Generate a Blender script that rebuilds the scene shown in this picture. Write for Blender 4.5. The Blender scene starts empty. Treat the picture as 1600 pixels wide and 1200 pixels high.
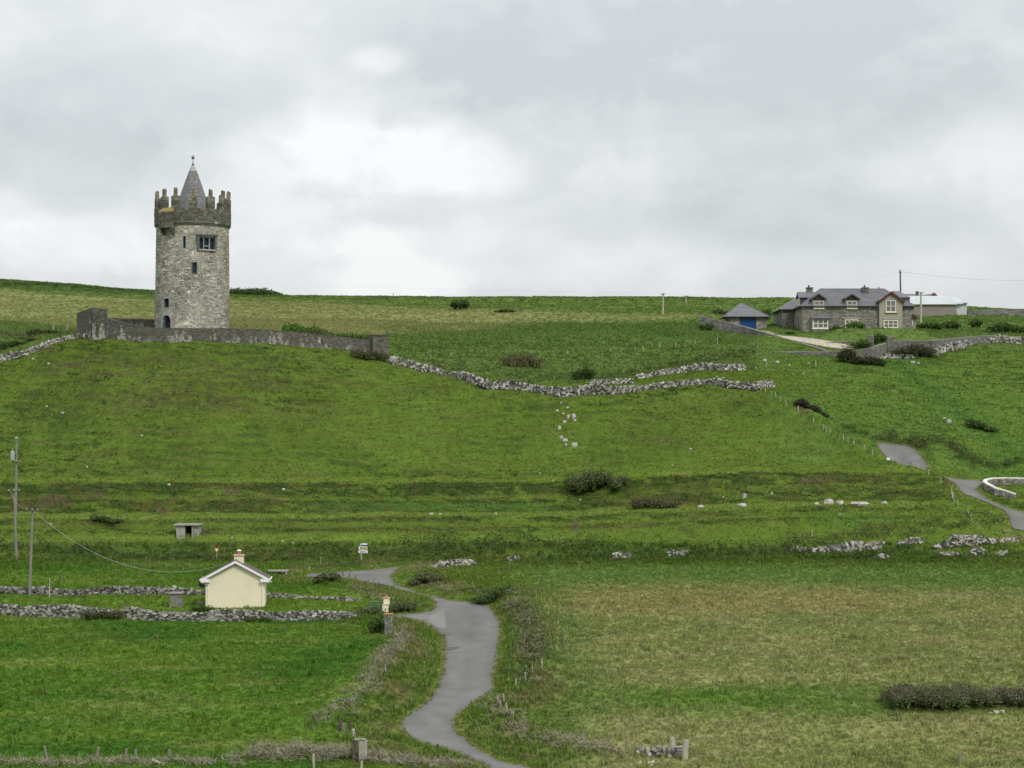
import bpy, math, random
import numpy as np
from mathutils import Vector, Matrix
from mathutils.geometry import delaunay_2d_cdt

random.seed(7)
rng = np.random.default_rng(7)
scene = bpy.context.scene
COL = scene.collection

# ------------------------------------------------------------------ camera
F = 3200.0                       # focal length in photo pixels (1600 wide)
HORIZON = 690.0                  # photo row of eye level
PITCH = math.atan((HORIZON - 600.0) / F)
cam_d = bpy.data.cameras.new("camera")
cam_d.sensor_width = 36.0
cam_d.lens = 36.0 * F / 1600.0
cam_d.clip_start = 1.0
cam_d.clip_end = 12000.0
cam = bpy.data.objects.new("camera", cam_d)
COL.objects.link(cam)
cam.location = (0, 0, 0)
cam.rotation_euler = (math.pi / 2 + PITCH, 0, 0)
scene.camera = cam

# ------------------------------------------------------------------ light
scene.view_settings.view_transform = 'Standard'
scene.view_settings.look = 'None'
scene.view_settings.exposure = 0.3
scene.view_settings.gamma = 1.0
scene.view_settings.use_curve_mapping = False
scene.render.engine = 'CYCLES'
scene.cycles.max_bounces = 5
scene.cycles.transparent_max_bounces = 4

SUN_DIR = Vector((0.38, -0.62, 0.70)).normalized()       # towards the sun
sun_d = bpy.data.lights.new("sun", 'SUN')
sun_d.energy = 1.5
sun_d.angle = math.radians(13)
sun_d.color = (1.0, 0.965, 0.91)
sun = bpy.data.objects.new("sun", sun_d)
COL.objects.link(sun)
sun.rotation_euler = (-SUN_DIR).to_track_quat('-Z', 'Y').to_euler()
sun.location = (60, -60, 120)

CP, SP = math.cos(PITCH), math.sin(PITCH)

def ray(u, v):
    """direction through photo pixel (u, v), scaled so that y = 1"""
    a = (u - 800.0) / F
    b = (600.0 - v) / F
    y = CP - b * SP
    return a / y, 1.0, (SP + b * CP) / y

def P(u, v, y):
    r = ray(u, v)
    return Vector((r[0] * y, y, r[2] * y))

def proj(x, y, z):
    f = y * CP + z * SP
    up = -y * SP + z * CP
    return 800.0 + F * x / f, 600.0 - F * up / f

# world: overcast cloud deck over a Nishita sky
world = bpy.data.worlds.new("World")
scene.world = world
world.use_nodes = True
nt = world.node_tree
nt.nodes.clear()
N, L = nt.nodes, nt.links
out = N.new('ShaderNodeOutputWorld')
bg = N.new('ShaderNodeBackground')
bg.inputs['Strength'].default_value = 0.1
L.new(bg.outputs[0], out.inputs['Surface'])
sky = N.new('ShaderNodeTexSky')
sky.sky_type = 'NISHITA'
sky.sun_disc = False
sky.sun_elevation = math.asin(SUN_DIR.z)
sky.sun_rotation = math.atan2(SUN_DIR.x, SUN_DIR.y)
tc = N.new('ShaderNodeTexCoord')

def wmath(op, a, b=None, clamp=False):
    n = N.new('ShaderNodeMath'); n.operation = op; n.use_clamp = clamp
    for i, s in enumerate((a, b)):
        if s is None: continue
        if isinstance(s, (int, float)): n.inputs[i].default_value = s
        else: L.new(s, n.inputs[i])
    return n.outputs[0]

def wnoise(scale, zs, detail, rough, off, dist=0.0):
    mp = N.new('ShaderNodeMapping')
    mp.inputs['Location'].default_value = off
    mp.inputs['Scale'].default_value = (1, 1, zs)
    L.new(tc.outputs['Generated'], mp.inputs['Vector'])
    n = N.new('ShaderNodeTexNoise')
    n.inputs['Scale'].default_value = scale
    n.inputs['Detail'].default_value = detail
    n.inputs['Roughness'].default_value = rough
    n.inputs['Distortion'].default_value = dist
    L.new(mp.outputs[0], n.inputs['Vector'])
    return n.outputs['Fac']

warp2 = wnoise(17.0, 1.5, 5.0, 0.6, (3.1, 0.4, 1.7), 0.3)
t = wmath('MULTIPLY', wmath('SUBTRACT', wnoise(7.0, 1.9, 6.0, 0.52, (1.3, 5.2, 0.6), 0.35), 0.5), 0.85)
t = wmath('ADD', t, wmath('MULTIPLY', wmath('SUBTRACT', wnoise(26.0, 1.6, 5.0, 0.55, (7.3, 2.2, 4.6), 0.2), 0.5), 0.62))
t = wmath('ADD', t, 0.47)
# big cloud masses: (photo column, row, radius x, radius y, brightness)
LOBES = [(1180, 130, 470, 150, -0.44), (900, 60, 420, 110, -0.26), (960, 330, 130, 60, -0.10), (1230, 340, 260, 55, -0.26), (60, 250, 300, 75, -0.34),
         (180, 150, 260, 90, -0.22), (1450, 20, 300, 80, -0.28), (560, 250, 210, 70, 0.42), (700, 250, 130, 55, 0.36), (590, 92, 50, 24, 0.42),
         (540, 180, 70, 60, 0.22), (665, 200, 60, 35, 0.20), (110, 395, 170, 55, 0.42), (10, 330, 70, 55, 0.30), (600, 440, 120, 42, 0.40), (430, 300, 130, 80, 0.28), (560, 380, 120, 36, 0.30),
         (1530, 250, 190, 70, 0.34), (1230, 205, 120, 36, 0.20), (820, 400, 420, 55, 0.20), (320, 60, 220, 70, 0.14),
         (1460, 425, 120, 30, 0.12), (1000, 420, 200, 50, 0.12), (1350, 300, 200, 60, 0.10)]
for (u, v, rx, ry, amp) in LOBES:
    d = Vector(ray(u, v)).normalized()
    mp = N.new('ShaderNodeMapping')
    mp.inputs['Location'].default_value = (-d.x * F / rx, -d.y * 1.0, -d.z * F / ry)
    mp.inputs['Scale'].default_value = (F / rx, 1.0, F / ry)
    L.new(tc.outputs['Generated'], mp.inputs['Vector'])
    ln = N.new('ShaderNodeVectorMath'); ln.operation = 'LENGTH'
    L.new(mp.outputs[0], ln.inputs[0])
    r = wmath('ADD', ln.outputs['Value'], wmath('MULTIPLY', wmath('SUBTRACT', warp2, 0.5), 2.0))
    mr = N.new('ShaderNodeMapRange'); mr.interpolation_type = 'SMOOTHSTEP'
    mr.inputs['From Min'].default_value = 1.3; mr.inputs['From Max'].default_value = 0.3
    mr.inputs['To Min'].default_value = 0.0; mr.inputs['To Max'].default_value = amp
    L.new(r, mr.inputs['Value'])
    t = wmath('ADD', t, mr.outputs[0])
ramp = N.new('ShaderNodeValToRGB')
cr = ramp.color_ramp
cr.elements[0].position = 0.0; cr.elements[0].color = (0.56, 0.595, 0.607, 1)
cr.elements[1].position = 1.0; cr.elements[1].color = (0.885, 0.895, 0.895, 1)
e = cr.elements.new(0.45); e.color = (0.675, 0.70, 0.712, 1)
e = cr.elements.new(0.75); e.color = (0.79, 0.81, 0.82, 1)
L.new(t, ramp.inputs['Fac'])
sc10 = N.new('ShaderNodeVectorMath'); sc10.operation = 'SCALE'
sepz = N.new('ShaderNodeSeparateXYZ'); L.new(tc.outputs['Generated'], sepz.inputs[0])
# an overcast sky is brighter overhead than at the horizon
L.new(wmath('MULTIPLY', wmath('ADD', wmath('MULTIPLY', wmath('MAXIMUM', sepz.outputs['Z'], 0.0), 0.8), 0.95), 10.4 / 1.23), sc10.inputs['Scale'])
L.new(ramp.outputs['Color'], sc10.inputs[0])
mx = N.new('ShaderNodeMix'); mx.data_type = 'RGBA'
mx.inputs['Factor'].default_value = 0.95
L.new(sky.outputs['Color'], mx.inputs['A'])
L.new(sc10.outputs[0], mx.inputs['B'])
L.new(mx.outputs['Result'], bg.inputs['Color'])

# ------------------------------------------------------------------ noise helpers (numpy)
def _hash(ix, iy, seed):
    h = (ix.astype(np.int64) * 374761393 + iy.astype(np.int64) * 668265263 + seed * 974634777) & 0xffffffff
    h = ((h ^ (h >> 13)) * 1274126177) & 0xffffffff
    h = (h ^ (h >> 16)) & 0xffffffff
    return h.astype(np.float64) / 4294967295.0

def vnoise(x, y, seed=0):
    x = np.asarray(x, float); y = np.asarray(y, float)
    ix = np.floor(x); iy = np.floor(y)
    fx = x - ix; fy = y - iy
    fx = fx * fx * (3 - 2 * fx); fy = fy * fy * (3 - 2 * fy)
    a = _hash(ix, iy, seed); b = _hash(ix + 1, iy, seed)
    c = _hash(ix, iy + 1, seed); d = _hash(ix + 1, iy + 1, seed)
    return (a + (b - a) * fx) * (1 - fy) + (c + (d - c) * fx) * fy      # 0..1

def fbm(x, y, seed=0, octv=4, gain=0.5):
    s = 0.0; a = 1.0; tot = 0.0
    for k in range(octv):
        s = s + a * (vnoise(x * 2 ** k + 17.3 * k, y * 2 ** k - 9.1 * k, seed + k) * 2 - 1)
        tot += a; a *= gain
    return s / tot                                                         # -1..1

def sstep(a, b, x):
    t = np.clip((x - a) / (b - a), 0, 1)
    return t * t * (3 - 2 * t)

# ------------------------------------------------------------------ terrain profile
# columns: photo u -> knots (photo row v, distance y); ('z', dz) = previous knot's height + dz (hidden ground)
COMMON = [(1200, 125), (1080, 147), (960, 182), (895, 206), (870, 216), (850, 220), (842, 223.5), (826, 225), (821, 227.3), (806, 228.6), (801, 230), (792, 231), (783, 235)]
BANK = [(777, 236.2), (764, 237.3), (761, 239), (748, 240.3), (742, 242.5)]
COLS = {
    -420: [(700, 250), (600, 268), (595, 276), (585, 286), (575, 295), (530, 310), (500, 345), (475, 400), (432, 520)],
    0: [(660, 255), (566, 272), (560, 278), (552, 286), (545, 292), (520, 306), (495, 345), (470, 400), (443, 520)],
    110: [(650, 254), (541, 270), (530, 275), (528, 284), (524, 292), (516, 306), (492, 345), (470, 400), (450, 515)],
    200: [(645, 253), (530, 268), (519, 276), (516, 284), (514, 292), (512, 306), (490, 345), (472, 400), (459, 510)],
    300: [(643, 253), (531.5, 268), (520, 275), (515, 283), (514, 292), (511, 306), (490, 345), (474, 400), (465, 505)],
    430: [(650, 254), (542, 269), (530, 276), (526, 284), (522, 292), (514, 306), (492, 345), (476, 400), (469, 505)],
    560: [(665, 255), (557, 271), (549, 277), (545, 284), (536, 292), (518, 308), (493, 345), (477, 400), (470, 505)],
    650: [(675, 254), (577, 270), ('z', -0.3, 276), (566, 284), (545, 294), (519, 312), (495, 350), (478, 400), (471, 505)],
    740: [(690, 253), (597, 268), ('z', -0.7, 274), (585, 282), (562, 292), (524, 314), (496, 350), (478, 400), (471, 505)],
    820: [(700, 252), (609, 266), ('z', -0.9, 272), (604, 279), (575, 290), (524, 314), (496, 350), (478, 400), (471, 505)],
    880: [(705, 251), (618, 264), ('z', -0.9, 270), (607, 278), (578, 290), (524, 315), (496, 350), (478, 400), (471, 505)],
    960: [(705, 250), (614, 263), ('z', -0.6, 268), (602, 277), (583, 290), (524, 316), (496, 350), (478, 400), (471, 505)],
    1060: [(700, 250), (604, 262), (600, 267), (589, 277), (572, 290), (522, 316), (495, 350), (480, 400), (471, 505)],
    1160: [(705, 249), (602, 260), (598, 265), (583, 277), (565, 292), (538, 308), (508, 345), (490, 400), (472, 505)],
    1210: [(715, 248), (610, 258), (604, 264), (588, 276), (568, 292), (540, 308), (516, 322), (500, 360), (473, 500)],
    1300: [(730, 245), (658, 251), ('z', -0.7, 257), (643, 263), (600, 284), (552, 305), (521, 318), (505, 360), (475, 490)],
    1375: [(745, 242), (705, 246), ('z', -0.5, 250), (691, 256), (676, 260), (556, 305), (522, 318), (505, 350), (477, 470)],
    1400: [(748, 242), (722, 244.5), ('z', -0.6, 247), (694, 256), (680, 260), (556, 305), (522, 318), (505, 350), (478, 465)],
    1440: [(752, 240.5), (731, 242.5), ('z', -0.3, 245), (718, 250), (692, 258), (556, 305), (524, 318), (500, 385), (481, 465)],
    1500: [(773, 237), (764, 239), (756, 242), (748, 245), (728, 250), (545, 311), (519, 330), (494, 392), (483, 460)],
    1600: [(780, 237.5), (772, 240), (764, 243), (756, 246), (742, 250), (536, 318), (515, 335), (497, 390), (488, 455)],
    2000: [(790, 238), (780, 241), (770, 244), (760, 247), (742, 252), (560, 318), (540, 335), (520, 360), (504, 450)],
}
_r = [(1200, 125), (1080, 147), (960, 182), (895, 206), (870, 215), (860, 216.8), (853, 218.5), (846, 220.5), (839, 222.5), (832, 224.8), (828, 226.5), (812, 229.5), (795, 233.5)]
COMMON_OVR = {
    1440: COMMON[:6] + [(840, 222.5), (828, 224.5), (818, 227), (808, 228.5), (800, 230), (792, 232), (784, 234)],
    1500: COMMON[:5] + [(853, 218), (842, 220.5), (830, 222.8), (822, 224.8), (814, 226.6), (806, 229), (797, 231.5), (786, 234)],
    1600: _r, 2000: _r,
}
def tflat(u): return np.interp(u, [500, 850, 1000, 1160, 1300, 1490], [806, 803, 797, 790, 786, 784])
us = sorted(COLS)
KY, KZ = [], []
for u in us:
    com = list(COMMON_OVR.get(u, COMMON))
    if u < 1340:
        f_ = tflat(u)
        com = com[:5] + [(852, 220), (844, 223.5), (f_ + 26, 225.2), (f_ + 20, 227), (f_ + 10, 228.2), (f_ + 5, 229.6), (f_ + 1, 231), (f_ - 6, 234.5)]
        com += [(f_ - 12, 235.6), (f_ - 22, 236.8), (f_ - 25, 238.2), (f_ - 40, 239.6), (f_ - 48, 242)]
    else:
        a_, b_ = com[-1], COLS[u][0]
        com += [(a_[0] + (b_[0] - a_[0]) * k / 6, a_[1] + (b_[1] - a_[1]) * k / 6) for k in range(1, 6)]
    ys, zs = [5.0, 60.0], [-9.0, -15.5]
    for kn in com + COLS[u]:
        if kn[0] == 'z':
            ys.append(kn[2]); zs.append(zs[-1] + kn[1])
        else:
            ys.append(kn[1]); zs.append(ray(u, kn[0])[2] * kn[1])
    ys += [700, 1000]; zs += [zs[-1] - 3, zs[-1] - 12]
    KY.append(ys); KZ.append(zs)
KY = np.array(KY); KZ = np.array(KZ)
TU = np.arange(-420, 2001, 5.0)
TY = np.arange(5, 1000.01, 0.5)
def pch(xk, yk, x):
    """monotone cubic interpolation"""
    xk = np.asarray(xk, float); yk = np.asarray(yk, float)
    h = np.diff(xk); d = np.diff(yk) / h
    m = np.zeros_like(yk); m[0] = d[0]; m[-1] = d[-1]
    for i in range(1, len(xk) - 1):
        if d[i - 1] * d[i] > 0:
            w1 = 2 * h[i] + h[i - 1]; w2 = h[i] + 2 * h[i - 1]
            m[i] = (w1 + w2) / (w1 / d[i - 1] + w2 / d[i])
    i = np.clip(np.searchsorted(xk, x) - 1, 0, len(xk) - 2)
    t = (x - xk[i]) / h[i]
    return ((2 * t ** 3 - 3 * t ** 2 + 1) * yk[i] + (t ** 3 - 2 * t ** 2 + t) * h[i] * m[i]
            + (-2 * t ** 3 + 3 * t ** 2) * yk[i + 1] + (t ** 3 - t ** 2) * h[i] * m[i + 1])
KYu = np.stack([pch(us, KY[:, k], TU) for k in range(KY.shape[1])], 1)
KZu = np.stack([pch(us, KZ[:, k], TU) for k in range(KZ.shape[1])], 1)
T = np.empty((len(TU), len(TY)))
for i in range(len(TU)):
    T[i] = pch(KYu[i], KZu[i], TY)
def gsmooth(A, sig, axis):
    r = int(3 * sig) + 1
    k = np.exp(-0.5 * (np.arange(-r, r + 1) / sig) ** 2); k /= k.sum()
    B = np.pad(A, [(r, r) if a == axis else (0, 0) for a in range(2)], mode='edge')
    out_ = np.zeros_like(A)
    for j, w in enumerate(k):
        out_ += w * (B[j:j + A.shape[0]] if axis == 0 else B[:, j:j + A.shape[1]])
    return out_
T = gsmooth(T, 1.0, 1)
T = gsmooth(T, 2.0, 0)

def Tbase(x, y):
    x = np.asarray(x, float); y = np.asarray(y, float)
    u = 800.0 + F * CP * x / np.maximum(y, 5)
    fu = np.clip((u - TU[0]) / 5.0, 0, len(TU) - 1.001)
    fy = np.clip((y - TY[0]) / 0.5, 0, len(TY) - 1.001)
    i = fu.astype(int); j = fy.astype(int); a = fu - i; b = fy - j
    return (T[i, j] * (1 - a) + T[i + 1, j] * a) * (1 - b) + (T[i, j + 1] * (1 - a) + T[i + 1, j + 1] * a) * b

def hit_on(fn, u, v, ymin=100.0, ymax=700.0):
    r = ray(u, v)
    ys = np.arange(ymin, ymax, 0.2)
    h = fn(r[0] * ys, ys) - r[2] * ys
    k = np.nonzero(h >= 0)[0]
    if len(k) == 0: y = ymax
    elif k[0] == 0: y = ymin
    else:
        k = k[0]; y = ys[k - 1] + 0.2 * (-h[k - 1]) / (h[k] - h[k - 1])
    return Vector((r[0] * y, y, float(fn(np.array(r[0] * y), np.array(y)))))
def Gb(u, v, **kw): return hit_on(Tbase, u, v, **kw)

# low earth mounds and hedge banks added on top: (photo polyline, height, half width in m)
MOUNDS = [
    ([(800, 925), (822, 950), (832, 985), (830, 1030), (812, 1060)], 1.15, 1.7),
    ([(700, 922), (760, 932), (800, 930)], 0.35, 1.3),
    ([(780, 1110), (850, 1150), (930, 1185)], 0.6, 1.5),
    ([(630, 890), (648, 899), (690, 912)], 0.6, 1.3),
    ([(500, 905), (540, 915), (590, 930), (620, 945)], 0.30, 1.4),
    ([(620, 985), (610, 1020), (570, 1070), (520, 1120)], 0.45, 1.7),
    ([(0, 850), (80, 852), (150, 865)], 0.7, 1.5),
    ([(640, 852), (720, 848), (800, 850), (880, 856), (960, 862)], 0.8, 1.6),
    ([(1240, 852), (1320, 848), (1400, 838), (1470, 826), (1540, 815)], 0.7, 1.6),
    ([(1380, 690), (1400, 688), (1430, 690), (1452, 702), (1462, 722)], 0.9, 1.3),
    ([(1465, 700), (1490, 715), (1510, 728)], 1.0, 1.5),
    ([(1300, 505), (1350, 500), (1400, 503), (1440, 505)], 0.0, 1.0),
    ([(1325, 668), (1350, 685), (1365, 695)], 0.7, 1.3),
    ([(230, 1192), (330, 1190), (430, 1182), (540, 1185)], 0.4, 1.2),
    ([(0, 540), (30, 538), (60, 536)], 1.0, 3.0),
    ([(1560, 800), (1585, 808), (1620, 815)], 0.0, 1.0),
]
MSEG = []
for pl, h, w in MOUNDS:
    if h == 0: continue
    pts = [Gb(*p) for p in pl]
    MSEG.append((np.array([(p.x, p.y) for p in pts]), h, w))
# lawn mound in front of the big house
a_, b_ = P(1325, 515, 315.0), P(1436, 515, 315.0)
MSEG.append((np.array([(a_.x, a_.y), (b_.x, b_.y)]), 1.4, 2.0))

def polydist(x, y, pl, closed=False):
    d = np.full(np.shape(x), 1e9)
    n = len(pl)
    for i in range(n if closed else n - 1):
        ax, ay = pl[i][0], pl[i][1]; bx, by = pl[(i + 1) % n][0], pl[(i + 1) % n][1]
        dx, dy = bx - ax, by - ay
        t_ = np.clip(((x - ax) * dx + (y - ay) * dy) / (dx * dx + dy * dy + 1e-9), 0, 1)
        d = np.minimum(d, np.hypot(x - ax - t_ * dx, y - ay - t_ * dy))
    return d
def inpoly(x, y, pl):
    c = np.zeros(np.shape(x), bool)
    n = len(pl); j = n - 1
    for i in range(n):
        xi, yi, xj, yj = pl[i][0], pl[i][1], pl[j][0], pl[j][1]
        if yi != yj:
            c ^= ((yi > y) != (yj > y)) & (x < (xj - xi) * (y - yi) / (yj - yi) + xi)
        j = i
    return c

# roads, traced on the ground
ROAD_PX = [(900, 1240), (830, 1200), (790, 1191.5), (756, 1174.5), (733, 1160), (716, 1143), (711, 1129), (718, 1115), (733, 1104), (753, 1092),
           (773, 1075), (772, 1058), (777, 1030), (781.5, 1002), (782, 976), (774, 959), (762, 946), (739, 941.5), (705, 938),
           (677, 931), (648, 923), (622, 914), (616, 907), (615, 899), (622, 889.5), (640, 884),
           (600, 888), (572, 891), (526, 894), (480, 897), (480, 903), (540, 904), (570, 910), (604, 916), (622, 921), (648, 927.5),
           (671, 935), (679.5, 948), (660, 957.5), (637, 959), (615, 961), (610, 966), (630, 966.5), (657, 973), (671, 979), (685, 990), (692, 1002), (693, 1019),
           (691, 1047), (681, 1075), (662, 1101), (637, 1116), (626, 1126), (625, 1140.5), (648, 1157.5), (677, 1166), (700, 1173), (735, 1187),
           (760, 1200), (800, 1240)]
ROAD2_PX = [(1469.5, 743), (1497.5, 748.5), (1536, 752), (1531, 761), (1526, 766), (1541, 778), (1567.5, 790.5), (1600, 801), (1650, 818), (1650, 840),
            (1600, 829), (1583, 826), (1574.5, 806), (1564, 796), (1541, 785), (1515, 775), (1503, 769.5), (1490.5, 755.5), (1478, 747)]
ROAD3_PX = [(1371.5, 692), (1410, 695), (1426, 699), (1436, 707), (1442, 717)]
def smooth_closed(pts, n=3):
    """Catmull-Rom through a closed outline"""
    o = []; k = len(pts)
    for i in range(k):
        p0, p1, p2, p3 = pts[i - 1], pts[i], pts[(i + 1) % k], pts[(i + 2) % k]
        for j in range(n):
            t_ = j / n
            o.append(tuple(0.5 * (2 * p1[a] + (p2[a] - p0[a]) * t_ + (2 * p0[a] - 5 * p1[a] + 4 * p2[a] - p3[a]) * t_ ** 2
                                  + (3 * p1[a] - p0[a] - 3 * p2[a] + p3[a]) * t_ ** 3) for a in (0, 1)))
    return o
def outline(px, ymax=700):
    return smooth_closed([tuple(Gb(u, v, ymax=ymax)[:2]) for u, v in px])
ROAD_A = outline(ROAD_PX)
ROAD_B = outline(ROAD2_PX)
r3 = [tuple(Gb(u, v)[:2]) for u, v in ROAD3_PX]
near = [tuple(P(u, 700, y)[:2]) for u, y in ((1447, 249), (1450, 246), (1447, 243.8), (1420, 244.6), (1396, 246.2), (1386, 248.5), (1378, 252))]
ROAD_C = smooth_closed(r3 + near)
# hidden link between the upper piece and the lower piece
GRAVEL_PX = [(1197, 517), (1215, 523), (1240, 526), (1270, 529), (1300, 534), (1330, 541), (1330, 546), (1290, 542), (1250, 534), (1215, 526), (1180, 517)]
GRAVEL = smooth_closed([tuple(Gb(u, v, ymin=300)[:2]) for u, v in GRAVEL_PX])
ROADS = [ROAD_A, ROAD_B, ROAD_C, GRAVEL]

dTy = np.gradient(T, 0.5, axis=1)
def slope_at(x, y):
    u = 800.0 + F * CP * x / np.maximum(y, 5)
    i = np.clip(((u - TU[0]) / 5.0).astype(int), 0, len(TU) - 1); j = np.clip(((y - TY[0]) / 0.5).astype(int), 0, len(TY) - 1)
    return dTy[i, j]

def road_mask(x, y):
    """signed distance-ish: (inside flag, distance to the nearest road edge)"""
    ins = np.zeros(np.shape(x), bool); d = np.full(np.shape(x), 50.0)
    for R in ROADS:
        A = np.array(R); m = 6
        sel = (x > A[:, 0].min() - m) & (x < A[:, 0].max() + m) & (y > A[:, 1].min() - m) & (y < A[:, 1].max() + m)
        if not np.any(sel): continue
        xs, ys_ = x[sel], y[sel]
        ii = inpoly(xs, ys_, R); dd = polydist(xs, ys_, R, True)
        ins[sel] |= ii; d[sel] = np.minimum(d[sel], dd)
    return ins, d

def terrace_wave(x, y, z, want_riser=False):
    ph = z * 2 * math.pi / 0.92 + 6.5 * fbm(x / 10, y / 10, 21, 3) + 0.10 * x
    amp = 0.12 + 0.42 * sstep(0.35, 0.72, vnoise(x / 6.0, y / 3.5, 31))
    sk = ph + 0.7 * np.sin(ph)                 # treads long, risers short
    if want_riser: return np.clip(np.cos(sk) , 0, 1) ** 1.5 * amp / 0.44
    return np.sin(sk) * 0.5 + 0.5, amp
def Hfull(x, y, want=False):
    x = np.atleast_1d(np.asarray(x, float)); y = np.atleast_1d(np.asarray(y, float))
    z = Tbase(x, y)
    ins, rd = road_mask(x, y)
    k = np.where(ins, 0.0, sstep(0.1, 1.6, rd))
    for pl, h, w in MSEG:
        sel = (x > pl[:, 0].min() - 4 * w) & (x < pl[:, 0].max() + 4 * w) & (y > pl[:, 1].min() - 4 * w) & (y < pl[:, 1].max() + 4 * w)
        if np.any(sel):
            d = polydist(x[sel], y[sel], pl)
            z[sel] += h * np.exp(-0.5 * (d / w) ** 2) * k[sel] * (0.75 + 0.5 * vnoise(x[sel] / 3.0, y[sel] / 3.0, 5))
    s = slope_at(x, y)
    steep = sstep(0.16, 0.42, s)
    far = sstep(330, 420, y)
    # sheep terraces along the contours
    wv, amp = terrace_wave(x, y, z)
    terr = (wv - 0.5) * amp
    z = z + k * steep * (1 - far) * terr
    z = z + k * (0.045 + 0.16 * steep + 0.06 * far) * fbm(x / 1.7, y / 1.1, 41, 4, 0.6)
    z = z + k * (0.10 + 0.26 * steep + 0.2 * far) * fbm(x / 8.0, y / 6.0, 51, 3)
    return z

def H(x, y): return float(Hfull(x, y)[0])
class Cache: pass
def G(u, v, **kw):
    """ground point under photo pixel (u, v)"""
    return hit_on(Hfull, u, v, **kw)
def Gy(u, y):
    r = ray(u, 600); x = r[0] * y
    for _ in range(2):
        z = H(x, y); x = (u - 800.0) / F * (y * CP + z * SP)
    return Vector((x, y, H(x, y)))

# ------------------------------------------------------------------ materials
MATS = {}
def new_mat(name):
    m = bpy.data.materials.new(name); m.use_nodes = True
    m.node_tree.nodes.clear()
    return m
def nodes(m):
    nt_ = m.node_tree; N_, L_ = nt_.nodes, nt_.links
    o = N_.new('ShaderNodeOutputMaterial'); b = N_.new('ShaderNodeBsdfPrincipled')
    L_.new(b.outputs[0], o.inputs['Surface'])
    return N_, L_, b
def mat(name, col=(0.5, 0.5, 0.5), rough=0.85, metal=0.0, var=0.25, scale=2.0, bump=0.0, bscale=None, attr=None, island=0.0,
        dirt=None, dirt_amt=0.0, dirt_scale=0.6, instancer=False, sub=0.0):
    """procedural surface: base colour (or a colour attribute) broken up by two noises, optional blotches of a second colour and relief"""
    m = new_mat(name); N_, L_, b = nodes(m)
    b.inputs['Roughness'].default_value = rough
    b.inputs['Metallic'].default_value = metal
    b.inputs['Specular IOR Level'].default_value = 0.25
    tc_ = N_.new('ShaderNodeTexCoord')
    if attr:
        a = N_.new('ShaderNodeAttribute'); a.attribute_name = attr
        if instancer: a.attribute_type = 'INSTANCER'
        c = a.outputs['Color']
    else:
        r_ = N_.new('ShaderNodeRGB'); r_.outputs[0].default_value = (*col, 1); c = r_.outputs[0]
    def noise(sc, det=4.0, off=0.0):
        n = N_.new('ShaderNodeTexNoise'); n.inputs['Scale'].default_value = sc; n.inputs['Detail'].default_value = det
        n.inputs['Roughness'].default_value = 0.6
        mp_ = N_.new('ShaderNodeMapping'); mp_.inputs['Location'].default_value = (off, off * 1.7, off * 0.6)
        L_.new(tc_.outputs['Object'], mp_.inputs['Vector']); L_.new(mp_.outputs[0], n.inputs['Vector'])
        return n.outputs['Fac']
    if dirt is not None:
        n = noise(dirt_scale, 6.0, 3.3)
        mr_ = N_.new('ShaderNodeMapRange'); mr_.inputs['From Min'].default_value = 0.56 - 0.12 * dirt_amt
        mr_.inputs['From Max'].default_value = 0.68 - 0.1 * dirt_amt; mr_.inputs['To Max'].default_value = min(1, dirt_amt + 0.2)
        L_.new(n, mr_.inputs['Value'])
        x_ = N_.new('ShaderNodeMix'); x_.data_type = 'RGBA'
        L_.new(mr_.outputs[0], x_.inputs['Factor']); L_.new(c, x_.inputs['A']); x_.inputs['B'].default_value = (*dirt, 1)
        c = x_.outputs['Result']
    if var > 0 or island > 0:
        def mul(c, fac, amt):
            mr_ = N_.new('ShaderNodeMapRange'); mr_.inputs['From Min'].default_value = 0.28; mr_.inputs['From Max'].default_value = 0.72
            mr_.inputs['To Min'].default_value = 1 - amt; mr_.inputs['To Max'].default_value = 1 + amt
            L_.new(fac, mr_.inputs['Value'])
            v_ = N_.new('ShaderNodeVectorMath'); v_.operation = 'SCALE'
            L_.new(c, v_.inputs[0]); L_.new(mr_.outputs[0], v_.inputs['Scale'])
            return v_.outputs[0]
        if var > 0:
            c = mul(c, noise(scale, 5.0), var)
            c = mul(c, noise(scale * 6.3, 3.0, 7.7), var * 0.6)
        if island > 0:
            g_ = N_.new('ShaderNodeNewGeometry'); c = mul(c, g_.outputs['Random Per Island'], island)
    L_.new(c, b.inputs['Base Color'])
    if bump > 0:
        bp = N_.new('ShaderNodeBump'); bp.inputs['Strength'].default_value = 1.0; bp.inputs['Distance'].default_value = bump
        L_.new(noise(bscale or scale * 4, 5.0, 1.1), bp.inputs['Height']); L_.new(bp.outputs[0], b.inputs['Normal'])
    MATS[name] = m
    return m

M = {}
M['ground'] = mat('grassland_soil', attr='Col', var=0.17, scale=0.9, bump=0.07, bscale=4.0, rough=0.95)
M['grass'] = mat('grass_blades', attr='tint', instancer=True, var=0.0, rough=0.9)
for k_ in ('ground', 'grass'): M[k_].node_tree.nodes['Principled BSDF'].inputs['Specular IOR Level'].default_value = 0.0
M['asphalt'] = mat('worn_asphalt', attr='Col', var=0.10, scale=0.5, bump=0.004, bscale=30, rough=0.85)
M['gravel'] = mat('pale_gravel', (0.42, 0.37, 0.30), var=0.2, scale=1.5, bump=0.02, bscale=14)
M['stone'] = mat('weathered_stone', attr='Col', var=0.22, scale=3.0, bump=0.025, bscale=9, rough=0.9)
M['dry'] = mat('field_stone', attr='Col', var=0.28, scale=3.5, bump=0.03, bscale=8, rough=0.92)
M['mortar'] = mat('lime_mortar', (0.60, 0.57, 0.49), var=0.25, scale=0.6, bump=0.02, bscale=8, dirt=(0.33, 0.31, 0.26), dirt_amt=0.5)
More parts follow.
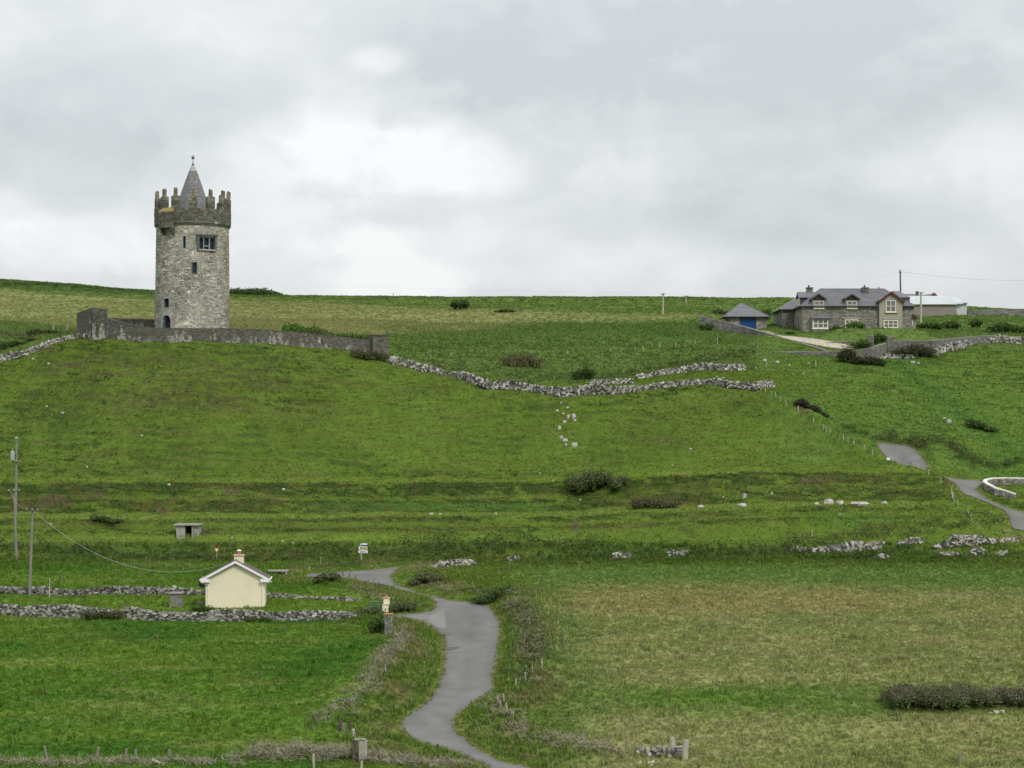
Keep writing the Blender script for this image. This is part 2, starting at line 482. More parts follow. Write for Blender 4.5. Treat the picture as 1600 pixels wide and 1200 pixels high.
M['core'] = mat('wall_core', (0.07, 0.07, 0.055), var=0.2, scale=2)
M['leaf'] = mat('scrub_leaves', attr='Col', var=0.0, island=0.2, rough=0.9)
M['leaf'].node_tree.nodes['Principled BSDF'].inputs['Specular IOR Level'].default_value = 0.05
M['slate'] = mat('roof_slate', (0.145, 0.146, 0.158), var=0.2, scale=1.2, rough=0.55, bump=0.01, bscale=10)
M['slate2'] = mat('spire_slate', attr='Col', var=0.15, scale=2.0, rough=0.6)
M['lead'] = mat('lead_sheet', (0.36, 0.36, 0.34), var=0.15, rough=0.5)
M['iron'] = mat('dark_iron', (0.06, 0.065, 0.07), var=0.1, rough=0.5)
M['glass'] = mat('window_glass', (0.10, 0.115, 0.13), var=0.25, scale=0.8, rough=0.08)
M['glass'].node_tree.nodes['Principled BSDF'].inputs['Specular IOR Level'].default_value = 0.9
M['darkglass'] = mat('dark_glass', (0.02, 0.035, 0.04), var=0.1, rough=0.1)
M['frame_cream'] = mat('cream_joinery', (0.72, 0.67, 0.50), var=0.05, rough=0.5)
M['white'] = mat('white_paint', (0.78, 0.78, 0.77), var=0.05, rough=0.5)
M['whitewash'] = mat('whitewash', (0.70, 0.69, 0.65), var=0.10, scale=1.5, rough=0.8, dirt=(0.35, 0.34, 0.29), dirt_amt=0.3, dirt_scale=2.0)
M['cream'] = mat('cream_render', (0.76, 0.695, 0.505), dirt=(0.66, 0.60, 0.44), dirt_amt=0.25, dirt_scale=0.5, var=0.025, scale=0.7, bump=0.006, bscale=25, rough=0.9)
M['plinth'] = mat('plinth_render', (0.50, 0.42, 0.29), var=0.08, scale=1.5, rough=0.9)
M['tile'] = mat('brown_roof_tile', (0.12, 0.095, 0.085), var=0.15, scale=3, rough=0.8)
M['terracotta'] = mat('terracotta', (0.42, 0.16, 0.07), var=0.15, scale=3, rough=0.8)
M['housestone'] = mat('house_stone', attr='Col', var=0.15, scale=2.0, bump=0.02, bscale=8, rough=0.9)
M['render'] = mat('beige_render', (0.33, 0.305, 0.235), var=0.08, scale=1.0, bump=0.004, bscale=20, rough=0.9)
M['render2'] = mat('grey_render', (0.25, 0.235, 0.2), var=0.12, scale=1.0, bump=0.01, bscale=10, rough=0.9)
M['blue'] = mat('blue_paint', (0.008, 0.06, 0.19), var=0.05, rough=0.45)
M['red'] = mat('red_paint', (0.105, 0.028, 0.034), var=0.08, rough=0.5)
M['dullred'] = mat('dull_red_paint', (0.16, 0.065, 0.05), var=.08, rough=.6)
M['signred'] = mat('sign_red', (0.6, 0.03, 0.02), var=0.03, rough=0.4)
M['signblue'] = mat('sign_blue', (0.02, 0.10, 0.30), var=0.03, rough=0.4)
M['signyellow'] = mat('sign_yellow', (0.55, 0.38, 0.03), var=0.08, rough=0.4)
M['signbrown'] = mat('sign_brown', (0.15, 0.07, 0.04), var=0.05, rough=0.4)
M['galv'] = mat('galvanised_steel', (0.40, 0.41, 0.41), var=0.12, scale=4, rough=0.5, metal=0.3)
M['tin'] = mat('painted_sheet_roof', (0.49, 0.52, 0.535), var=0.10, scale=0.4, rough=0.5)
M['barnwall'] = mat('barn_wall', (0.24, 0.215, 0.185), var=0.12, scale=0.8, rough=0.9)
M['concrete'] = mat('weathered_concrete', (0.33, 0.32, 0.28), var=0.2, scale=1.6, bump=0.01, bscale=14, rough=0.9, dirt=(0.16, 0.15, 0.12), dirt_amt=0.5, dirt_scale=1.6)
M['wood'] = mat('grey_timber', (0.22, 0.205, 0.175), var=0.25, scale=5, bump=0.01, bscale=18, rough=0.9)
M['woodpale'] = mat('pale_timber', (0.40, 0.37, 0.30), var=0.25, scale=5, rough=0.9)
M['wooddark'] = mat('dark_timber', (0.09, 0.075, 0.06), var=0.25, scale=5, rough=0.9)
M['doorred'] = mat('oak_door', (0.20, 0.07, 0.03), var=0.2, scale=3, rough=0.6)
M['surround'] = mat('limestone_dressing', (0.33, 0.345, 0.37), var=0.12, scale=2, bump=0.01, rough=0.85)
M['darkstone'] = mat('dark_dressing', (0.11, 0.12, 0.115), var=0.2, scale=3, rough=0.85)
M['gategreen'] = mat('green_gate_paint', (0.10, 0.17, 0.13), var=0.15, rough=0.6)
M['black'] = mat('black_plastic', (0.03, 0.03, 0.03), var=0.1, rough=0.5)
M['cable'] = mat('grey_cable', (0.42, 0.42, 0.40), var=0.05, rough=0.6)
M['bark'] = mat('brown_stem', (0.10, 0.075, 0.05), var=0.2, scale=5, rough=0.9)

# ------------------------------------------------------------------ mesh building
class MB:
    def __init__(s):
        s.v = []; s.f = []; s.c = []
    def add(s, vs, fs, col=None):
        o = len(s.v); s.v.extend([tuple(p) for p in vs])
        for f in fs:
            s.f.append(tuple(o + i for i in f)); s.c.append(col)
    def box(s, c, size, rot=None, col=None, jit=0.0, taper=1.0, rnd=random):
        hx, hy, hz = size[0] / 2, size[1] / 2, size[2] / 2
        vs = []
        for z in (-hz, hz):
            k = taper if z > 0 else 1.0
            for x, y in ((-hx, -hy), (hx, -hy), (hx, hy), (-hx, hy)):
                p = Vector((x * k, y * k, z))
                if jit: p += Vector((rnd.uniform(-1, 1) * hx, rnd.uniform(-1, 1) * hy, rnd.uniform(-1, 1) * hz)) * jit
                if rot is not None: p = rot @ p
                vs.append(p + Vector(c))
        s.add(vs, [(0, 3, 2, 1), (4, 5, 6, 7), (0, 1, 5, 4), (1, 2, 6, 5), (2, 3, 7, 6), (3, 0, 4, 7)], col)
    def span(s, x0, x1, y0, y1, z0, z1, fr=None, col=None):
        """axis box in a local frame (origin, e1, e2)"""
        vs = [(x, y, z) for z in (z0, z1) for x, y in ((x0, y0), (x1, y0), (x1, y1), (x0, y1))]
        if fr: vs = [fr(*p) for p in vs]
        s.add(vs, [(0, 3, 2, 1), (4, 5, 6, 7), (0, 1, 5, 4), (1, 2, 6, 5), (2, 3, 7, 6), (3, 0, 4, 7)], col)
    def tube(s, a, b, r0, r1=None, n=8, col=None, cap=True):
        a, b = Vector(a), Vector(b); r1 = r0 if r1 is None else r1
        d = (b - a).normalized(); q = d.to_track_quat('Z', 'Y').to_matrix()
        vs = [a + q @ Vector((math.cos(2 * math.pi * i / n) * r0, math.sin(2 * math.pi * i / n) * r0, 0)) for i in range(n)]
        vs += [b + q @ Vector((math.cos(2 * math.pi * i / n) * r1, math.sin(2 * math.pi * i / n) * r1, 0)) for i in range(n)]
        fs = [(i, (i + 1) % n, n + (i + 1) % n, n + i) for i in range(n)]
        if cap: fs += [tuple(range(n - 1, -1, -1)), tuple(range(n, 2 * n))]
        s.add(vs, fs, col)
    def lathe(s, c, prof, n=16, col=None):
        vs = []
        for r, z in prof:
            vs += [(c[0] + r * math.cos(2 * math.pi * i / n), c[1] + r * math.sin(2 * math.pi * i / n), c[2] + z) for i in range(n)]
        fs = []
        for k in range(len(prof) - 1):
            for i in range(n):
                fs.append((k * n + i, k * n + (i + 1) % n, (k + 1) * n + (i + 1) % n, (k + 1) * n + i))
        fs.append(tuple(range(n - 1, -1, -1))); fs.append(tuple((len(prof) - 1) * n + i for i in range(n)))
        s.add(vs, fs, col)
    def quad(s, a, b, c, d, col=None): s.add([a, b, c, d], [(0, 1, 2, 3)], col)
    def prism(s, poly, off, col=None):
        """poly: list of points; extruded by the vector off"""
        off = Vector(off); n = len(poly)
        vs = [Vector(p) for p in poly] + [Vector(p) + off for p in poly]
        fs = [tuple(range(n - 1, -1, -1)), tuple(range(n, 2 * n))] + [(i, (i + 1) % n, n + (i + 1) % n, n + i) for i in range(n)]
        s.add(vs, fs, col)
    def stone(s, c, size, rot=None, col=None, rnd=random):
        """irregular boulder: jittered 14-point block"""
        hx, hy, hz = size[0] / 2, size[1] / 2, size[2] / 2
        vs = []
        for z, k in ((-hz, 0.86), (0.0, 1.0), (hz, 0.72)):
            for i in range(6):
                a = 2 * math.pi * (i + rnd.uniform(-0.25, 0.25)) / 6; r = k * rnd.uniform(0.78, 1.12)
                p = Vector((math.cos(a) * hx * r, math.sin(a) * hy * r, z * rnd.uniform(0.8, 1.1) + rnd.uniform(-.12, .12) * hz))
                if rot is not None: p = rot @ p
                vs.append(p + Vector(c))
        fs = [(i, (i + 1) % 6, 6 + (i + 1) % 6, 6 + i) for i in range(6)] + [(6 + i, 6 + (i + 1) % 6, 12 + (i + 1) % 6, 12 + i) for i in range(6)]
        fs += [(5, 4, 3, 2, 1, 0), (12, 13, 14, 15, 16, 17)]
        s.add(vs, fs, col)
    def build(s, name, material, parent=None, smooth=False, kind=None, origin=None):
        me = bpy.data.meshes.new(name)
        o0 = Vector(origin) if origin is not None else (Vector(parent['_o']) if parent is not None and '_o' in parent else Vector((0, 0, 0)))
        v = np.array(s.v, dtype=np.float64) - np.array(o0)
        me.from_pydata(v.tolist(), [], s.f)
        if any(c is not None for c in s.c):
            at = me.attributes.new('Col', 'FLOAT_COLOR', 'FACE')
            arr = np.array([(c if c is not None else (0.3, 0.3, 0.3)) for c in s.c], dtype=np.float32)
            arr = np.concatenate([arr, np.ones((len(arr), 1), np.float32)], 1)
            at.data.foreach_set('color', arr.ravel())
        me.materials.append(material)
        if smooth: me.polygons.foreach_set('use_smooth', [True] * len(me.polygons))
        o = bpy.data.objects.new(name, me); COL.objects.link(o)
        if parent is not None:
            o.parent = parent
            if origin is not None: o.location = Vector(origin) - Vector(parent['_o'])
        else: o.location = o0
        o['_o'] = tuple(o0)
        if kind: o['kind'] = kind
        return o

def tag(o, label=None, cat=None, group=None, kind=None):
    if label: o['label'] = label
    if cat: o['category'] = cat
    if group: o['group'] = group
    if kind: o['kind'] = kind
    return o
def thing(name, loc, label, cat, group=None):
    o = bpy.data.objects.new(name, None); COL.objects.link(o)
    o.location = loc; o['_o'] = tuple(loc); o.empty_display_size = 0.5
    return tag(o, label, cat, group)

# ------------------------------------------------------------------ the ground
def flecks(x, y, z, n1=None):
    n1 = fbm(x / 14, y / 9, 101, 4) if n1 is None else n1
    return fbm(x / 1.5 + 3 * n1, z / 0.24 + 0.35 * x, 141, 4, 0.62)
def ground_colour(x, y, z):
    u, v = proj(x, y, z)
    n1 = fbm(x / 14, y / 9, 101, 4); n2 = fbm(x / 3.5, y / 2.0, 111, 4, 0.6); n3 = fbm(x / 0.8, y / 0.6, 121, 3)
    st = fbm(x / 5.0, z / 0.45, 131, 3, 0.6)            # streaks that follow the contours
    s = slope_at(x, y)
    hill = np.array([0.092, 0.140, 0.026]); lush = np.array([0.082, 0.152, 0.025]); tan = np.array([0.238, 0.236, 0.108])
    olive = np.array([0.165, 0.205, 0.062]); rough = np.array([0.115, 0.120, 0.050]); moss = np.array([0.082, 0.086, 0.028])
    dark = np.array([0.036, 0.066, 0.016]); earth = np.array([0.098, 0.078, 0.052]); rush = np.array([0.062, 0.132, 0.028])
    c = np.tile(hill, (len(x), 1)).astype(float)
    def blend(cc, w):
        nonlocal c
        w = np.clip(w, 0, 1)[:, None]; c = c * (1 - w) + cc * w
    wob = fbm(x / 26, y / 17, 231, 4)
    uu = u + 14 * n2 + 26 * wob; vv = v + 4 * n2 + 3 * n1 + 5 * wob
    def box(u0, u1, v0, v1, su=25, sv=5):
        return sstep(u0 - su, u0 + su, uu) * (1 - sstep(u1 - su, u1 + su, uu)) * sstep(v0 - sv, v0 + sv, vv) * (1 - sstep(v1 - sv, v1 + sv, vv))
    nearhill = (y < 276)
    # --- upland fields beyond the castle
    up = sstep(278, 284, y)
    blend(np.array([0.098, 0.152, 0.042]), up)
    leftf = up * sstep(300, 306, y) * (1 - sstep(700, 1120, uu + 0 * n1))
    vt = np.interp(u, [0, 243, 360, 700, 1000, 1150], [452, 468, 465, 483, 489, 492])
    vb = np.interp(u, [0, 120, 243, 600, 720, 900, 1100], [500, 512, 516, 521, 521, 504, 498])
    hay = up * sstep(vt - 2, vt + 5, vv) * (1 - sstep(vb - 4, vb + 3, vv)) * (1 - sstep(1050, 1180, u)) * (1 - sstep(720, 1000, u) * 0.35)
    blend(np.array([0.215, 0.220, 0.098]), hay * (0.86 + 0.4 * n1))
    blend(olive, hay * sstep(0.0, 0.45, n2) * 0.6)
    blend(rush, up * box(600, 1160, 505, 560, 40, 8) * sstep(-0.1, 0.5, n2 + 0.5 * n3) * 0.75)
    blend(moss, up * box(650, 1180, 535, 585, 40, 8) * sstep(0.0, 0.5, n2 - 0.3 * n1) * 0.55)
    blend(dark, up * box(600, 1160, 545, 600, 40, 8) * sstep(0.0, 0.5, n3 + n2) * 0.4)
    blend(olive, up * (1 - sstep(470, 488, v)) * sstep(0.0, 0.4, n2) * 0.5)
    blend(np.array([0.078, 0.118, 0.042]), up * (1 - sstep(np.interp(u, [0, 243], [451, 463]) - 3, np.interp(u, [0, 243], [451, 463]) + 2, vv)) * 0.9 * (1 - sstep(235, 300, u)))
    blend(dark * 1.3, up * (1 - sstep(462, 468, vv)) * (y > 440) * 0.5 * (1 - sstep(-0.1, 0.4, n2)))
    # --- hill face: worn moss and bare soil on the risers, slope shade painted in too
    face = nearhill * sstep(231, 236, y)
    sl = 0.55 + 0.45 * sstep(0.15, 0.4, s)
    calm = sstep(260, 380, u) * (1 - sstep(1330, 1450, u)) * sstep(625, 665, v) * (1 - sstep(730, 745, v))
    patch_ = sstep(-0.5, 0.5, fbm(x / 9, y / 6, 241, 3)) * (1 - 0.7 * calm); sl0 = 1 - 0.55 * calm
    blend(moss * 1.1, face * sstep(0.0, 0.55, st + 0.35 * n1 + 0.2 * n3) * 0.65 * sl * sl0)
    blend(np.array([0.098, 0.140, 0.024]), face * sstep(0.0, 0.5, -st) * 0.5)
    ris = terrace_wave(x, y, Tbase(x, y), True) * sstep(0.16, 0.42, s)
    blend(dark * 1.15, face * np.clip(ris * 1.2, 0, 1) * sstep(-0.3, 0.3, n3 + n2) * 0.8)  # risers darkened: ranker growth plus slope shade in the colour
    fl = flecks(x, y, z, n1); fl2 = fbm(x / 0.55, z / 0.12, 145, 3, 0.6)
    blend(dark, face * sstep(0.05, 0.36, fl) * (0.35 + 0.6 * patch_) * sl * sl0)  # dark flecks: tussocks and their shadow painted together
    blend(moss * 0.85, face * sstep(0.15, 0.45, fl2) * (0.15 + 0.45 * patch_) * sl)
    blend(np.array([0.082, 0.078, 0.034]), face * box(70, 460, 552, 650, 60, 16) * sstep(-0.25, 0.35, fl + 0.6 * n2) * 0.6)
    blend(np.array([0.070, 0.078, 0.026]), face * box(980, 1110, 645, 695, 40, 14) * sstep(-0.1, 0.35, fl + 0.5 * n2) * 0.55)
    blend(dark * 1.1, face * box(-200, 130, 640, 720, 60, 20) * sstep(-0.1, 0.5, n2) * 0.5)
    # --- terraces and banks: riser growth and slope shade painted dark, treads painted lighter
    tv = vv - tflat(u)                       # rows below the terrace track
    def band(a, b, w=2.5): return sstep(a - w, a + w, tv) * (1 - sstep(b - w, b + w, tv)) * (1 - sstep(1400, 1500, uu)) * nearhill
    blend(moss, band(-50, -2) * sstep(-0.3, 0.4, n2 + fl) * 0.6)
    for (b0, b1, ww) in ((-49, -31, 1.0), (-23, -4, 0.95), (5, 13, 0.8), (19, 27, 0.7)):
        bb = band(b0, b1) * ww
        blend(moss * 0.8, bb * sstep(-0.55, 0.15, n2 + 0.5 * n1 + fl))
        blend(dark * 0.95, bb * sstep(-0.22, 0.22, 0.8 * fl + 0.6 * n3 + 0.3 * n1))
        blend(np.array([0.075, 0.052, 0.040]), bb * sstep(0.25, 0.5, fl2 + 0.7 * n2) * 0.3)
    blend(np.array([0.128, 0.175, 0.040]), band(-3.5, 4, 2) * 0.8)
    blend(np.array([0.115, 0.165, 0.030]), band(-58, -50, 2) * 0.7)
    blend(rush * 1.15, nearhill * box(620, 850, 786, 798, 25, 3) * 0.5)
    blend(rush, nearhill * box(500, 640, 780, 800, 25, 4) * 0.35)
    blend(rush, nearhill * box(1270, 1400, 803, 824, 30, 4) * 0.5)
    blend(moss, band(4, 44) * sstep(0.0, 0.5, st + 0.5 * n2) * 0.5)
    blend(np.array([0.112, 0.165, 0.032]), nearhill * box(-300, 900, 836, 848, 60, 3) * 0.8)
    lowe = 9 * fbm(x / 6, y / 9, 261, 4)
    scr = sstep(846, 854, vv) * (1 - sstep(876, 886, vv + lowe)) * (1 - sstep(1480, 1640, uu)) * nearhill
    blend(dark * 1.15, scr * (0.35 + 0.65 * sstep(-0.3, 0.3, n2)) * 0.8)
    blend(moss * 1.2, scr * sstep(0.1, 0.5, n3 + n1) * 0.5)
    # --- low left fields
    lf = (1 - sstep(600, 660, u - (v - 950) * -0.35)) * sstep(872, 884, vv)
    blend(lush, lf)
    blend(np.array([0.108, 0.175, 0.030]), lf * sstep(0.0, 0.5, fbm(x / 16, y / 3.2, 151, 4)) * 0.85)
    blend(olive, lf * sstep(0.1, 0.6, fbm(x / 9, y / 3.0, 161, 4)) * 0.65)
    blend(np.array([0.040, 0.115, 0.018]), lf * sstep(0.1, 0.5, fbm(x / 14, y / 5.0, 171, 4)) * 0.7)
    blend(np.array([0.112, 0.185, 0.030]), lf * box(-300, 600, 925, 960, 40, 4) * 0.7)
    # --- low right fields
    rf = sstep(640, 700, u + (v - 900) * -0.6) * sstep(874, 886, vv) * sstep(0, 1, (u - 820) / 60 + (930 - v) / 40 + 1)
    rgt = sstep(780, 900, u + 0.25 * (1000 - v)) * sstep(880, 890, vv)
    blend(np.array([0.106, 0.172, 0.044]), rgt)
    hay2 = sstep(760, 960, uu - 0.35 * (v - 920) * (v < 1050) - 45 * (v >= 1050)) * sstep(900, 942, vv + 0.012 * (1200 - u) + 6 * wob)
    blend(tan, hay2 * (0.78 + 0.35 * fbm(x / 9, y / 7, 233, 4) + 0.25 * n2))
    blend(olive, hay2 * sstep(-0.15, 0.4, fbm(x / 7, y / 6.0, 181, 5, .6)) * 0.5)
    blend(np.array([0.12, 0.165, 0.045]), hay2 * sstep(0.05, 0.5, fbm(x / 4, y / 3.0, 183, 5, .6)) * 0.35)
    blend(tan * np.array([1.1, 0.93, 0.9]), hay2 * box(850, 1400, 915, 960, 60, 8) * 0.4)
    blend(np.array([0.085, 0.165, 0.028]), hay2 * box(820, 1700, 1072, 1116, 50, 13) * (0.6 + 0.7 * fbm(x / 6, y / 5, 235, 4)))
    blend(rush, hay2 * box(760, 960, 960, 1110, 40, 20) * (1 - sstep(860, 960, u - 0.15 * (v - 1000))) * 0.6)
    
    # --- right hillside and valley
    rv = sstep(1180, 1260, u) * (y > 246) * (y < 312)
    blend(np.array([0.094, 0.152, 0.032]), rv)
    risr = terrace_wave(x, y, Tbase(x, y), True) * sstep(0.12, 0.3, s)
    blend(dark, rv * sstep(0.05, 0.4, flecks(x, y, z)) * 0.6 * sstep(0.08, 0.25, s))
    blend(dark * 1.3, rv * risr * sstep(-0.2, 0.3, n2 + n3) * 0.8)  # risers darkened as on the hill face, growth and slope shade together
    blend(moss, rv * sstep(0.15, 0.6, st) * 0.45)
    blend(rush, rv * sstep(0.0, 0.4, n1 + 0.3 * n2) * 0.35)
    du = np.abs(u - np.interp(v, [555, 600, 650, 700], [1400, 1440, 1510, 1580]))
    blend(rush * 1.1, rv * (1 - sstep(10, 45, du)) * 0.6)
    blend(dark, rv * box(1560, 1700, 680, 745, 60, 8) * sstep(-0.2, 0.3, n2) * 0.5)
    # --- verges of the lane
    ins, rd = road_mask(x, y)
    vg = (1 - sstep(0.4, 4.5, rd + 1.0 * n2)) * (y < 226)
    blend(np.array([0.100, 0.165, 0.034]), vg * 0.8)
    blend(np.array([0.17, 0.155, 0.075]), (1 - sstep(2.5, 7, rd)) * sstep(0.6, 2.2, rd) * (y < 226) * sstep(-0.15, 0.4, fbm(x / 2.4, y / 3.2, 251, 4)) * 0.75)
    blend(np.array([0.22, 0.20, 0.11]), vg * sstep(0.15, 0.5, n2 + 0.4 * n1) * 0.55)
    blend(np.array([0.16, 0.18, 0.05]), (1 - sstep(0.1, 0.6, rd)) * 0.6)
    # --- bare earth scars
    for (pu, pv, ru, rv_) in [(86, 781, 26, 9), (255, 798, 15, 6), (362, 768, 15, 6), (150, 774, 12, 3), (1275, 750, 28, 4),
                              (1255, 640, 14, 8), (318, 832, 12, 5), (1480, 753, 10, 4), (900, 822, 6, 12), (60, 545, 30, 4), (110, 570, 25, 3),
                              (420, 600, 30, 2), (180, 585, 40, 2), (1030, 688, 30, 3)]:
        q = ((u - pu) / ru) ** 2 + ((v - pv) / rv_) ** 2
        blend(earth, (1 - sstep(0.5, 1.3, q + 0.8 * n3 + 0.4 * n2)) * (y < 276) * 0.6)
    c *= np.array([0.99, 0.985, 0.91])[None]
    c *= (1.04 + 0.10 * n3 + 0.12 * n2)[:, None]
    return np.clip(c, 0.008, 0.6)

def grid_mesh(name, us_, ys_, material):
    nu, ny = len(us_), len(ys_)
    UU, YY = np.meshgrid(us_, ys_, indexing='ij')
    X = ((UU - 800) / F * YY / CP).ravel(); Y = YY.ravel()
    Z = Hfull(X, Y)
    ins, rd = road_mask(X, Y)
    Zd = np.where(ins, Z - 0.28 * sstep(0.0, 0.3, rd) - 0.05, Z)
    me = bpy.data.meshes.new(name)
    me.vertices.add(nu * ny)
    me.vertices.foreach_set('co', np.stack([X, Y, Zd], 1).astype(np.float32).ravel())
    idx = np.arange(nu * ny).reshape(nu, ny)
    q = np.stack([idx[:-1, :-1], idx[1:, :-1], idx[1:, 1:], idx[:-1, 1:]], -1).reshape(-1, 4)
    me.loops.add(q.size); me.loops.foreach_set('vertex_index', q.ravel().astype(np.int32))
    me.polygons.add(len(q))
    me.polygons.foreach_set('loop_start', (np.arange(len(q)) * 4).astype(np.int32))
    me.polygons.foreach_set('loop_total', np.full(len(q), 4, np.int32))
    me.update(calc_edges=True)
    me.polygons.foreach_set('use_smooth', np.ones(len(q), bool))
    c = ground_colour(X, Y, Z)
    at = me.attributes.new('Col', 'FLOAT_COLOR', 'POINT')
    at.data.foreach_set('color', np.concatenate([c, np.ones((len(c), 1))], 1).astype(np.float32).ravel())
    me.materials.append(material)
    o = bpy.data.objects.new(name, me); COL.objects.link(o); o['kind'] = 'structure'
    return o
uu_ = np.concatenate([np.linspace(-3200, -100, 60)[:-1], np.arange(-100, 1701, 2.4), np.linspace(1703, 4800, 60)])
yy_ = np.concatenate([np.linspace(5, 118, 40), np.arange(118.4, 232, 0.36), np.arange(232, 276, 0.2), np.arange(276, 330, 0.34),
                      np.arange(330.8, 420, 1.2), np.arange(422, 560, 2.0), np.linspace(565, 990, 20)])
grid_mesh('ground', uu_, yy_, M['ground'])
# country beyond and behind, well below the fields
me = bpy.data.meshes.new('lower_ground')
S_ = 6000
me.from_pydata([(-S_, -S_, -24), (S_, -S_, -24), (S_, S_, -24), (-S_, S_, -24)], [], [(0, 1, 2, 3)])
at = me.attributes.new('Col', 'FLOAT_COLOR', 'POINT')
at.data.foreach_set('color', np.tile(np.array([0.09, 0.15, 0.03, 1], np.float32), 4))
me.materials.append(M['ground'])
o = bpy.data.objects.new('lower_ground', me); COL.objects.link(o); o['kind'] = 'structure'

def sheet(name, outline_, material, lift=0.02, step=0.7, colf=None, parent=None):
    A = np.array(outline_)
    pts = [Vector(p) for p in outline_]; n = len(pts)
    gx = np.arange(A[:, 0].min(), A[:, 0].max(), step); gy = np.arange(A[:, 1].min(), A[:, 1].max(), step)
    GX, GY = np.meshgrid(gx, gy); GX = GX.ravel(); GY = GY.ravel()
    ok = inpoly(GX, GY, outline_) & (polydist(GX, GY, outline_, True) > step * 0.45)
    pts += [Vector((a, b)) for a, b in zip(GX[ok], GY[ok])]
    vs, es, fs, *_ = delaunay_2d_cdt(pts, [(i, (i + 1) % n) for i in range(n)], [], 1, 1e-4)
    X = np.array([p[0] for p in vs]); Y = np.array([p[1] for p in vs])
    Z = Hfull(X, Y) + lift
    me_ = bpy.data.meshes.new(name)
    me_.from_pydata(np.stack([X, Y, Z], 1).tolist(), [], [tuple(f) for f in fs])
    if colf is not None:
        c_ = colf(X, Y, polydist(X, Y, outline_, True))
        at_ = me_.attributes.new('Col', 'FLOAT_COLOR', 'POINT')
        at_.data.foreach_set('color', np.concatenate([c_, np.ones((len(c_), 1))], 1).astype(np.float32).ravel())
    me_.materials.append(material)
    me_.polygons.foreach_set('use_smooth', [True] * len(me_.polygons))
    ob = bpy.data.objects.new(name, me_); COL.objects.link(ob); ob['kind'] = 'structure'
    return ob
def road_col(X, Y, d):
    base = np.array([0.150, 0.148, 0.139])
    w = 1 + 0.14 * fbm(X / 3, Y / 5, 201, 3) + 0.16 * fbm(X / 0.9, Y / 1.4, 205, 3)
    edge = 1 - sstep(0.0, 0.55, d + 0.2 * fbm(X, Y, 203, 2))
    w = w * (1 + 0.07 * np.cos((d - 1.1) * 2.6) * np.clip(d, 0, 1)) * (1 - 0.10 * sstep(0.15, 0.5, fbm(X / 1.6, Y / 2.6, 207, 4)))
    return base[None] * w[:, None] * (1 - edge[:, None] * 0.32) + edge[:, None] * np.array([0.02, 0.022, 0.004])
sheet('lane', ROAD_A, M['asphalt'], colf=road_col, step=0.6)
sheet('upper_lane', ROAD_C, M['asphalt'], colf=road_col, step=0.6)
sheet('side_lane', ROAD_B, M['asphalt'], colf=road_col, step=0.6)
sheet('gravel_drive', GRAVEL, M['gravel'], step=1.0)
# patches in the lane
def patch(px, col_, lift=0.026):
    sheet('road_patch', smooth_closed([tuple(Gb(u, v)[:2]) for u, v in px], 2), M['asphalt'], lift=lift,
          colf=lambda X, Y, d: np.tile(np.array(col_), (len(X), 1)) * (1 + 0.1 * fbm(X / 0.8, Y, 211, 3))[:, None], step=0.5)
patch([(670, 968), (676, 960), (688, 956), (694, 957), (696, 970), (696, 982), (682, 980)], (0.20, 0.195, 0.18))
patch([(632, 962.5), (660, 960.5), (674, 961), (668, 967), (655, 968), (640, 965.5)], (0.175, 0.17, 0.158))
patch([(735, 1103), (752, 1090), (770, 1075), (771, 1079), (762, 1090), (748, 1099)], (0.07, 0.07, 0.075))
patch([(698, 1012), (718, 1011), (713, 1015), (700, 1017)], (0.095, 0.095, 0.092))
patch([(700, 990), (706, 989), (704, 992), (699, 992)], (0.09, 0.09, 0.088))

# ------------------------------------------------------------------ grass, rushes: instanced tufts
def tuft(name, n, h, spread, w, lean, seed):
    r_ = random.Random(seed); vs = []; fs = []
    for i in range(n):
        a = r_.uniform(0, 2 * math.pi); d = spread * math.sqrt(r_.random())
        bx, by = math.cos(a) * d, math.sin(a) * d
        hh = h * r_.uniform(0.5, 1.0); l = lean * hh * r_.uniform(0.3, 1.2); la = r_.uniform(0, 2 * math.pi)
        wx, wy = math.cos(la + 1.57) * w, math.sin(la + 1.57) * w
        tx, ty = bx + math.cos(la) * l, by + math.sin(la) * l
        mx_, my_ = bx + math.cos(la) * l * .35, by + math.sin(la) * l * .35
        k = len(vs)
        vs += [(bx - wx, by - wy, -0.03), (bx + wx, by + wy, -0.03), (mx_ + wx * .8, my_ + wy * .8, hh * .6), (mx_ - wx * .8, my_ - wy * .8, hh * .6), (tx, ty, hh)]
        fs += [(k, k + 1, k + 2, k + 3), (k + 3, k + 2, k + 4)]
    m_ = bpy.data.meshes.new(name); m_.from_pydata(vs, [], fs); m_.materials.append(M['grass'])
    return bpy.data.objects.new(name, m_)          # source only, not linked

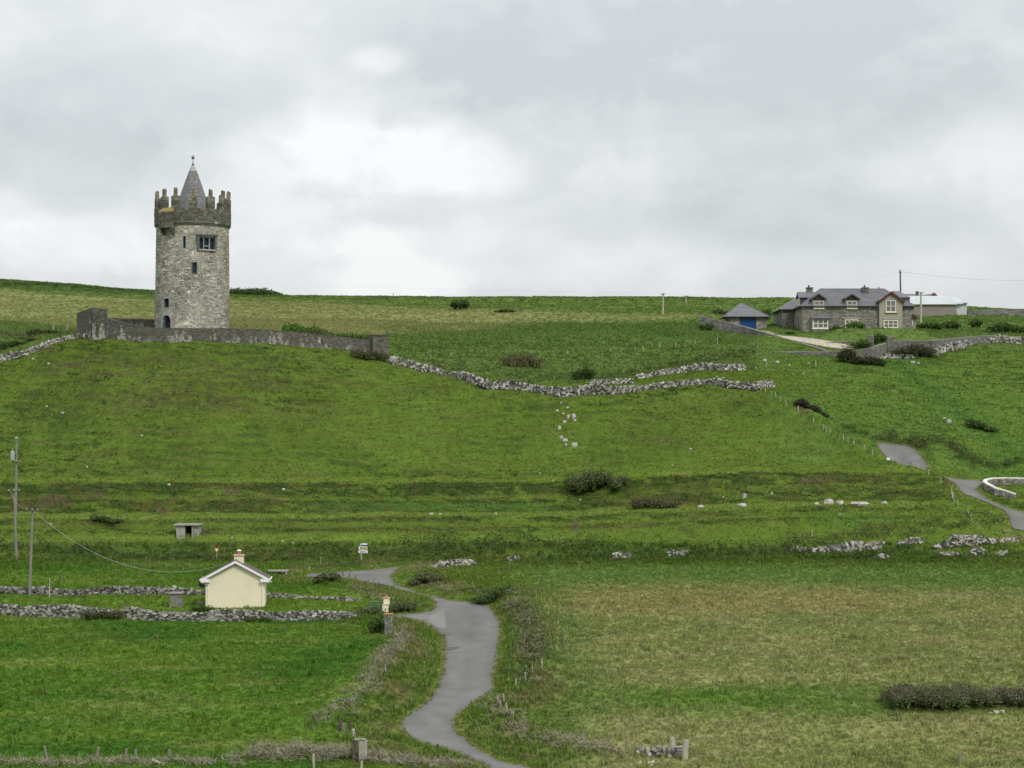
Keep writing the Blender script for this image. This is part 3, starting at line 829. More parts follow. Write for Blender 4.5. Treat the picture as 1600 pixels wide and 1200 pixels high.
def scatter(name, src, X, Y, scl, tint, sink=0.0):
    Z = Hfull(X, Y) - sink
    m_ = bpy.data.meshes.new(name); m_.vertices.add(len(X))
    m_.vertices.foreach_set('co', np.stack([X, Y, Z], 1).astype(np.float32).ravel())
    a = m_.attributes.new('scl', 'FLOAT', 'POINT'); a.data.foreach_set('value', scl.astype(np.float32))
    a = m_.attributes.new('tint', 'FLOAT_COLOR', 'POINT')
    a.data.foreach_set('color', np.concatenate([tint, np.ones((len(tint), 1))], 1).astype(np.float32).ravel())
    a = m_.attributes.new('rot', 'FLOAT_VECTOR', 'POINT')
    rv_ = np.zeros((len(X), 3)); rv_[:, 2] = rng.uniform(0, 6.28, len(X)); rv_[:, 0] = rng.normal(0, .12, len(X)); rv_[:, 1] = rng.normal(0, .12, len(X))
    a.data.foreach_set('vector', rv_.astype(np.float32).ravel())
    ob = bpy.data.objects.new(name, m_); COL.objects.link(ob); ob['kind'] = 'stuff'
    ng = bpy.data.node_groups.new(name + '_nodes', 'GeometryNodeTree')
    ng.interface.new_socket('Geometry', in_out='INPUT', socket_type='NodeSocketGeometry')
    ng.interface.new_socket('Geometry', in_out='OUTPUT', socket_type='NodeSocketGeometry')
    gi = ng.nodes.new('NodeGroupInput'); go = ng.nodes.new('NodeGroupOutput')
    mp_ = ng.nodes.new('GeometryNodeMeshToPoints'); ins_ = ng.nodes.new('GeometryNodeInstanceOnPoints')
    oi = ng.nodes.new('GeometryNodeObjectInfo'); oi.inputs['Object'].default_value = src; oi.inputs['As Instance'].default_value = True
    s_ = ng.nodes.new('GeometryNodeInputNamedAttribute'); s_.data_type = 'FLOAT'; s_.inputs['Name'].default_value = 'scl'
    r_ = ng.nodes.new('GeometryNodeInputNamedAttribute'); r_.data_type = 'FLOAT_VECTOR'; r_.inputs['Name'].default_value = 'rot'
    k = ng.links.new
    k(gi.outputs[0], mp_.inputs['Mesh']); k(mp_.outputs['Points'], ins_.inputs['Points'])
    k(oi.outputs['Geometry'], ins_.inputs['Instance'])
    k(s_.outputs[0], ins_.inputs['Scale']); k(r_.outputs[0], ins_.inputs['Rotation'])
    k(ins_.outputs[0], go.inputs[0])
    md = ob.modifiers.new('scatter', 'NODES'); md.node_group = ng
    return ob
def sample_area(n, y0, y1, u0=-70, u1=1670):
    y = np.sqrt(rng.uniform(y0 ** 2, y1 ** 2, n)); u = rng.uniform(u0, u1, n)
    x = (u - 800) / F * y / CP
    return x, y
def clean(x, y, gap=-0.22):
    ins, rd = road_mask(x, y); ok = ~ins | (rd < -gap)
    # nothing grows through the buildings
    for (cx, cy, r_) in KEEP: ok &= (np.hypot(x - cx, y - cy) > r_)
    return ok
KEEP = [(tuple(P(300, 514, 280))[0], 280, 5.2), (-25.6, 191.8, 2.6)]
# short turf on the hill and lawns
x, y = sample_area(330000, 118, 335)
ok = clean(x, y); x, y = x[ok], y[ok]
z = Hfull(x, y); u_, v_ = proj(x, y, z)
tall = ((v_ > 870) | ((y > 279) & (u_ < 1180) & (v_ < 600)) | (y > 316)).astype(float) * np.where(y > 276, 0.45, 1.0)
c = ground_colour(x, y, z) * rng.normal(1.15, 0.09, (len(x), 1))
c[:, 0] *= rng.normal(1.03, 0.07, len(x))
sc_ = rng.uniform(0.6, 1.3, len(x)) * (0.55 + 0.28 * tall)
scatter('grass', tuft('grass_tuft', 12, 0.22, 0.16, 0.018, 0.6, 3), x, y, sc_, np.clip(c, 0.005, .7))
# tussocks: rough grass in banks, verges and unmown fields
x, y = sample_area(190000, 118, 335)
ok = clean(x, y); x, y = x[ok], y[ok]
z = Hfull(x, y); u_, v_ = proj(x, y, z)
dens = np.full(len(x), 0.10)
dens = np.maximum(dens, 0.12 * (v_ > 1050)); dens = np.maximum(dens, 0.6 * ((v_ > 845) & (v_ < 890)))
dens = np.maximum(dens, 0.22 * ((u_ > 840) & (v_ > 915)))
dens = np.maximum(dens, 0.22 * ((u_ > 600) & (u_ < 1180) & (y > 284)))
ins, rd = road_mask(x, y)
dens = np.maximum(dens, 0.95 * ((rd < 4.5) & (rd > 0.3) & (y < 228)))
dens = dens * 0.62
slp = slope_at(x, y); fk = flecks(x, y, z)
fc = ((v_ < 850) & (y < 276)) | ((u_ > 1180) & (y < 312) & (y > 246))
calm = sstep(260, 380, u_) * (1 - sstep(1330, 1450, u_)) * sstep(625, 665, v_) * (1 - sstep(730, 745, v_))
pt = sstep(-0.5, 0.5, fbm(x / 9, y / 6, 241, 3)) * (1 - 0.85 * calm); rs = terrace_wave(x, y, Tbase(x, y), True)
dens = np.where(fc, (sstep(0.10, 0.35, fk) * (0.25 * (1 - calm * 0.8) + 0.75 * pt) + 0.5 * (1 - 0.8 * calm) * sstep(0.25, 0.7, rs)) * sstep(0.10, 0.3, slp) * 0.75, dens)
dens = dens * (0.35 + 1.0 * vnoise(x / 3.0, y / 2.0, 71))
ok = rng.random(len(x)) < dens; x, y, z = x[ok], y[ok], z[ok]
c = ground_colour(x, y, z) * rng.normal(1.16, 0.12, (len(x), 1))
straw = rng.random(len(x)) < 0.10
c[straw] = c[straw] * 0.5 + np.array([0.24, 0.20, 0.12]) * 0.5
fc = fc[ok]
c[fc] = c[fc] * 0.75 + np.array([0.030, 0.052, 0.014]) * 0.25
sz = np.where(fc, 0.5, 1.0) * np.where((rd[ok] < 2.5) & (y > 190), 0.45, 1.0)
scatter('tall_grass', tuft('tussock', 20, 0.5, 0.2, 0.022, 0.8, 5), x, y, rng.uniform(0.5, 1.15, len(x)) * sz, np.clip(c, 0.005, .7))
# farther uplands
x, y = sample_area(50000, 335, 520)
c = ground_colour(x, y, Hfull(x, y)) * rng.normal(1.05, 0.15, (len(x), 1))
ok = clean(x, y); x, y, c = x[ok], y[ok], c[ok]
scatter('upland_grass', tuft('upland_tuft', 14, 0.28, 0.4, 0.04, 0.7, 9), x, y, rng.uniform(0.5, 1.0, len(x)), np.clip(c, 0.005, .7))
# buttercups by the lane and in the wet ground on the right
bx_, by_ = [], []
for (u0, u1, v0, v1, n_) in ((790, 900, 1030, 1120, 28), (1470, 1600, 695, 742, 36), (880, 1000, 870, 900, 12), (520, 600, 1110, 1140, 6)):
    for _ in range(n_):
        g_ = Gb(random.uniform(u0, u1), random.uniform(v0, v1)); bx_.append(g_.x); by_.append(g_.y)
bx_, by_ = np.array(bx_), np.array(by_)
scatter('buttercups', tuft('buttercup', 3, 0.35, 0.10, 0.018, 0.4, 15), bx_, by_, rng.uniform(0.6, 1.0, len(bx_)), np.tile([0.40, 0.34, 0.04], (len(bx_), 1)))
# ------------------------------------------------------------------ helpers for placing
def X(u, y): return P(u, 600, y).x
def Z(v, y): return P(800, v, y).z
def shade(c, k): return tuple(max(0.004, min(0.9, a * k)) for a in c)
def lerp3(a, b, t_): return tuple(a[i] * (1 - t_) + b[i] * t_ for i in range(3))
def n2(x, y, s=0): return float(vnoise(np.array(x), np.array(y), s))

def face_stones(mb, p0, p1, zb, zt, sw, sh, pal, gap=0.03, proud=0.05, embed=0.1, openings=(), seed=1, side=1, jit=0.1, slope=None):
    """coursed stones over a vertical face p0->p1; normal on the right-hand side (towards -y when p0->p1 runs +x)"""
    r_ = random.Random(seed)
    p0 = Vector((p0[0], p0[1])); p1 = Vector((p1[0], p1[1])); d = p1 - p0; Ls = d.length
    if Ls < 0.05: return
    e = d / Ls; nrm = Vector((e.y, -e.x)) * side
    fb = zb if callable(zb) else (lambda s: zb); ft = zt if callable(zt) else (lambda s: zt)
    zlo = min(fb(0), fb(Ls), fb(Ls / 2)); zhi = max(ft(0), ft(Ls), ft(Ls / 2))
    z = zlo
    while z < zhi - 0.02:
        h = sh * r_.uniform(0.75, 1.3); s = -r_.uniform(0, sw)
        while s < Ls:
            w = sw * r_.uniform(0.5, 1.55); a, b = max(s, 0), min(s + w, Ls); s += w
            if b - a < 0.06: continue
            m_ = (a + b) / 2; top = min(z + h, ft(m_)); bot = max(z, fb(m_) - 0.1)
            if top - bot < 0.05: continue
            if any(a < o[1] - .01 and b > o[0] + .01 and bot < o[3] - .01 and top > o[2] + .01 for o in openings):
                # trim beside openings where possible
                for o in openings:
                    if bot < o[3] - .01 and top > o[2] + .01 and a < o[1] and b > o[0]:
                        if a < o[0] < b: b = o[0]
                        elif a < o[1] < b: a = o[1]
                        else: a = b
                if b - a < 0.06: continue
                m_ = (a + b) / 2
            pr = proud * r_.uniform(0.2, 1.0)
            q = []
            g = gap / 2
            for off in (-embed, pr):
                for ss, zz in ((a + g, bot + g), (b - g, bot + g), (b - g, top - g), (a + g, top - g)):
                    k = jit if off > 0 else 0
                    pt = p0 + e * (ss + r_.uniform(-k, k) * 0.3 * w * 0.3) + nrm * off
                    q.append((pt.x, pt.y, zz + r_.uniform(-k, k) * h * 0.5))
            f = [(4, 5, 6, 7), (0, 1, 5, 4), (1, 2, 6, 5), (2, 3, 7, 6), (3, 0, 4, 7)]
            if side < 0: f = [t_[::-1] for t_ in f]
            mid = p0 + e * m_
            mb.add(q, f, pal(mid.x, mid.y, (top + bot) / 2, (top - fb(m_)) / max(0.1, ft(m_) - fb(m_)), r_))
        z += h

def resample(pts, step):
    o = [Vector(pts[0])]
    for a, b in zip(pts[:-1], pts[1:]):
        a, b = Vector(a), Vector(b); n = max(1, int(round((b - a).length / step)))
        for i in range(1, n + 1): o.append(a.lerp(b, i / n))
    return o

# ------------------------------------------------------------------ the castle
CT = (X(300, 280), 280.0); TH0 = math.atan2(-CT[0], CT[1])
def cyl(th, r, z):
    a = math.radians(th) + TH0
    return (CT[0] + r * math.sin(a), CT[1] - r * math.cos(a), z)
def th_of(u, r=4.95):
    return math.degrees(math.asin(max(-1, min(1, (u - 300.0) / F * 279 / r))))
def zt_(v, th, r=4.95): return Z(v, 280 - r * math.cos(math.radians(th)) * 0.988)
castle_z0 = H(*CT)
castle = thing('castle', (CT[0], CT[1], castle_z0), 'tall round grey stone tower house with stepped battlements and slate cone roof', 'castle')
zb0 = castle_z0 - 1.0
zpar = Z(354, 280)                      # underside of the parapet
R0, R1 = 5.08, 4.90
def rad(z): return R0 + (R1 - R0) * (z - zb0) / (zpar - zb0)
OPEN = {}
def opening(k, u0, u1, v0, v1):
    a, b = th_of(u0), th_of(u1); m_ = (a + b) / 2
    OPEN[k] = (a, b, zt_(v1, m_), zt_(v0, m_))
opening('slit_a', 285.5, 289.5, 369, 388)
opening('big', 309, 334, 369.5, 389.5)
opening('slit_b', 300, 306, 410.5, 426.5)
opening('low', 257.5, 265, 467, 481)
opening('door', 255.5, 268, 493, 517)
# core wall with real openings
ths = sorted(set([o[0] for o in OPEN.values()] + [o[1] for o in OPEN.values()] + list(np.arange(-180, 180, 5.0))))
zs = sorted(set([o[2] for o in OPEN.values()] + [o[3] for o in OPEN.values()] + [zb0, zpar + 0.3]))
mb = MB()
for i in range(len(ths)):
    a, b = ths[i], ths[(i + 1) % len(ths)] if i + 1 < len(ths) else 180.0
    for c0, c1 in zip(zs[:-1], zs[1:]):
        mt, mz = (a + b) / 2, (c0 + c1) / 2
        if any(o[0] < mt < o[1] and o[2] < mz < o[3] for o in OPEN.values()): continue
        mb.add([cyl(a, rad(c0), c0), cyl(b, rad(c0), c0), cyl(b, rad(c1), c1), cyl(a, rad(c1), c1)], [(0, 1, 2, 3)])
mb.build('wall', M['mortar'], castle)
SP_ = [(0.285, 0.262, 0.22), (0.32, 0.30, 0.25), (0.25, 0.24, 0.21), (0.36, 0.34, 0.29), (0.29, 0.258, 0.215), (0.22, 0.212, 0.19), (0.45, 0.43, 0.37)]
def castle_stone(th, z, r_):
    c = r_.choice(SP_)
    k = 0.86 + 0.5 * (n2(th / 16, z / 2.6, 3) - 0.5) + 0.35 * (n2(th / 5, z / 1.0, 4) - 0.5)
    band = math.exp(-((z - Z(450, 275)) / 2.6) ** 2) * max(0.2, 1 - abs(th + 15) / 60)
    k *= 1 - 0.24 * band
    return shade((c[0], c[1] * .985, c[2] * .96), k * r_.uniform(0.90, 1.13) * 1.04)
mb = MB(); r_ = random.Random(11); z = zb0
while z < zpar - 0.05:
    h = r_.uniform(0.15, 0.27); th = -180 + r_.uniform(0, 5); z1 = min(z + h, zpar)
    while th < 180:
        dth = r_.uniform(2.6, 8.0); a, b = th + 0.36, min(th + dth - 0.36, 179.9); th += dth
        for o in OPEN.values():
            if z < o[3] - .02 and z1 > o[2] + .02 and a < o[1] + .6 and b > o[0] - .6:
                if a < o[0] - 0.6: b = o[0] - 0.6
                elif b > o[1] + 0.6: a = o[1] + 0.6
                else: a = b
        if b - a < 0.8: continue
        pr = r_.uniform(0.0, 0.045); g = 0.026
        vs = []
        for rr in (-0.1, pr):
            for aa, zz in ((a, z + g), (b, z + g), (b, z1 - g), (a, z1 - g)):
                vs.append(cyl(aa, rad(zz) + rr, zz + (r_.uniform(-.02, .02) if rr > 0 else 0)))
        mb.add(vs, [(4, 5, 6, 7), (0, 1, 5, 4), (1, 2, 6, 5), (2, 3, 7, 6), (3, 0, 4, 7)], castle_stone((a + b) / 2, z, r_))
    z += h
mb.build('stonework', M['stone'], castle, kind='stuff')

def reveal(name_, k, material, depth=0.55, pane=None, pane_depth=0.4):
    """lining of an opening: jambs, head and sill running into the wall"""
    a, b, z0, z1 = OPEN[k]; m_ = MB()
    def q(th, dz, rr): return cyl(th, rad(dz) + rr, dz)
    m_.add([q(a, z0, .02), q(a, z1, .02), q(a, z1, -depth), q(a, z0, -depth)], [(0, 1, 2, 3)])
    m_.add([q(b, z0, .02), q(b, z0, -depth), q(b, z1, -depth), q(b, z1, .02)], [(0, 1, 2, 3)])
    m_.add([q(a, z1, .02), q(b, z1, .02), q(b, z1, -depth), q(a, z1, -depth)], [(0, 1, 2, 3)])
    m_.add([q(a, z0, .02), q(a, z0, -depth), q(b, z0, -depth), q(b, z0, .02)], [(0, 1, 2, 3)])
    ob = m_.build(name_, material, castle)
    g_ = MB(); g_.add([q(a, z0, -pane_depth), q(b, z0, -pane_depth), q(b, z1, -pane_depth), q(a, z1, -pane_depth)], [(0, 1, 2, 3)])
    g_.build('pane' if k != 'door' else 'door_leaf', pane or M['darkglass'], ob)
    return ob
def cbox(mb_, a, b, z0, z1, r0, r1, col=None, n=1):
    """curved block on the tower"""
    for i in range(n):
        aa, bb = a + (b - a) * i / n, a + (b - a) * (i + 1) / n
        vs = [cyl(t_, r, z_) for z_ in (z0, z1) for t_, r in ((aa, r1), (bb, r1), (bb, r0), (aa, r0))]
        mb_.add(vs, [(0, 3, 2, 1), (4, 5, 6, 7), (0, 1, 5, 4), (1, 2, 6, 5), (2, 3, 7, 6), (3, 0, 4, 7)], col)
def dressing(k, w_, hgt, pr, ob, material, name_='surround', sill=True):
    a, b, z0, z1 = OPEN[k]; rr = rad((z0 + z1) / 2); m_ = MB(); dw = math.degrees(w_ / rr)
    cbox(m_, a - dw, a, z0 - (hgt if sill else 0), z1 + hgt, rr - .2, rr + pr)
    cbox(m_, b, b + dw, z0 - (hgt if sill else 0), z1 + hgt, rr - .2, rr + pr)
    cbox(m_, a, b, z1, z1 + hgt, rr - .2, rr + pr)
    if sill: cbox(m_, a, b, z0 - hgt, z0, rr - .2, rr + pr)
    return m_.build(name_, material, ob)
w = reveal('window', 'slit_a', M['darkstone']); dressing('slit_a', 0.10, 0.12, 0.05, w, M['surround'])
w = reveal('window', 'slit_b', M['darkstone']); dressing('slit_b', 0.12, 0.12, 0.06, w, M['darkstone'])
w = reveal('window', 'low', M['darkstone']); dressing('low', 0.12, 0.12, 0.05, w, M['surround'])
# large projecting mullioned window
w = reveal('bay_window', 'big', M['darkstone'], depth=0.5, pane_depth=0.35)
a, b, z0, z1 = OPEN['big']; rr = rad(z0); m_ = MB()
cbox(m_, a - 2.2, a + 1.2, z0 - .15, z1 + .1, rr - .2, rr + .22)
cbox(m_, b - 1.2, b + 2.2, z0 - .15, z1 + .1, rr - .2, rr + .22)
cbox(m_, a - 3.4, b + 3.4, z1 + .1, z1 + .32, rr - .2, rr + .36, n=4)
cbox(m_, a - 4.6, a - 2.2, z1 - .55, z1 - .25, rr - .2, rr + .15)
m_.build('window_frame', M['darkstone'], w)
m_ = MB()
for f in (0.30, 0.66): cbox(m_, a + (b - a) * f - .5, a + (b - a) * f + .5, z0, z1, rr - .3, rr - .02)
cbox(m_, a + (b - a) * .30, a + (b - a) * .66, z0 + .42, z0 + .52, rr - .3, rr - .04)
cbox(m_, a + 1.2, b - 1.2, z1 - .12, z1, rr - .3, rr - .02, n=3)
m_.build('mullion', M['surround'], w)
m_ = MB(); cbox(m_, a + 0.3, b - 0.3, z0 - .17, z0 + .02, rr - .2, rr + .30, n=4); m_.build('window_sill', M['lead'], w)
# pointed doorway
w = reveal('doorway', 'door', M['darkstone'], depth=1.0, pane=M['wooddark'], pane_depth=0.95)
a, b, z0, z1 = OPEN['door']; rr = rad(z0) + 0.07; mid = (a + b) / 2; m_ = MB()
zs_ = z0 + (z1 - z0) * 0.56; n_ = 7
def arch(sgn, t_):        # pointed arch: inner edge
    return mid + sgn * (b - a) / 2 * math.cos(t_ * math.pi / 2) ** 0.85, zs_ + (z1 - zs_) * math.sin(t_ * math.pi / 2)
for sgn in (-1, 1):
    for i in range(n_):
        t0_, t1_ = arch(sgn, i / n_), arch(sgn, (i + 1) / n_)
        e0 = (mid + (t0_[0] - mid) * 1.0 + sgn * 2.6, t0_[1] + 0.05 + 0.35 * i / n_); e1 = (mid + (t1_[0] - mid) * 1.0 + sgn * (2.6 * (1 - (i + 1) / n_)), t1_[1] + 0.1 + 0.35 * (i + 1) / n_)
        m_.add([cyl(t0_[0], rr, t0_[1]), cyl(t1_[0], rr, t1_[1]), cyl(e1[0], rr, e1[1]), cyl(e0[0], rr, e0[1]),
                cyl(t0_[0], rr - .5, t0_[1]), cyl(t1_[0], rr - .5, t1_[1]), cyl(e1[0], rr - .12, e1[1]), cyl(e0[0], rr - .12, e0[1])],
               [(0, 1, 2, 3), (3, 2, 1, 0), (0, 4, 5, 1), (1, 5, 4, 0), (3, 2, 6, 7), (7, 6, 2, 3)])
    aa = a if sgn < 0 else b
    cbox(m_, min(aa, aa + sgn * 2.6), max(aa, aa + sgn * 2.6), z0 - .5, zs_ + .02, rr - .2, rr)
m_.build('arch_surround', M['surround'], w)
m_ = MB(); cbox(m_, b - 1.6, b - .3, z0 - .3, zs_ + .25, rr - .75, rr - .2); m_.build('open_door', M['doorred'], w)
# putlog holes / proud stones
m_ = MB()
for u, v in ((275, 431), (311, 455), (326, 424), (337, 478), (248, 435), (314, 432)):
    t_ = th_of(u); cbox(m_, t_ - .9, t_ + .9, zt_(v, t_) - .1, zt_(v, t_) + .13, rad(z) - .2, rad(zt_(v, t_)) + .075)
m_.build('dark_stones', M['darkstone'], castle, kind='stuff')

# parapet: rubble band, darker and lichened
RP = 5.16; zc = Z(331, 280); 
def par_col(th, z, r_):
    c = r_.choice([(0.135, 0.13, 0.10), (0.115, 0.11, 0.085), (0.155, 0.145, 0.11), (0.17, 0.165, 0.135), (0.10, 0.098, 0.078)])
    c = shade(c, r_.uniform(0.85, 1.15))
    if r_.random() < 0.05 and z < zpar + 0.7: c = (0.38, 0.37, 0.33)
    return c
def lichen(c, r_, amt):
    return lerp3(c, (0.36, 0.22, 0.045), amt * r_.uniform(0.3, 1.0))
mb = MB(); mb2 = MB()
for i in range(72):
    a, b = -180 + 5 * i, -175 + 5 * i
    mb2.add([cyl(a, RP, zpar), cyl(b, RP, zpar), cyl(b, RP, zc - .02), cyl(a, RP, zc - .02), cyl(a, RP - .5, zpar), cyl(b, RP - .5, zpar), cyl(b, RP - .5, zc - .02), cyl(a, RP - .5, zc - .02)],
            [(0, 1, 2, 3), (5, 4, 7, 6), (3, 2, 6, 7), (1, 0, 4, 5)])
mb2.build('parapet_core', M['core'], castle)
r_ = random.Random(5)
def ring_stones(mb_, a0, a1, z0, z1, ro, ri, colf, sw=(3, 8), sh=(0.2, 0.36)):
    z = z0
    while z < z1 - 0.04:
        h = r_.uniform(*sh); zz1 = min(z + h, z1)
        if z1 - zz1 < 0.1: zz1 = z1
        th = a0
        while th < a1 - 0.01:
            d = r_.uniform(*sw); b_ = min(th + d, a1)
            if a1 - b_ < 1.2: b_ = a1
            o_ = r_.uniform(0.0, 0.05)
            g = 0.012; ga = 0.14
            vs = [cyl(t_, r, q) for q in (z + g, zz1 - g) for t_, r in ((th + ga, ro + o_), (b_ - ga, ro + o_), (b_ - ga, ri - o_), (th + ga, ri - o_))]
            mb_.add(vs, [(0, 3, 2, 1), (4, 5, 6, 7), (0, 1, 5, 4), (1, 2, 6, 5), (2, 3, 7, 6), (3, 0, 4, 7)], colf((th + b_) / 2, (z + zz1) / 2))
            th = b_
        z = zz1
ring_stones(mb, -180, 180, zpar, zc, RP + .02, RP - .52, lambda t_, z_: par_col(t_, z_, r_))
mb.build('parapet', M['stone'], castle, kind='stuff')
# underside ledge of the parapet, dark course
m_ = MB()
for i in range(72): cbox(m_, -180 + 5 * i, -175 + 5 * i, zpar - .16, zpar - .005, 4.7, RP - .04)
m_.build('string_course', M['darkstone'], castle)
# stepped Irish merlons
zm1, zm2 = Z(312, 279), Z(299, 279)
mer = [-75, -50, -27.5, 0.5, 28.5, 55, 78, 103, 129, 155, 180, -155, -128, -101]
for k, t0_ in enumerate(mer):
    m_ = MB(); lic = 0.42 if abs(t0_) < 40 else (0.15 if abs(t0_) < 60 else 0.1)
    lean = r_.uniform(-.1, .1)
    def mc(t_, z_, r2=r_, l=lic):
        c = par_col(t_, z_, r2)
        if z_ > zm1 - 0.45: c = lichen(shade(c, 1.35), r2, l * min(1, (z_ - zm1 + .45) / .5)) if r2.random() < 0.75 else shade(c, 1.3)
        return c
    hw = 6.6
    ring_stones(m_, t0_ - hw, t0_ + hw, zc, zm1 + lean * .5, RP + .02, RP - .5, mc, sw=(4, 7), sh=(0.28, 0.42))
    ring_stones(m_, t0_ - 2.3, t0_ + 2.3, zm1 + lean * .5 , zm2 - .1 + lean, RP, RP - .4, mc, sw=(6, 7), sh=(0.3, 0.45))
    ob = m_.build('merlon', M['stone'], castle)
    zt = zm2 - .1 + lean
    def capm(name__, pts, fs, c): q = MB(); q.add(pts, fs, c); q.build(name__, M['stone'], ob)
    capm('merlon_cap', [cyl(t0_ - 2.3, RP, zt), cyl(t0_ + 2.3, RP, zt), cyl(t0_ + 2.2, RP - .4, zt), cyl(t0_ - 2.2, RP - .4, zt),
         cyl(t0_ - 2.2, RP - .25, zt + .20), cyl(t0_ + 2.0, RP - .25, zt + .10)], [(0, 1, 5, 4), (1, 2, 5), (2, 3, 4, 5), (3, 0, 4), (0, 3, 2, 1)], lichen((0.24, 0.22, 0.16), r_, lic * .8))
    for sg in (-1, 1):                     # sloped shoulders
        a, b = sorted((t0_ + sg * 2.3, t0_ + sg * hw)); zz = zm1 + lean * .5
        capm('shoulder', [cyl(a, RP, zz), cyl(b, RP, zz), cyl(b, RP - .48, zz), cyl(a, RP - .48, zz)] + [cyl(a if sg > 0 else b, RP - .05, zz + .22), cyl(a if sg > 0 else b, RP - .4, zz + .22)],
             [(0, 1, 4), (1, 2, 5, 4), (2, 3, 5), (3, 0, 4, 5)], lichen((0.19, 0.17, 0.12), r_, lic))
# machicolation box over the door side
t0_ = th_of(259.5, 5.6); za, zb_ = Z(356.5, 275.5), Z(331, 275.5)
m_ = MB(); hw = 10.5
ring_stones(m_, t0_ - hw, t0_ + hw, za, zb_, RP + .78, RP + .06, lambda t_, z_: par_col(t_, z_, r_), sw=(3.5, 7), sh=(0.25, 0.4))
mach = m_.build('machicolation', M['stone'], castle)
m_ = MB()
m_.add([cyl(t0_ - hw - .5, RP + .86, zb_), cyl(t0_ + hw + .5, RP + .86, zb_), cyl(t0_ + hw + .5, RP - .02, zb_ + .62), cyl(t0_ - hw - .5, RP - .02, zb_ + .62),
        cyl(t0_ - hw - .5, RP + .86, zb_ - .12), cyl(t0_ + hw + .5, RP + .86, zb_ - .12), cyl(t0_ + hw + .5, RP - .02, zb_ - .12), cyl(t0_ - hw - .5, RP - .02, zb_ - .12)],
       [(0, 1, 2, 3), (4, 5, 1, 0), (5, 6, 2, 1), (7, 4, 0, 3), (7, 6, 5, 4)], (0.27, 0.20, 0.075))
m_.build('sloping_roof', M['stone'], mach)
for sg in (-1, 1):
    m_ = MB(); c_ = t0_ + sg * (hw - 1.5)
    for k in range(3): cbox(m_, c_ - 1.3, c_ + 1.3, za - .3 * (k + 1) + .0, za - .3 * k - .004, 4.6, RP + .72 - .26 * k, (0.10, 0.10, 0.085))
    m_.build('corbel', M['stone'], mach)
m_ = MB(); cbox(m_, t0_ - .5, t0_ + .1, za + .5, zb_ - .6, RP + .7, RP + .83); m_.build('arrow_slit', M['iron'], mach)
# cone roof in slate courses
zap, zbase = Z(256.5, 280), Z(337, 280)
CPROF = ([0, 9, 27, 45, 68.5, 80.5], [28.0, 25.6, 20.6, 14.6, 6.2, 1.3])
def crad(f): return float(np.interp(f * 80.5, *CPROF)) * 280 / F
roof_ = MB(); nrow = 44; r_ = random.Random(9)
for i in range(nrow):
    f0, f1 = i / nrow, (i + 1) / nrow
    if f1 > 0.86: break
    z0, z1 = zbase + (zap - zbase) * f0, zbase + (zap - zbase) * f1
    ra, rb_ = crad(f0) + .035, crad(f1) + .012
    n_ = max(10, int(2 * math.pi * ra / 0.24)); off = r_.uniform(0, 9)
    for j in range(n_):
        a, b = off + 360 * j / n_, off + 360 * (j + .96) / n_
        c = lerp3((0.188, 0.186, 0.196), (0.215, 0.195, 0.20), sstep(0.45, 0.8, np.array(f0)) * 0.8)
        c = shade(c, r_.uniform(0.72, 1.22) * (0.92 if i % 3 == 0 else 1.03))
        d_ = r_.uniform(0, .02)
        roof_.add([cyl(a, ra + d_, z0), cyl(b, ra + d_, z0), cyl(b, rb_, z1 + .02), cyl(a, rb_, z1 + .02), cyl(a, ra - .05, z0), cyl(b, ra - .05, z0)], [(0, 1, 2, 3), (4, 5, 1, 0)], c)
cone = MB(); cone.lathe((CT[0], CT[1], 0), [(crad(f / 12) , zbase + (zap - zbase) * f / 12) for f in range(13)], 28)
sp = cone.build('cone_roof', M['core'], castle)
roof_.build('slates', M['slate2'], sp, kind='stuff')
m_ = MB(); m_.lathe((CT[0], CT[1], 0), [(crad(.855) + .03, zbase + (zap - zbase) * .855), (crad(.93) + .03, zbase + (zap - zbase) * .93), (0.07, zap + .05), (0.02, zap + .1)], 20); m_.build('lead_cap', M['lead'], sp)
m_ = MB(); zf = zap
m_.tube((CT[0], CT[1], zf - .1), (CT[0], CT[1], zf + 1.1), .045, .03); m_.lathe((CT[0], CT[1], zf - .1), [(.17, 0), (.1, .18), (.04, .3)], 10)
m_.lathe((CT[0], CT[1], zf + .66), [(.03, 0), (.2, .1), (.24, .2), (.12, .32), (.03, .36)], 10)
for k in range(4):
    a = k * math.pi / 2 + .3
    m_.tube((CT[0], CT[1], zf + 1.0), (CT[0] + .36 * math.cos(a), CT[1] + .36 * math.sin(a), zf + 1.13), .035, .015, 6)
m_.tube((CT[0], CT[1], zf + 1.0), (CT[0], CT[1], zf + 1.42), .05, .01, 6)
m_.build('finial', M['iron'], castle)
# roof walk floor
m_ = MB(); m_.lathe((CT[0], CT[1], 0), [(4.7, zpar + .2), (4.7, zpar + .3)], 32); m_.build('roof_walk', M['concrete'], castle)

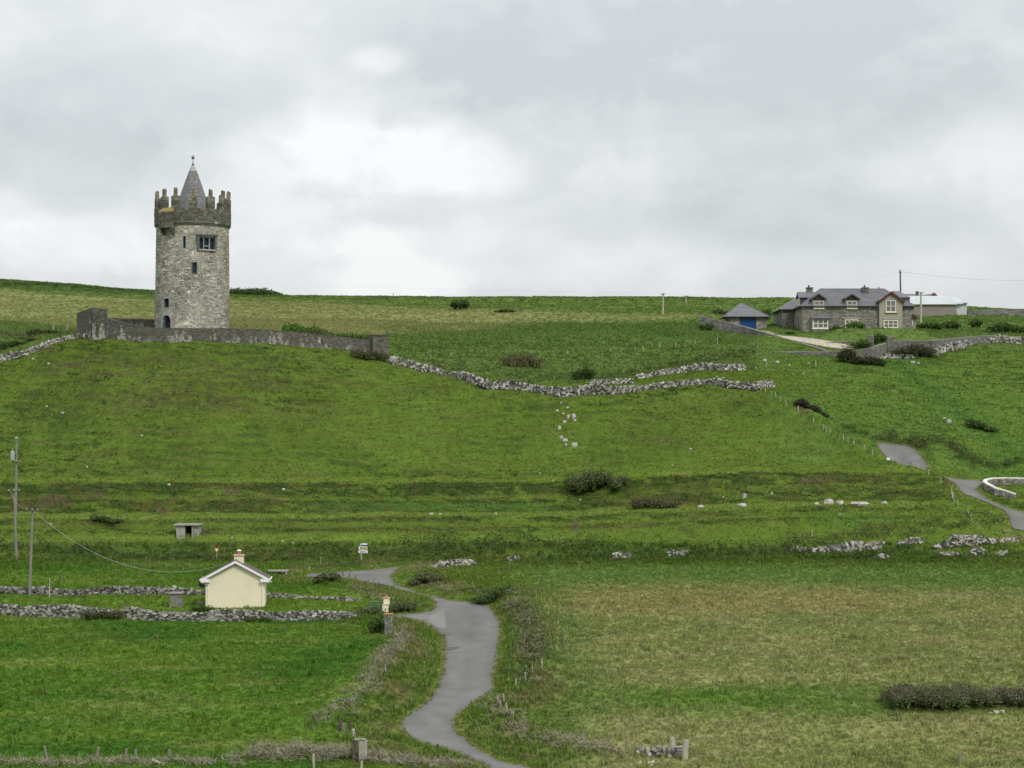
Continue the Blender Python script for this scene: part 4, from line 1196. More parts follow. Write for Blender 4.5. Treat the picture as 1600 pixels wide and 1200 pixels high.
# ------------------------------------------------------------------ mortared walls (castle bawn and others)
def bawn_pal(x, y, z, rel, r_):
    c = r_.choice([(0.122, 0.115, 0.096), (0.108, 0.103, 0.087), (0.138, 0.13, 0.108), (0.155, 0.147, 0.125), (0.092, 0.089, 0.075)])
    lim = 0.70 * n2(x / 1.7, y / 3, 61) + 0.75 * n2(x / .22, z / .8, 62) - 0.6 * rel
    if lim > 0.55: c = lerp3(c, (0.44, 0.425, 0.385), min(1, (lim - .55) * 5) * r_.uniform(.4, 1))
    return shade(c, r_.uniform(.85, 1.2))
def built_wall(name, path, label, cat='wall', group=None, th=0.5, pal=bawn_pal, sw=.3, sh=.17, cope=None, seed=3, cope_mat=None, closed_ends=True, cope_h=.08):
    """path: list of (x, y, z bottom, z top)"""
    o_ = thing(name, (path[0][0], path[0][1], path[0][2]), label, cat, group)
    core = MB(); st = MB(); cp = MB()
    n = len(path); offs = []
    for i in range(n):
        a = Vector(path[max(0, i - 1)][:2]); b = Vector(path[min(n - 1, i + 1)][:2]); d = (b - a).normalized()
        offs.append(Vector((d.y, -d.x)))
    for i in range(n - 1):
        p, q = path[i], path[i + 1]
        pv, qv = Vector(p[:2]), Vector(q[:2]); o0, o1 = offs[i] * (th / 2), offs[i + 1] * (th / 2)
        vs = []
        for (c_, of, zb_, zt__) in ((pv, o0, p[2], p[3]), (qv, o1, q[2], q[3])):
            for s_, zz in ((1, zb_ - .3), (-1, zb_ - .3), (-1, zt__ - .02), (1, zt__ - .02)):
                w_ = c_ + of * s_ * .96; vs.append((w_.x, w_.y, zz))
        core.add(vs, [(0, 4, 5, 1), (1, 5, 6, 2), (2, 6, 7, 3), (3, 7, 4, 0), (0, 1, 2, 3), (7, 6, 5, 4)])
        Ls = (qv - pv).length
        zbf = lambda s, p=p, q=q, L_=Ls: p[2] - .25 + (q[2] - p[2]) * s / L_
        ztf = lambda s, p=p, q=q, L_=Ls: p[3] + (q[3] - p[3]) * s / L_
        face_stones(st, pv + o0, qv + o1, zbf, ztf, sw, sh, pal, gap=.02, proud=.035, seed=seed + i)
        face_stones(st, pv - o0, qv - o1, zbf, ztf, sw * 1.5, sh * 1.4, pal, gap=.02, proud=.035, seed=seed + i + 50, side=-1)
        if cope is not None:
            vs = []
            for (c_, of, zt__) in ((pv, o0, p[3]), (qv, o1, q[3])):
                for s_, zz in ((1.14, zt__ - .004), (-1.14, zt__ - .004), (-1.1, zt__ + cope_h), (1.1, zt__ + cope_h)):
                    w_ = c_ + of * s_; vs.append((w_.x, w_.y, zz))
            cp.add(vs, [(0, 4, 5, 1), (1, 5, 6, 2), (2, 6, 7, 3), (3, 7, 4, 0), (0, 1, 2, 3), (7, 6, 5, 4)], cope)
    if closed_ends:
        for i, sgn in ((0, -1), (n - 1, 1)):
            p = path[i]; pv = Vector(p[:2]); o0 = offs[i] * (th / 2)
            a_, b_ = (pv + o0, pv - o0) if sgn > 0 else (pv - o0, pv + o0)
            face_stones(st, a_, b_, p[2] - .2, p[3], sw, sh, pal, gap=.02, proud=.03, seed=seed + 90 + i)
    core.build('core', M['core'], o_)
    st.build('stones', M['stone'], o_, kind='stuff')
    if cope is not None: cp.build('coping', cope_mat or M['stone'], o_)
    return o_
def wallpath(spec, ystep=None):
    """spec rows: (u, row of base, row of top, distance)"""
    o_ = []
    for u, vb, vt, y in spec:
        p = P(u, vb, y); g = H(p.x, y); o_.append((p.x, y, min(g, p.z) - .1, Z(vt, y)))
    return o_
def refine(path, n=3):
    o_ = []
    for i in range(len(path) - 1):
        for k in range(n): o_.append(tuple(np.array(path[i]) * (1 - k / n) + np.array(path[i + 1]) * k / n))
    return o_ + [path[-1]]
cc = (0.10, 0.095, 0.078)
built_wall('courtyard_wall', wallpath([(146, 528, 482, 270.6), (156, 528, 483, 270.3), (166, 528.5, 484, 270)]), 'raised corner block of the castle courtyard wall left of the tower', th=.6, cope=cc)
built_wall('courtyard_wall', wallpath([(123, 522, 490, 279), (135, 525, 486, 274.5), (145.5, 528, 482.5, 270.9)]), 'short sloping return of the courtyard wall at its far left corner', th=.5, cope=cc, seed=17)
built_wall('courtyard_wall', refine(wallpath([(166.5, 529, 498, 270), (190, 529, 504, 268.8), (215, 530, 509.5, 268), (243, 531, 513.5, 267.6), (300, 534, 514, 267.6), (360, 538, 514, 268.4), (400, 541, 515.5, 269.5), (450, 543, 518.5, 271),
    (500, 547, 523.5, 273), (540, 551, 528, 275), (578, 555, 532, 277)]), 2), 'long curved courtyard wall with whitish lime stains running in front of the castle tower', th=.55, cope=cc, seed=23)
built_wall('courtyard_wall', wallpath([(579, 556, 524, 277), (603, 558, 525, 277.8)]), 'squat square end pier of the courtyard wall beside the field wall', th=2.0, cope=cc, seed=77)
built_wall('courtyard_wall', wallpath([(150, 514, 497, 291), (200, 514, 499, 291.5), (262, 514, 500.5, 292)]), 'plain dark rear courtyard wall seen behind the tower foot', th=.5, cope=cc, seed=88)
# grass tuft growing on the raised corner is scrub, see below

# ------------------------------------------------------------------ dry-stone walls
DS = [(0.46, 0.44, 0.40), (0.34, 0.325, 0.29), (0.22, 0.21, 0.18), (0.14, 0.135, 0.115), (0.09, 0.088, 0.075), (0.27, 0.25, 0.21), (0.06, 0.06, 0.052), (0.52, 0.50, 0.46)]
def dry_wall(name, spec, label, group=None, th=.55, size=.34, seed=1, pale=1.0, tilt=.5, ragged=.25, ymax=None, big=0, kind_flat=False, ymin=100):
    """spec rows: (u, row of the foot, row of the top)"""
    r_ = random.Random(seed); pts = []
    for u, vb, vt in spec:
        g = G(u, vb, ymax=ymax or 700, ymin=ymin); pts.append((g.x, g.y, (vb - vt) * g.y / F * .86))
    o_ = thing(name, (pts[0][0], pts[0][1], H(pts[0][0], pts[0][1])), label, 'stone wall', group)
    path = resample(pts, .5); gz = Hfull(np.array([p[0] for p in path]), np.array([p[1] for p in path]))
    core = MB(); st = MB(); bigs = []
    for i in range(len(path) - 1):
        p, q = path[i], path[i + 1]; d = Vector((q.x - p.x, q.y - p.y)).normalized(); nn = Vector((d.y, -d.x)) * th * .32
        vs = []
        for a, z_ in ((p, gz[i]), (q, gz[i + 1])):
            hh = a.z * .72
            for s_, zz, k in ((1, z_ - .3, 1), (-1, z_ - .3, 1), (-1, z_ + hh, .6), (1, z_ + hh, .6)): vs.append((a.x + nn.x * s_ * k, a.y + nn.y * s_ * k, zz))
        core.add(vs, [(0, 4, 5, 1), (1, 5, 6, 2), (2, 6, 7, 3), (3, 7, 4, 0), (0, 1, 2, 3), (7, 6, 5, 4)])
    tot = 0
    for i in range(len(path) - 1):
        p, q = path[i], path[i + 1]; seg = Vector((q.x - p.x, q.y - p.y)); Ls = seg.length
        if Ls < .01: continue
        d = seg / Ls; nn = Vector((d.y, -d.x)); ang = math.atan2(d.y, d.x)
        h = p.z * (1 - ragged + 2 * ragged * n2(tot / 2.2, seed * 3.1, 7)); tot += Ls
        rows = max(1, int(h / (size * .55)))
        for sgn in (1, -1):
            for k in range(rows + 1):
                zz = gz[i] + h * (k + .4) / (rows + .6)
                s = r_.uniform(-.1, .1)
                while s < Ls:
                    w_ = size * r_.uniform(.55, 1.5); hh = size * r_.uniform(.35, .8); dd = size * r_.uniform(.6, 1.0)
                    c = r_.choice(DS); c = shade(c, r_.uniform(.8, 1.15) * pale)
                    off = th * .5 * (1 - .3 * k / (rows + 1)) * sgn * r_.uniform(.75, 1.05)
                    pos = Vector((p.x + d.x * s + nn.x * off, p.y + d.y * s + nn.y * off, zz + r_.uniform(-.05, .05)))
                    rot = Matrix.Rotation(ang, 3, 'Z') @ Matrix.Rotation(r_.gauss(0, tilt), 3, 'Y') @ Matrix.Rotation(r_.gauss(0, .25), 3, 'X')
                    if big and k == rows and sgn == 1 and len(bigs) < big and r_.random() < .6 and w_ > size * .8:
                        bigs.append((pos, (w_ * 1.15, dd, hh * 1.15), rot, c))
                    else: st.box(pos, (w_, dd, hh), rot, c, jit=.22, rnd=r_)
                    s += w_ * .82
    core.build('core', M['core'], o_)
    st.build('stones', M['dry'], o_, kind='stuff')
    for pos, sz, rot, c in bigs:
        m_ = MB(); m_.stone(pos, sz, rot, c, r_); m_.build('stone', M['dry'], o_)
    return o_
dry_wall('field_wall', [(611, 568, 556), (657, 580, 569), (700, 587, 578), (744, 601, 587), (784, 608, 592), (827, 611, 599), (880, 620, 602), (915, 617, 602),
                        (963, 615, 604), (1015, 609, 600), (1064, 603, 596), (1103, 601, 593), (1138, 606, 595), (1182, 611, 600), (1206, 605, 597)],
         'long rough pale dry-stone wall following the brow from castle pier to fence', size=.34, tilt=.85, ymax=272, seed=4, pale=.95)
dry_wall('field_wall', [(925, 601, 594), (960, 600, 593), (990, 598, 591)], 'short low stretch of tumbled wall just behind the brow wall', size=.36, tilt=.7, seed=5, ymin=267)
dry_wall('field_wall', [(998, 592, 585), (1037, 586, 576), (1077, 581, 572), (1107, 577, 567), (1135, 580, 570), (1164, 579, 568)], 'ruined dry-stone wall climbing to the end of the long grey garden wall', size=.38, tilt=.7, seed=6, ymin=267)
dry_wall('field_wall', [(-30, 576, 565), (0, 566, 555), (16, 561, 549), (37, 556.5, 546), (65, 545, 537), (84, 537, 530), (106, 531, 525), (127, 528, 522), (147, 529, 524)],
         'dry-stone wall running downhill to the left from the courtyard corner', size=.33, tilt=.7, seed=7, ymax=283)
dry_wall('field_wall', [(-40, 960, 941), (0, 961, 942), (40, 963, 944), (80, 965, 946), (116, 966, 947), (150, 965, 948), (188, 964, 950)],
         'dark-and-white dry-stone wall at the left edge below the leaning pole', size=.25, tilt=.35, seed=8, big=40, pale=.8)
dry_wall('field_wall', [(198, 967, 949), (230, 969, 951), (280, 970, 953), (340, 970, 952), (384, 971, 951), (432, 971, 953), (480, 970, 955), (520, 968, 957), (556, 966, 959)],
         'flat-stoned dry wall in front of the cream cottage', size=.25, tilt=.25, seed=9, big=60, pale=.82)
dry_wall('field_wall', [(-40, 927, 917), (0, 927, 917), (60, 929, 916), (120, 931, 920), (180, 929, 916), (240, 929, 919), (280, 929, 921), (322, 930, 923)],
         'grey dry-stone wall behind the garden, left of the cottage', size=.27, tilt=.4, seed=10, pale=.7)
dry_wall('field_wall', [(419, 933, 928), (450, 934, 928.5), (480, 936, 932), (520, 937.5, 934), (560, 938.5, 935)], 'low crumbling wall to the right of the cottage', size=.26, tilt=.4, seed=11, pale=.8)
for k, (sp_, lb) in enumerate([
    ([(672, 889, 884), (690, 886, 881), (706, 884, 878), (746, 883, 878)], 'line of white wall stones in grass right of the road junction'),
    ([(795, 877, 872), (808, 875, 869)], 'tiny cluster of white wall stones in the hedge bank above the tan field'),
    ([(1232, 859, 853), (1262, 862, 855), (1290, 862, 853), (1340, 860, 850), (1380, 857, 849)], 'longest white-stoned ruined wall in the bank above the tan field'),
    ([(1404, 851, 844), (1440, 848, 842)], 'short white-stoned remnant between the two longer ruined walls'),
    ([(1460, 857, 849), (1490, 853, 840), (1520, 851, 839), (1560, 848, 841), (1592, 845, 839)], 'ragged white-stoned wall nearest the right lane'),
    ([(1472, 870, 864), (1498, 868, 863)], 'lowest white stones beneath the ragged wall near the right lane'),
    ([(1518, 867, 860), (1537, 866, 859)], 'small white stone heap beside the lowest wall remnant'),
    ([(1562, 868, 862), (1574, 867, 862)], 'right-hand small white stone heap under the ragged wall'),
    ([(1045, 868, 863), (1074, 867, 862)], 'few white stones in the hedge bank at mid field edge'),
    ([(960, 872, 867), (985, 871, 867)], 'faint broken wall stones left of the mid bank stones'),
    ([(1370, 873, 868), (1386, 872, 867)], 'loose white stones under the longest ruined wall')]):
    dry_wall('ruined_wall', sp_, lb, size=.33, tilt=.9, seed=30 + k, pale=1.0, ragged=.9, th=.3, ymax=235)
dry_wall('field_wall', [(1370, 561, 555), (1400, 560, 553), (1430, 559, 551)], 'pale low dry wall below the windswept bush near the gate piers', size=.36, tilt=.5, seed=44, ymin=285)
dry_wall('field_wall', [(1440, 557, 545), (1462, 554, 541), (1490, 547, 534), (1520, 537, 526), (1560, 534, 524), (1600, 537, 526), (1660, 541, 530)],
         'dry-stone wall rising to the right edge below the house', size=.42, tilt=.55, seed=45, ymin=285)

# ------------------------------------------------------------------ loose boulders
LINE = 'pale stones lying in a broken line down the hillside'
stones = [(877, 630, 4, .6), (887, 637, 5, .6), (871, 643, 5, .6), (880, 647, 5, .6), (888, 653, 8, .9), (896, 652, 9, .8), (898, 658, 5, 1.0), (882, 660, 6, .8),
          (874, 670, 6, 1.3), (877, 685, 9, .6), (883, 690, 10, .7), (884, 696, 6, .7), (898, 697, 9, .9)]
def boulder(u, v, w_, asp, label, group=None, seed=0, c=(0.42, 0.40, 0.355), **kw):
    r_ = random.Random(seed); g = G(u, v, **kw); s = w_ * g.y / F * 1.1
    m_ = MB(); m_.stone((g.x, g.y, g.z + s * asp * .16), (s, s * .8, s * asp), Matrix.Rotation(r_.uniform(0, 3), 3, 'Z') @ Matrix.Rotation(r_.uniform(-.3, .3), 3, 'X'), shade(c, r_.uniform(.85, 1.12)), r_)
    o_ = m_.build('boulder', M['dry'], origin=(g.x, g.y, g.z)); tag(o_, label, 'boulder', group)
for k, (u, v, w_, a_) in enumerate(stones):
    boulder(u, v, w_, a_, 'pale weathered stone in the broken line down the middle of the hill', LINE, 60 + k, ymax=272)
RIGHT = [(1276, 788, 8, .5, 'smallest pale stone at the left end of the terrace row'), (1295, 787, 16, .6, 'rounded grey boulder in the terrace stone row'),
         (1312, 787, 14, .5, 'pale slab just right of the rounded terrace boulder'), (1342, 788, 28, .22, 'longest flat white slab lying on the terrace'),
         (1381, 787, 15, .3, 'flat white stone at the right end of the terrace row'), (1159, 791, 17, .4, 'flat grey slab on the terrace under the brown bank'),
         (1163, 777, 8, 1.1, 'upright tan stone in the bank above the terrace'), (1206, 772, 5, .9, 'small white stone in the bank left of the soil scar'),
         (1483, 661, 9, .9, 'tan block standing in the grass beyond the upper lane'), (1475, 654, 8, .3, 'flat white stone beside the tan block beyond the lane'),
         (1095, 793, 10, .5, 'pale stone on the terrace right of the brown bush')]
for k, (u, v, w_, a_, lb) in enumerate(RIGHT): boulder(u, v, w_, a_, lb, None, 90 + k)
for k, (u, v, w_) in enumerate([(73, 634, 5), (98, 645, 6), (136, 729, 4), (221, 680, 7), (264, 756, 6), (79, 818, 5), (362, 839, 4), (443, 764, 6), (674, 803, 8), (688, 803, 6), (775, 802, 5),
                                (843, 739, 4), (862, 744, 3), (1079, 701, 5), (864, 750, 3), (907, 780, 4), (1051, 726, 3), (441, 845, 5), (457, 848, 5), (52, 560, 5), (76, 568, 6), (1503, 615, 3),
                                (1263, 567, 5), (1233, 570, 5), (1215, 566, 8), (1195, 563, 8), (1180, 574, 6), (1130, 590, 5), (1120, 588, 4), (700, 587, 4), (1255, 583, 4), (1130, 776, 4), (1312, 803, 4)]):
    boulder(u, v + 1, w_, .5, 'small pale stone scattered in the hillside turf', 'small pale stones scattered over the turf', 130 + k)
for k, (u, v, w_, lb) in enumerate([(1426, 567, 9, 'white boulder below the windswept bush by the garden gate'), (1435, 568, 6, 'smaller white stone beside the boulder below the windswept bush'), (1318, 541, 11, 'white rounded rock at the edge of the gravel drive'),
                                 (612, 994, 7, 'small white stone at the foot of the grey gate pillar'), (620, 992, 6, 'second small white stone near the grey gate pillar'), (686, 1192, 14, 'flat pale stone on the verge by the lane, left of the bend'),
                                 (672, 1197, 10, 'small pale stone below the flat verge stone'), (1556, 1114, 14, 'flat pale stone before the dark thicket at right'), (1566, 1112, 10, 'white stone beside the flat stone before the dark thicket'),
                                 (1548, 1115, 8, 'small grey stone at the left of the thicket stones')]):
    boulder(u, v, w_, .4, lb, None, 180 + k)
# tumbled wall end in the right foreground: stones big enough to pick apart
g = G(1035, 1184); pile = thing('stone_wall_end', (g.x, g.y, g.z), 'ruined end of a dry-stone wall in the foreground field, right of the lane', 'stone wall')
kk = g.y / F; r_ = random.Random(4)
for u, v, w_, h_ in [(1002, 1170, 13, 6), (1012, 1172, 8, 8), (1014, 1179, 9, 8), (1025, 1171, 14, 5), (1027, 1167, 9, 5), (1037, 1170, 7, 7), (1041, 1167, 7, 5), (1045, 1173, 8, 7), (1052, 1173, 9, 6), (1062, 1172, 12, 6),
                     (1046, 1181, 9, 7), (1056, 1181, 9, 6), (1066, 1183, 7, 6), (1036, 1178, 9, 5), (1060, 1176.6, 18, 2.5), (1027, 1178, 8, 5), (1061, 1167, 20, 2), (998, 1175, 8, 5), (1020, 1183, 8, 5), (1005, 1181, 7, 4)]:
    for lay in (0, 1):
        m_ = MB(); p = P(u, v, g.y + .1 + .5 * lay + r_.uniform(-.1, .1)); m_.stone(p, (w_ * kk * 1.05, .45, h_ * kk * 1.1), Matrix.Rotation(r_.gauss(0, .12), 3, 'Y') @ Matrix.Rotation(r_.gauss(0, .2), 3, 'Z'),
            shade(r_.choice([(0.30, 0.29, 0.26), (0.22, 0.21, 0.19), (0.40, 0.38, 0.33), (0.16, 0.155, 0.14)]), r_.uniform(.9, 1.1)), r_)
        m_.build('stone', M['dry'], pile)
m_ = MB()
for k in range(40):
    m_.box(P(1003 + r_.uniform(0, 66), 1177 + r_.uniform(-3, 8), g.y + .4 + r_.uniform(-.3, .3)), (.35, .4, .22), Matrix.Rotation(r_.uniform(0, 3), 3, 'Z'), (0.10, 0.10, 0.085), jit=.2, rnd=r_)
m_.build('hearting', M['dry'], pile, kind='stuff')
for k, (u, v, w_) in enumerate([(1000, 1190, 6), (1015, 1192, 8), (1020, 1190, 7), (1029, 1189, 5), (1018, 1196, 6), (1041, 1194, 4)]):
    boulder(u, v + 1, w_, .5, 'small white stone fallen in grass before the foreground wall end', 'white stones fallen before the wall end', 230 + k, c=(0.62, 0.61, 0.57))
# ------------------------------------------------------------------ joinery helper
def window(parent, x0, x1, z0, z1, y, nx, nz, zsplit=0.5, frame=None, depth=.08, bar=.08, normal='y', name='window', glass=None):
    """a framed window facing -y (normal 'y') or -x (normal 'x'; then x0, x1 are y values and y is x)"""
    frame = frame or M['frame_cream']; glass = glass or M['glass']
    def pt(a, n_, z): return (a, y - n_, z) if normal == 'y' else (y - n_, a, z)
    def blk(mb_, a0, a1, n0, n1, c0, c1):
        vs = [pt(a, n_, z_) for z_ in (c0, c1) for a, n_ in ((a0, n1), (a1, n1), (a1, n0), (a0, n0))]
        f = [(0, 3, 2, 1), (4, 5, 6, 7), (0, 1, 5, 4), (1, 2, 6, 5), (2, 3, 7, 6), (3, 0, 4, 7)]
        mb_.add(vs, f)
    m_ = MB()
    xs = [x0 + (x1 - x0) * i / nx for i in range(nx + 1)]
    zs_ = [z0] + ([z0 + (z1 - z0) * zsplit] if nz == 2 else []) + [z1]
    for i, x_ in enumerate(xs):
        w_ = bar * (1.0 if 0 < i < nx else 1.2); a = min(max(x_ - w_ / 2, x0), x1 - w_); blk(m_, a, a + w_, 0, depth, z0, z1)
    for i, z_ in enumerate(zs_):
        w_ = bar * (0.8 if 0 < i < len(zs_) - 1 else 1.2); c = min(max(z_ - w_ / 2, z0), z1 - w_)
        for k in range(nx): blk(m_, xs[k] + bar * .6, xs[k + 1] - bar * .6, 0.004, depth - .006, c, c + w_)
    o_ = m_.build(name, frame, parent)
    for k in range(nx):
        for j in range(len(zs_) - 1):
            g_ = MB(); a0, a1, c0, c1 = xs[k] + .02, xs[k + 1] - .02, zs_[j] + .02, zs_[j + 1] - .02
            g_.add([pt(a0, .025, c0), pt(a1, .025, c0), pt(a1, .025, c1), pt(a0, .025, c1)], [(0, 1, 2, 3)]); g_.build('pane', glass, o_)
    m_ = MB(); blk(m_, x0 - .08, x1 + .08, -.02, depth + .10, z0 - .12, z0 - .004); m_.build('sill', frame, o_)
    return o_

def slab(mb_, pts, t_=.12, col=None):
    """roof plane given by its top outline, thickened downwards"""
    mb_.prism(pts, (0, 0, -t_), col)

# ------------------------------------------------------------------ the cream cottage
ca = math.radians(4.2)
cg = G(367.5, 950.5); cg = P(367.5, 949.5, cg.y); cz0 = cg.z
def cf(x, y, z):     # local: x across the gable, y depth, z height
    return (cg.x + x * math.cos(ca) - y * math.sin(ca), cg.y + x * math.sin(ca) + y * math.cos(ca), cz0 + z)
k_ = cg.y / F
W2 = 45.8 * k_; HE = 47 * k_; HR = 71.5 * k_; DP = 2.9
cott = thing('cottage', cf(0, DP / 2, 0), 'small cream rendered cottage with white bargeboards seen from its windowless gable end', 'cottage')
m_ = MB()
sec = [(-W2, -.35), (W2, -.35), (W2, HE), (0, HR), (-W2, HE)]
m_.add([cf(x, 0, z) for x, z in sec] + [cf(x, DP, z) for x, z in sec], [(0, 1, 2, 3, 4), (9, 8, 7, 6, 5), (1, 6, 7, 2), (0, 4, 9, 5), (0, 5, 6, 1), (2, 7, 8, 3), (3, 8, 9, 4)])
m_.build('wall', M['cream'], cott)
m_ = MB(); m_.span(-W2 - .03, W2 + .03, -.035, DP + .03, -.6, .02, cf); m_.build('plinth', M['plinth'], cott)
ov = 7.4 * k_; sl = (HR - HE) / W2
rf = None
for sg in (-1, 1):
    m_ = MB(); xe = sg * (W2 + ov * .93); ze = HR - sl * abs(xe)
    tp = [cf(0, -.30, HR + .11), cf(xe, -.30, ze + .11), cf(xe, DP + .3, ze + .11), cf(0, DP + .3, HR + .11)]
    m_.prism(tp if sg > 0 else tp[::-1], (0, 0, -.09)); r_o = m_.build('roof', M['tile'], cott)
    for kk in range(9):         # tile courses
        m2 = MB(); f0, f1 = kk / 9, (kk + 1.06) / 9
        a = lambda f: (xe * f, HR + (ze - HR) * f)
        (xa, za_), (xb, zb_) = a(f0), a(min(f1, 1.01))
        t4 = [cf(xa, -.31, za_ + .115), cf(xb, -.31, zb_ + .14), cf(xb, DP + .31, zb_ + .14), cf(xa, DP + .31, za_ + .115)]
        m2.prism(t4 if sg > 0 else t4[::-1], (0, 0, -.03)); m2.build('tile_course', M['tile'], r_o)
    # bargeboard and boxed eaves
    m_ = MB(); bh = .22
    m_.prism([cf(0, -.36, HR + .10), cf(0, -.36, HR + .10 - bh), cf(xe, -.36, ze + .10 - bh), cf(xe, -.36, ze + .10)][::-sg], tuple(Vector(cf(0, .05, 0)) - Vector(cf(0, 0, 0))))
    m_.build('bargeboard', M['white'], r_o)
    m_ = MB(); x0_, x1_ = sorted((sg * (W2 - .62 * 0.6), xe + sg * .03))
    m_.span(x0_, x1_, -.375, -.02, ze - .20, ze + .10, cf); m_.build('box_end', M['white'], r_o)
    m_ = MB(); m_.span(min(sg * W2, xe), max(sg * W2, xe), -.02, DP + .2, ze - .17, ze - .06, cf); m_.build('soffit', M['white'], r_o)
    m_ = MB(); m_.tube(cf(xe + sg * .07, -.40, ze + .02), cf(xe + sg * .07, DP + .3, ze + .02), .075, n=8); gt = m_.build('gutter', M['white'], cott)
    m_ = MB(); xd = sg * (W2 - .22)
    m_.tube(cf(xe + sg * .05, -.28, ze - .04), cf(xe, -.26, ze - .22), .04); m_.tube(cf(xe, -.26, ze - .22), cf(xd, -.06, ze - .48), .04)
    m_.tube(cf(xd, -.06, ze - .46), cf(xd, -.06, .0), .042); m_.build('downpipe', M['white'], gt)
m_ = MB(); m_.tube(cf(0, -.34, HR + .12), cf(0, DP + .3, HR + .12), .07, n=8); m_.build('ridge_tile', M['tile'], cott)
m_ = MB(); cx_ = 0.25
m_.span(cx_ - .42, cx_ + .42, 1.0, 1.9, HR - .5, HR + .47, cf); ch = m_.build('chimney', M['cream'], cott)
m_ = MB(); m_.span(cx_ - .5, cx_ + .5, 0.92, 1.98, HR + .474, HR + .57, cf); m_.build('chimney_cap', M['plinth'], ch)
m_ = MB(); m_.lathe(cf(cx_, 1.45, HR + .57), [(.16, 0), (.13, .28)], 12); m_.build('chimney_pot', M['terracotta'], ch)
m_ = MB(); m_.lathe(cf(cx_, 1.45, HR + .87), [(.2, 0), (.22, .05), (.12, .13), (.03, .15)], 12); m_.build('cowl', M['white'], ch)
m_ = MB(); m_.lathe(cf(cx_, 1.45, HR + .845), [(.07, 0), (.07, .03)], 8); m_.build('cowl_stem', M['iron'], ch)
m_ = MB(); m_.span(-.18, .18, -.03, .02, HR - .52, HR - .44, cf); m_.span(-.18, -.13, -.03, .02, HR - .44, HR - .3, cf); m_.span(.13, .18, -.03, .02, HR - .44, HR - .3, cf)
v_ = m_.build('gable_vent', M['white'], cott)
m_ = MB()
for q in range(3): m_.span(-.12, .12, -.02, .015, HR - .43 + .045 * q, HR - .40 + .045 * q, cf)
m_.build('vent_louvre', M['plinth'], v_)
m_ = MB(); m_.tube(cf(W2 + .30, -.1, HE - .15), cf(W2 + .62, -.2, HE - .45), .03); m_.tube(cf(W2 + .62, -.2, HE - .45), cf(W2 + .5, -.2, HE - .3), .03); m_.build('gutter_bracket', M['white'], cott)
# dark dish on the side wall
m_ = MB(); c_ = Vector(cf(-W2 - .38, 1.2, 2.05)); ax = Vector((0.15, 0.95, -.1)).normalized(); q_ = ax.to_track_quat('Z', 'Y').to_matrix()
for i in range(16):
    a, b = 2 * math.pi * i / 16, 2 * math.pi * (i + 1) / 16
    for r0_, r1_, d0_, d1_ in ((0, .18, .09, .07), (.18, .34, .07, 0)):
        m_.add([c_ + q_ @ Vector((math.cos(a) * r0_, math.sin(a) * r0_, d0_)), c_ + q_ @ Vector((math.cos(a) * r1_, math.sin(a) * r1_, d1_)), c_ + q_ @ Vector((math.cos(b) * r1_, math.sin(b) * r1_, d1_)), c_ + q_ @ Vector((math.cos(b) * r0_, math.sin(b) * r0_, d0_))], [(0, 1, 2, 3)])
m_.tube(c_ + ax * .05, Vector(cf(-W2, 1.4, 2.0)), .03); m_.build('satellite_dish', M['black'], cott)
# fuse: low slab roof behind the cottage
g = G(435, 897); m_ = MB(); m_.box((g.x, g.y, g.z + .35), (2.0, 1.2, .12)); s_ = m_.build('slab', M['concrete'], thing('well_cover', (g.x, g.y, g.z), 'low grey concrete slab cover in the grass behind the cottage', 'slab cover'))
m_ = MB()
for dx in (-.8, .8): m_.box((g.x + dx, g.y, g.z + .1), (.2, 1.0, .42))
m_.build('support', M['concrete'], s_.parent, kind='stuff')

# ------------------------------------------------------------------ garden cupboard
g = G(274.5, 950); k_ = g.y / F; wd, hh, dd = 19.5 * k_, 22 * k_, 1.0
cup = thing('garden_hut', (g.x, g.y, g.z), 'small weathered plank hut with black strap hinges left of the cottage', 'hut')
m_ = MB(); m_.box((g.x, g.y + dd / 2 + .03, g.z + hh / 2 - .1), (wd - .06, dd, hh + .2)); m_.build('body', M['wood'], cup)
for i in range(6):
    m_ = MB(); x_ = g.x - wd / 2 + wd * (i + .5) / 6; m_.box((x_, g.y, g.z + hh / 2 - .05), (wd / 6 - .025, .05, hh + random.uniform(-.03, .02) + .1)); m_.build('plank', M['wood'], cup)
m_ = MB(); m_.box((g.x, g.y + dd / 2, g.z + hh + .06), (wd + .16, dd + .3, .07), Matrix.Rotation(.05, 3, 'X')); m_.build('hut_roof', M['wood'], cup)
for z_ in (.3, .75):
    m_ = MB(); m_.box((g.x + wd * .34, g.y - .04, g.z + hh * z_), (.34, .025, .05)); m_.build('hinge', M['iron'], cup)
m_ = MB(); m_.box((g.x - wd * .42, g.y - .04, g.z + hh * .5), (.06, .03, .14)); m_.build('latch', M['iron'], cup)
# bird-table post behind the hut
g2 = G(272.5, 927); m_ = MB(); bt = thing('garden_post', (g2.x, g2.y, g2.z), 'short post with a pale cap standing behind the plank hut', 'post')
m_.tube((g2.x, g2.y, g2.z - .2), (g2.x, g2.y, Z(918, g2.y)), .07); m_.build('shaft', M['terracotta'], bt)
m_ = MB(); m_.lathe((g2.x, g2.y, Z(918, g2.y)), [(.07, 0), (.2, .05), (.14, .16), (.03, .2)], 10); m_.build('cap', M['woodpale'], bt)
g3 = G(312, 945.5); m_ = MB(); m_.stone((g3.x, g3.y, g3.z + .15), (.75, .4, .35), None, (.2, .19, .17)); o_ = m_.build('boulder', M['dry'], origin=g3); tag(o_, 'grey boulder at the cottage corner below the dark dish', 'boulder')

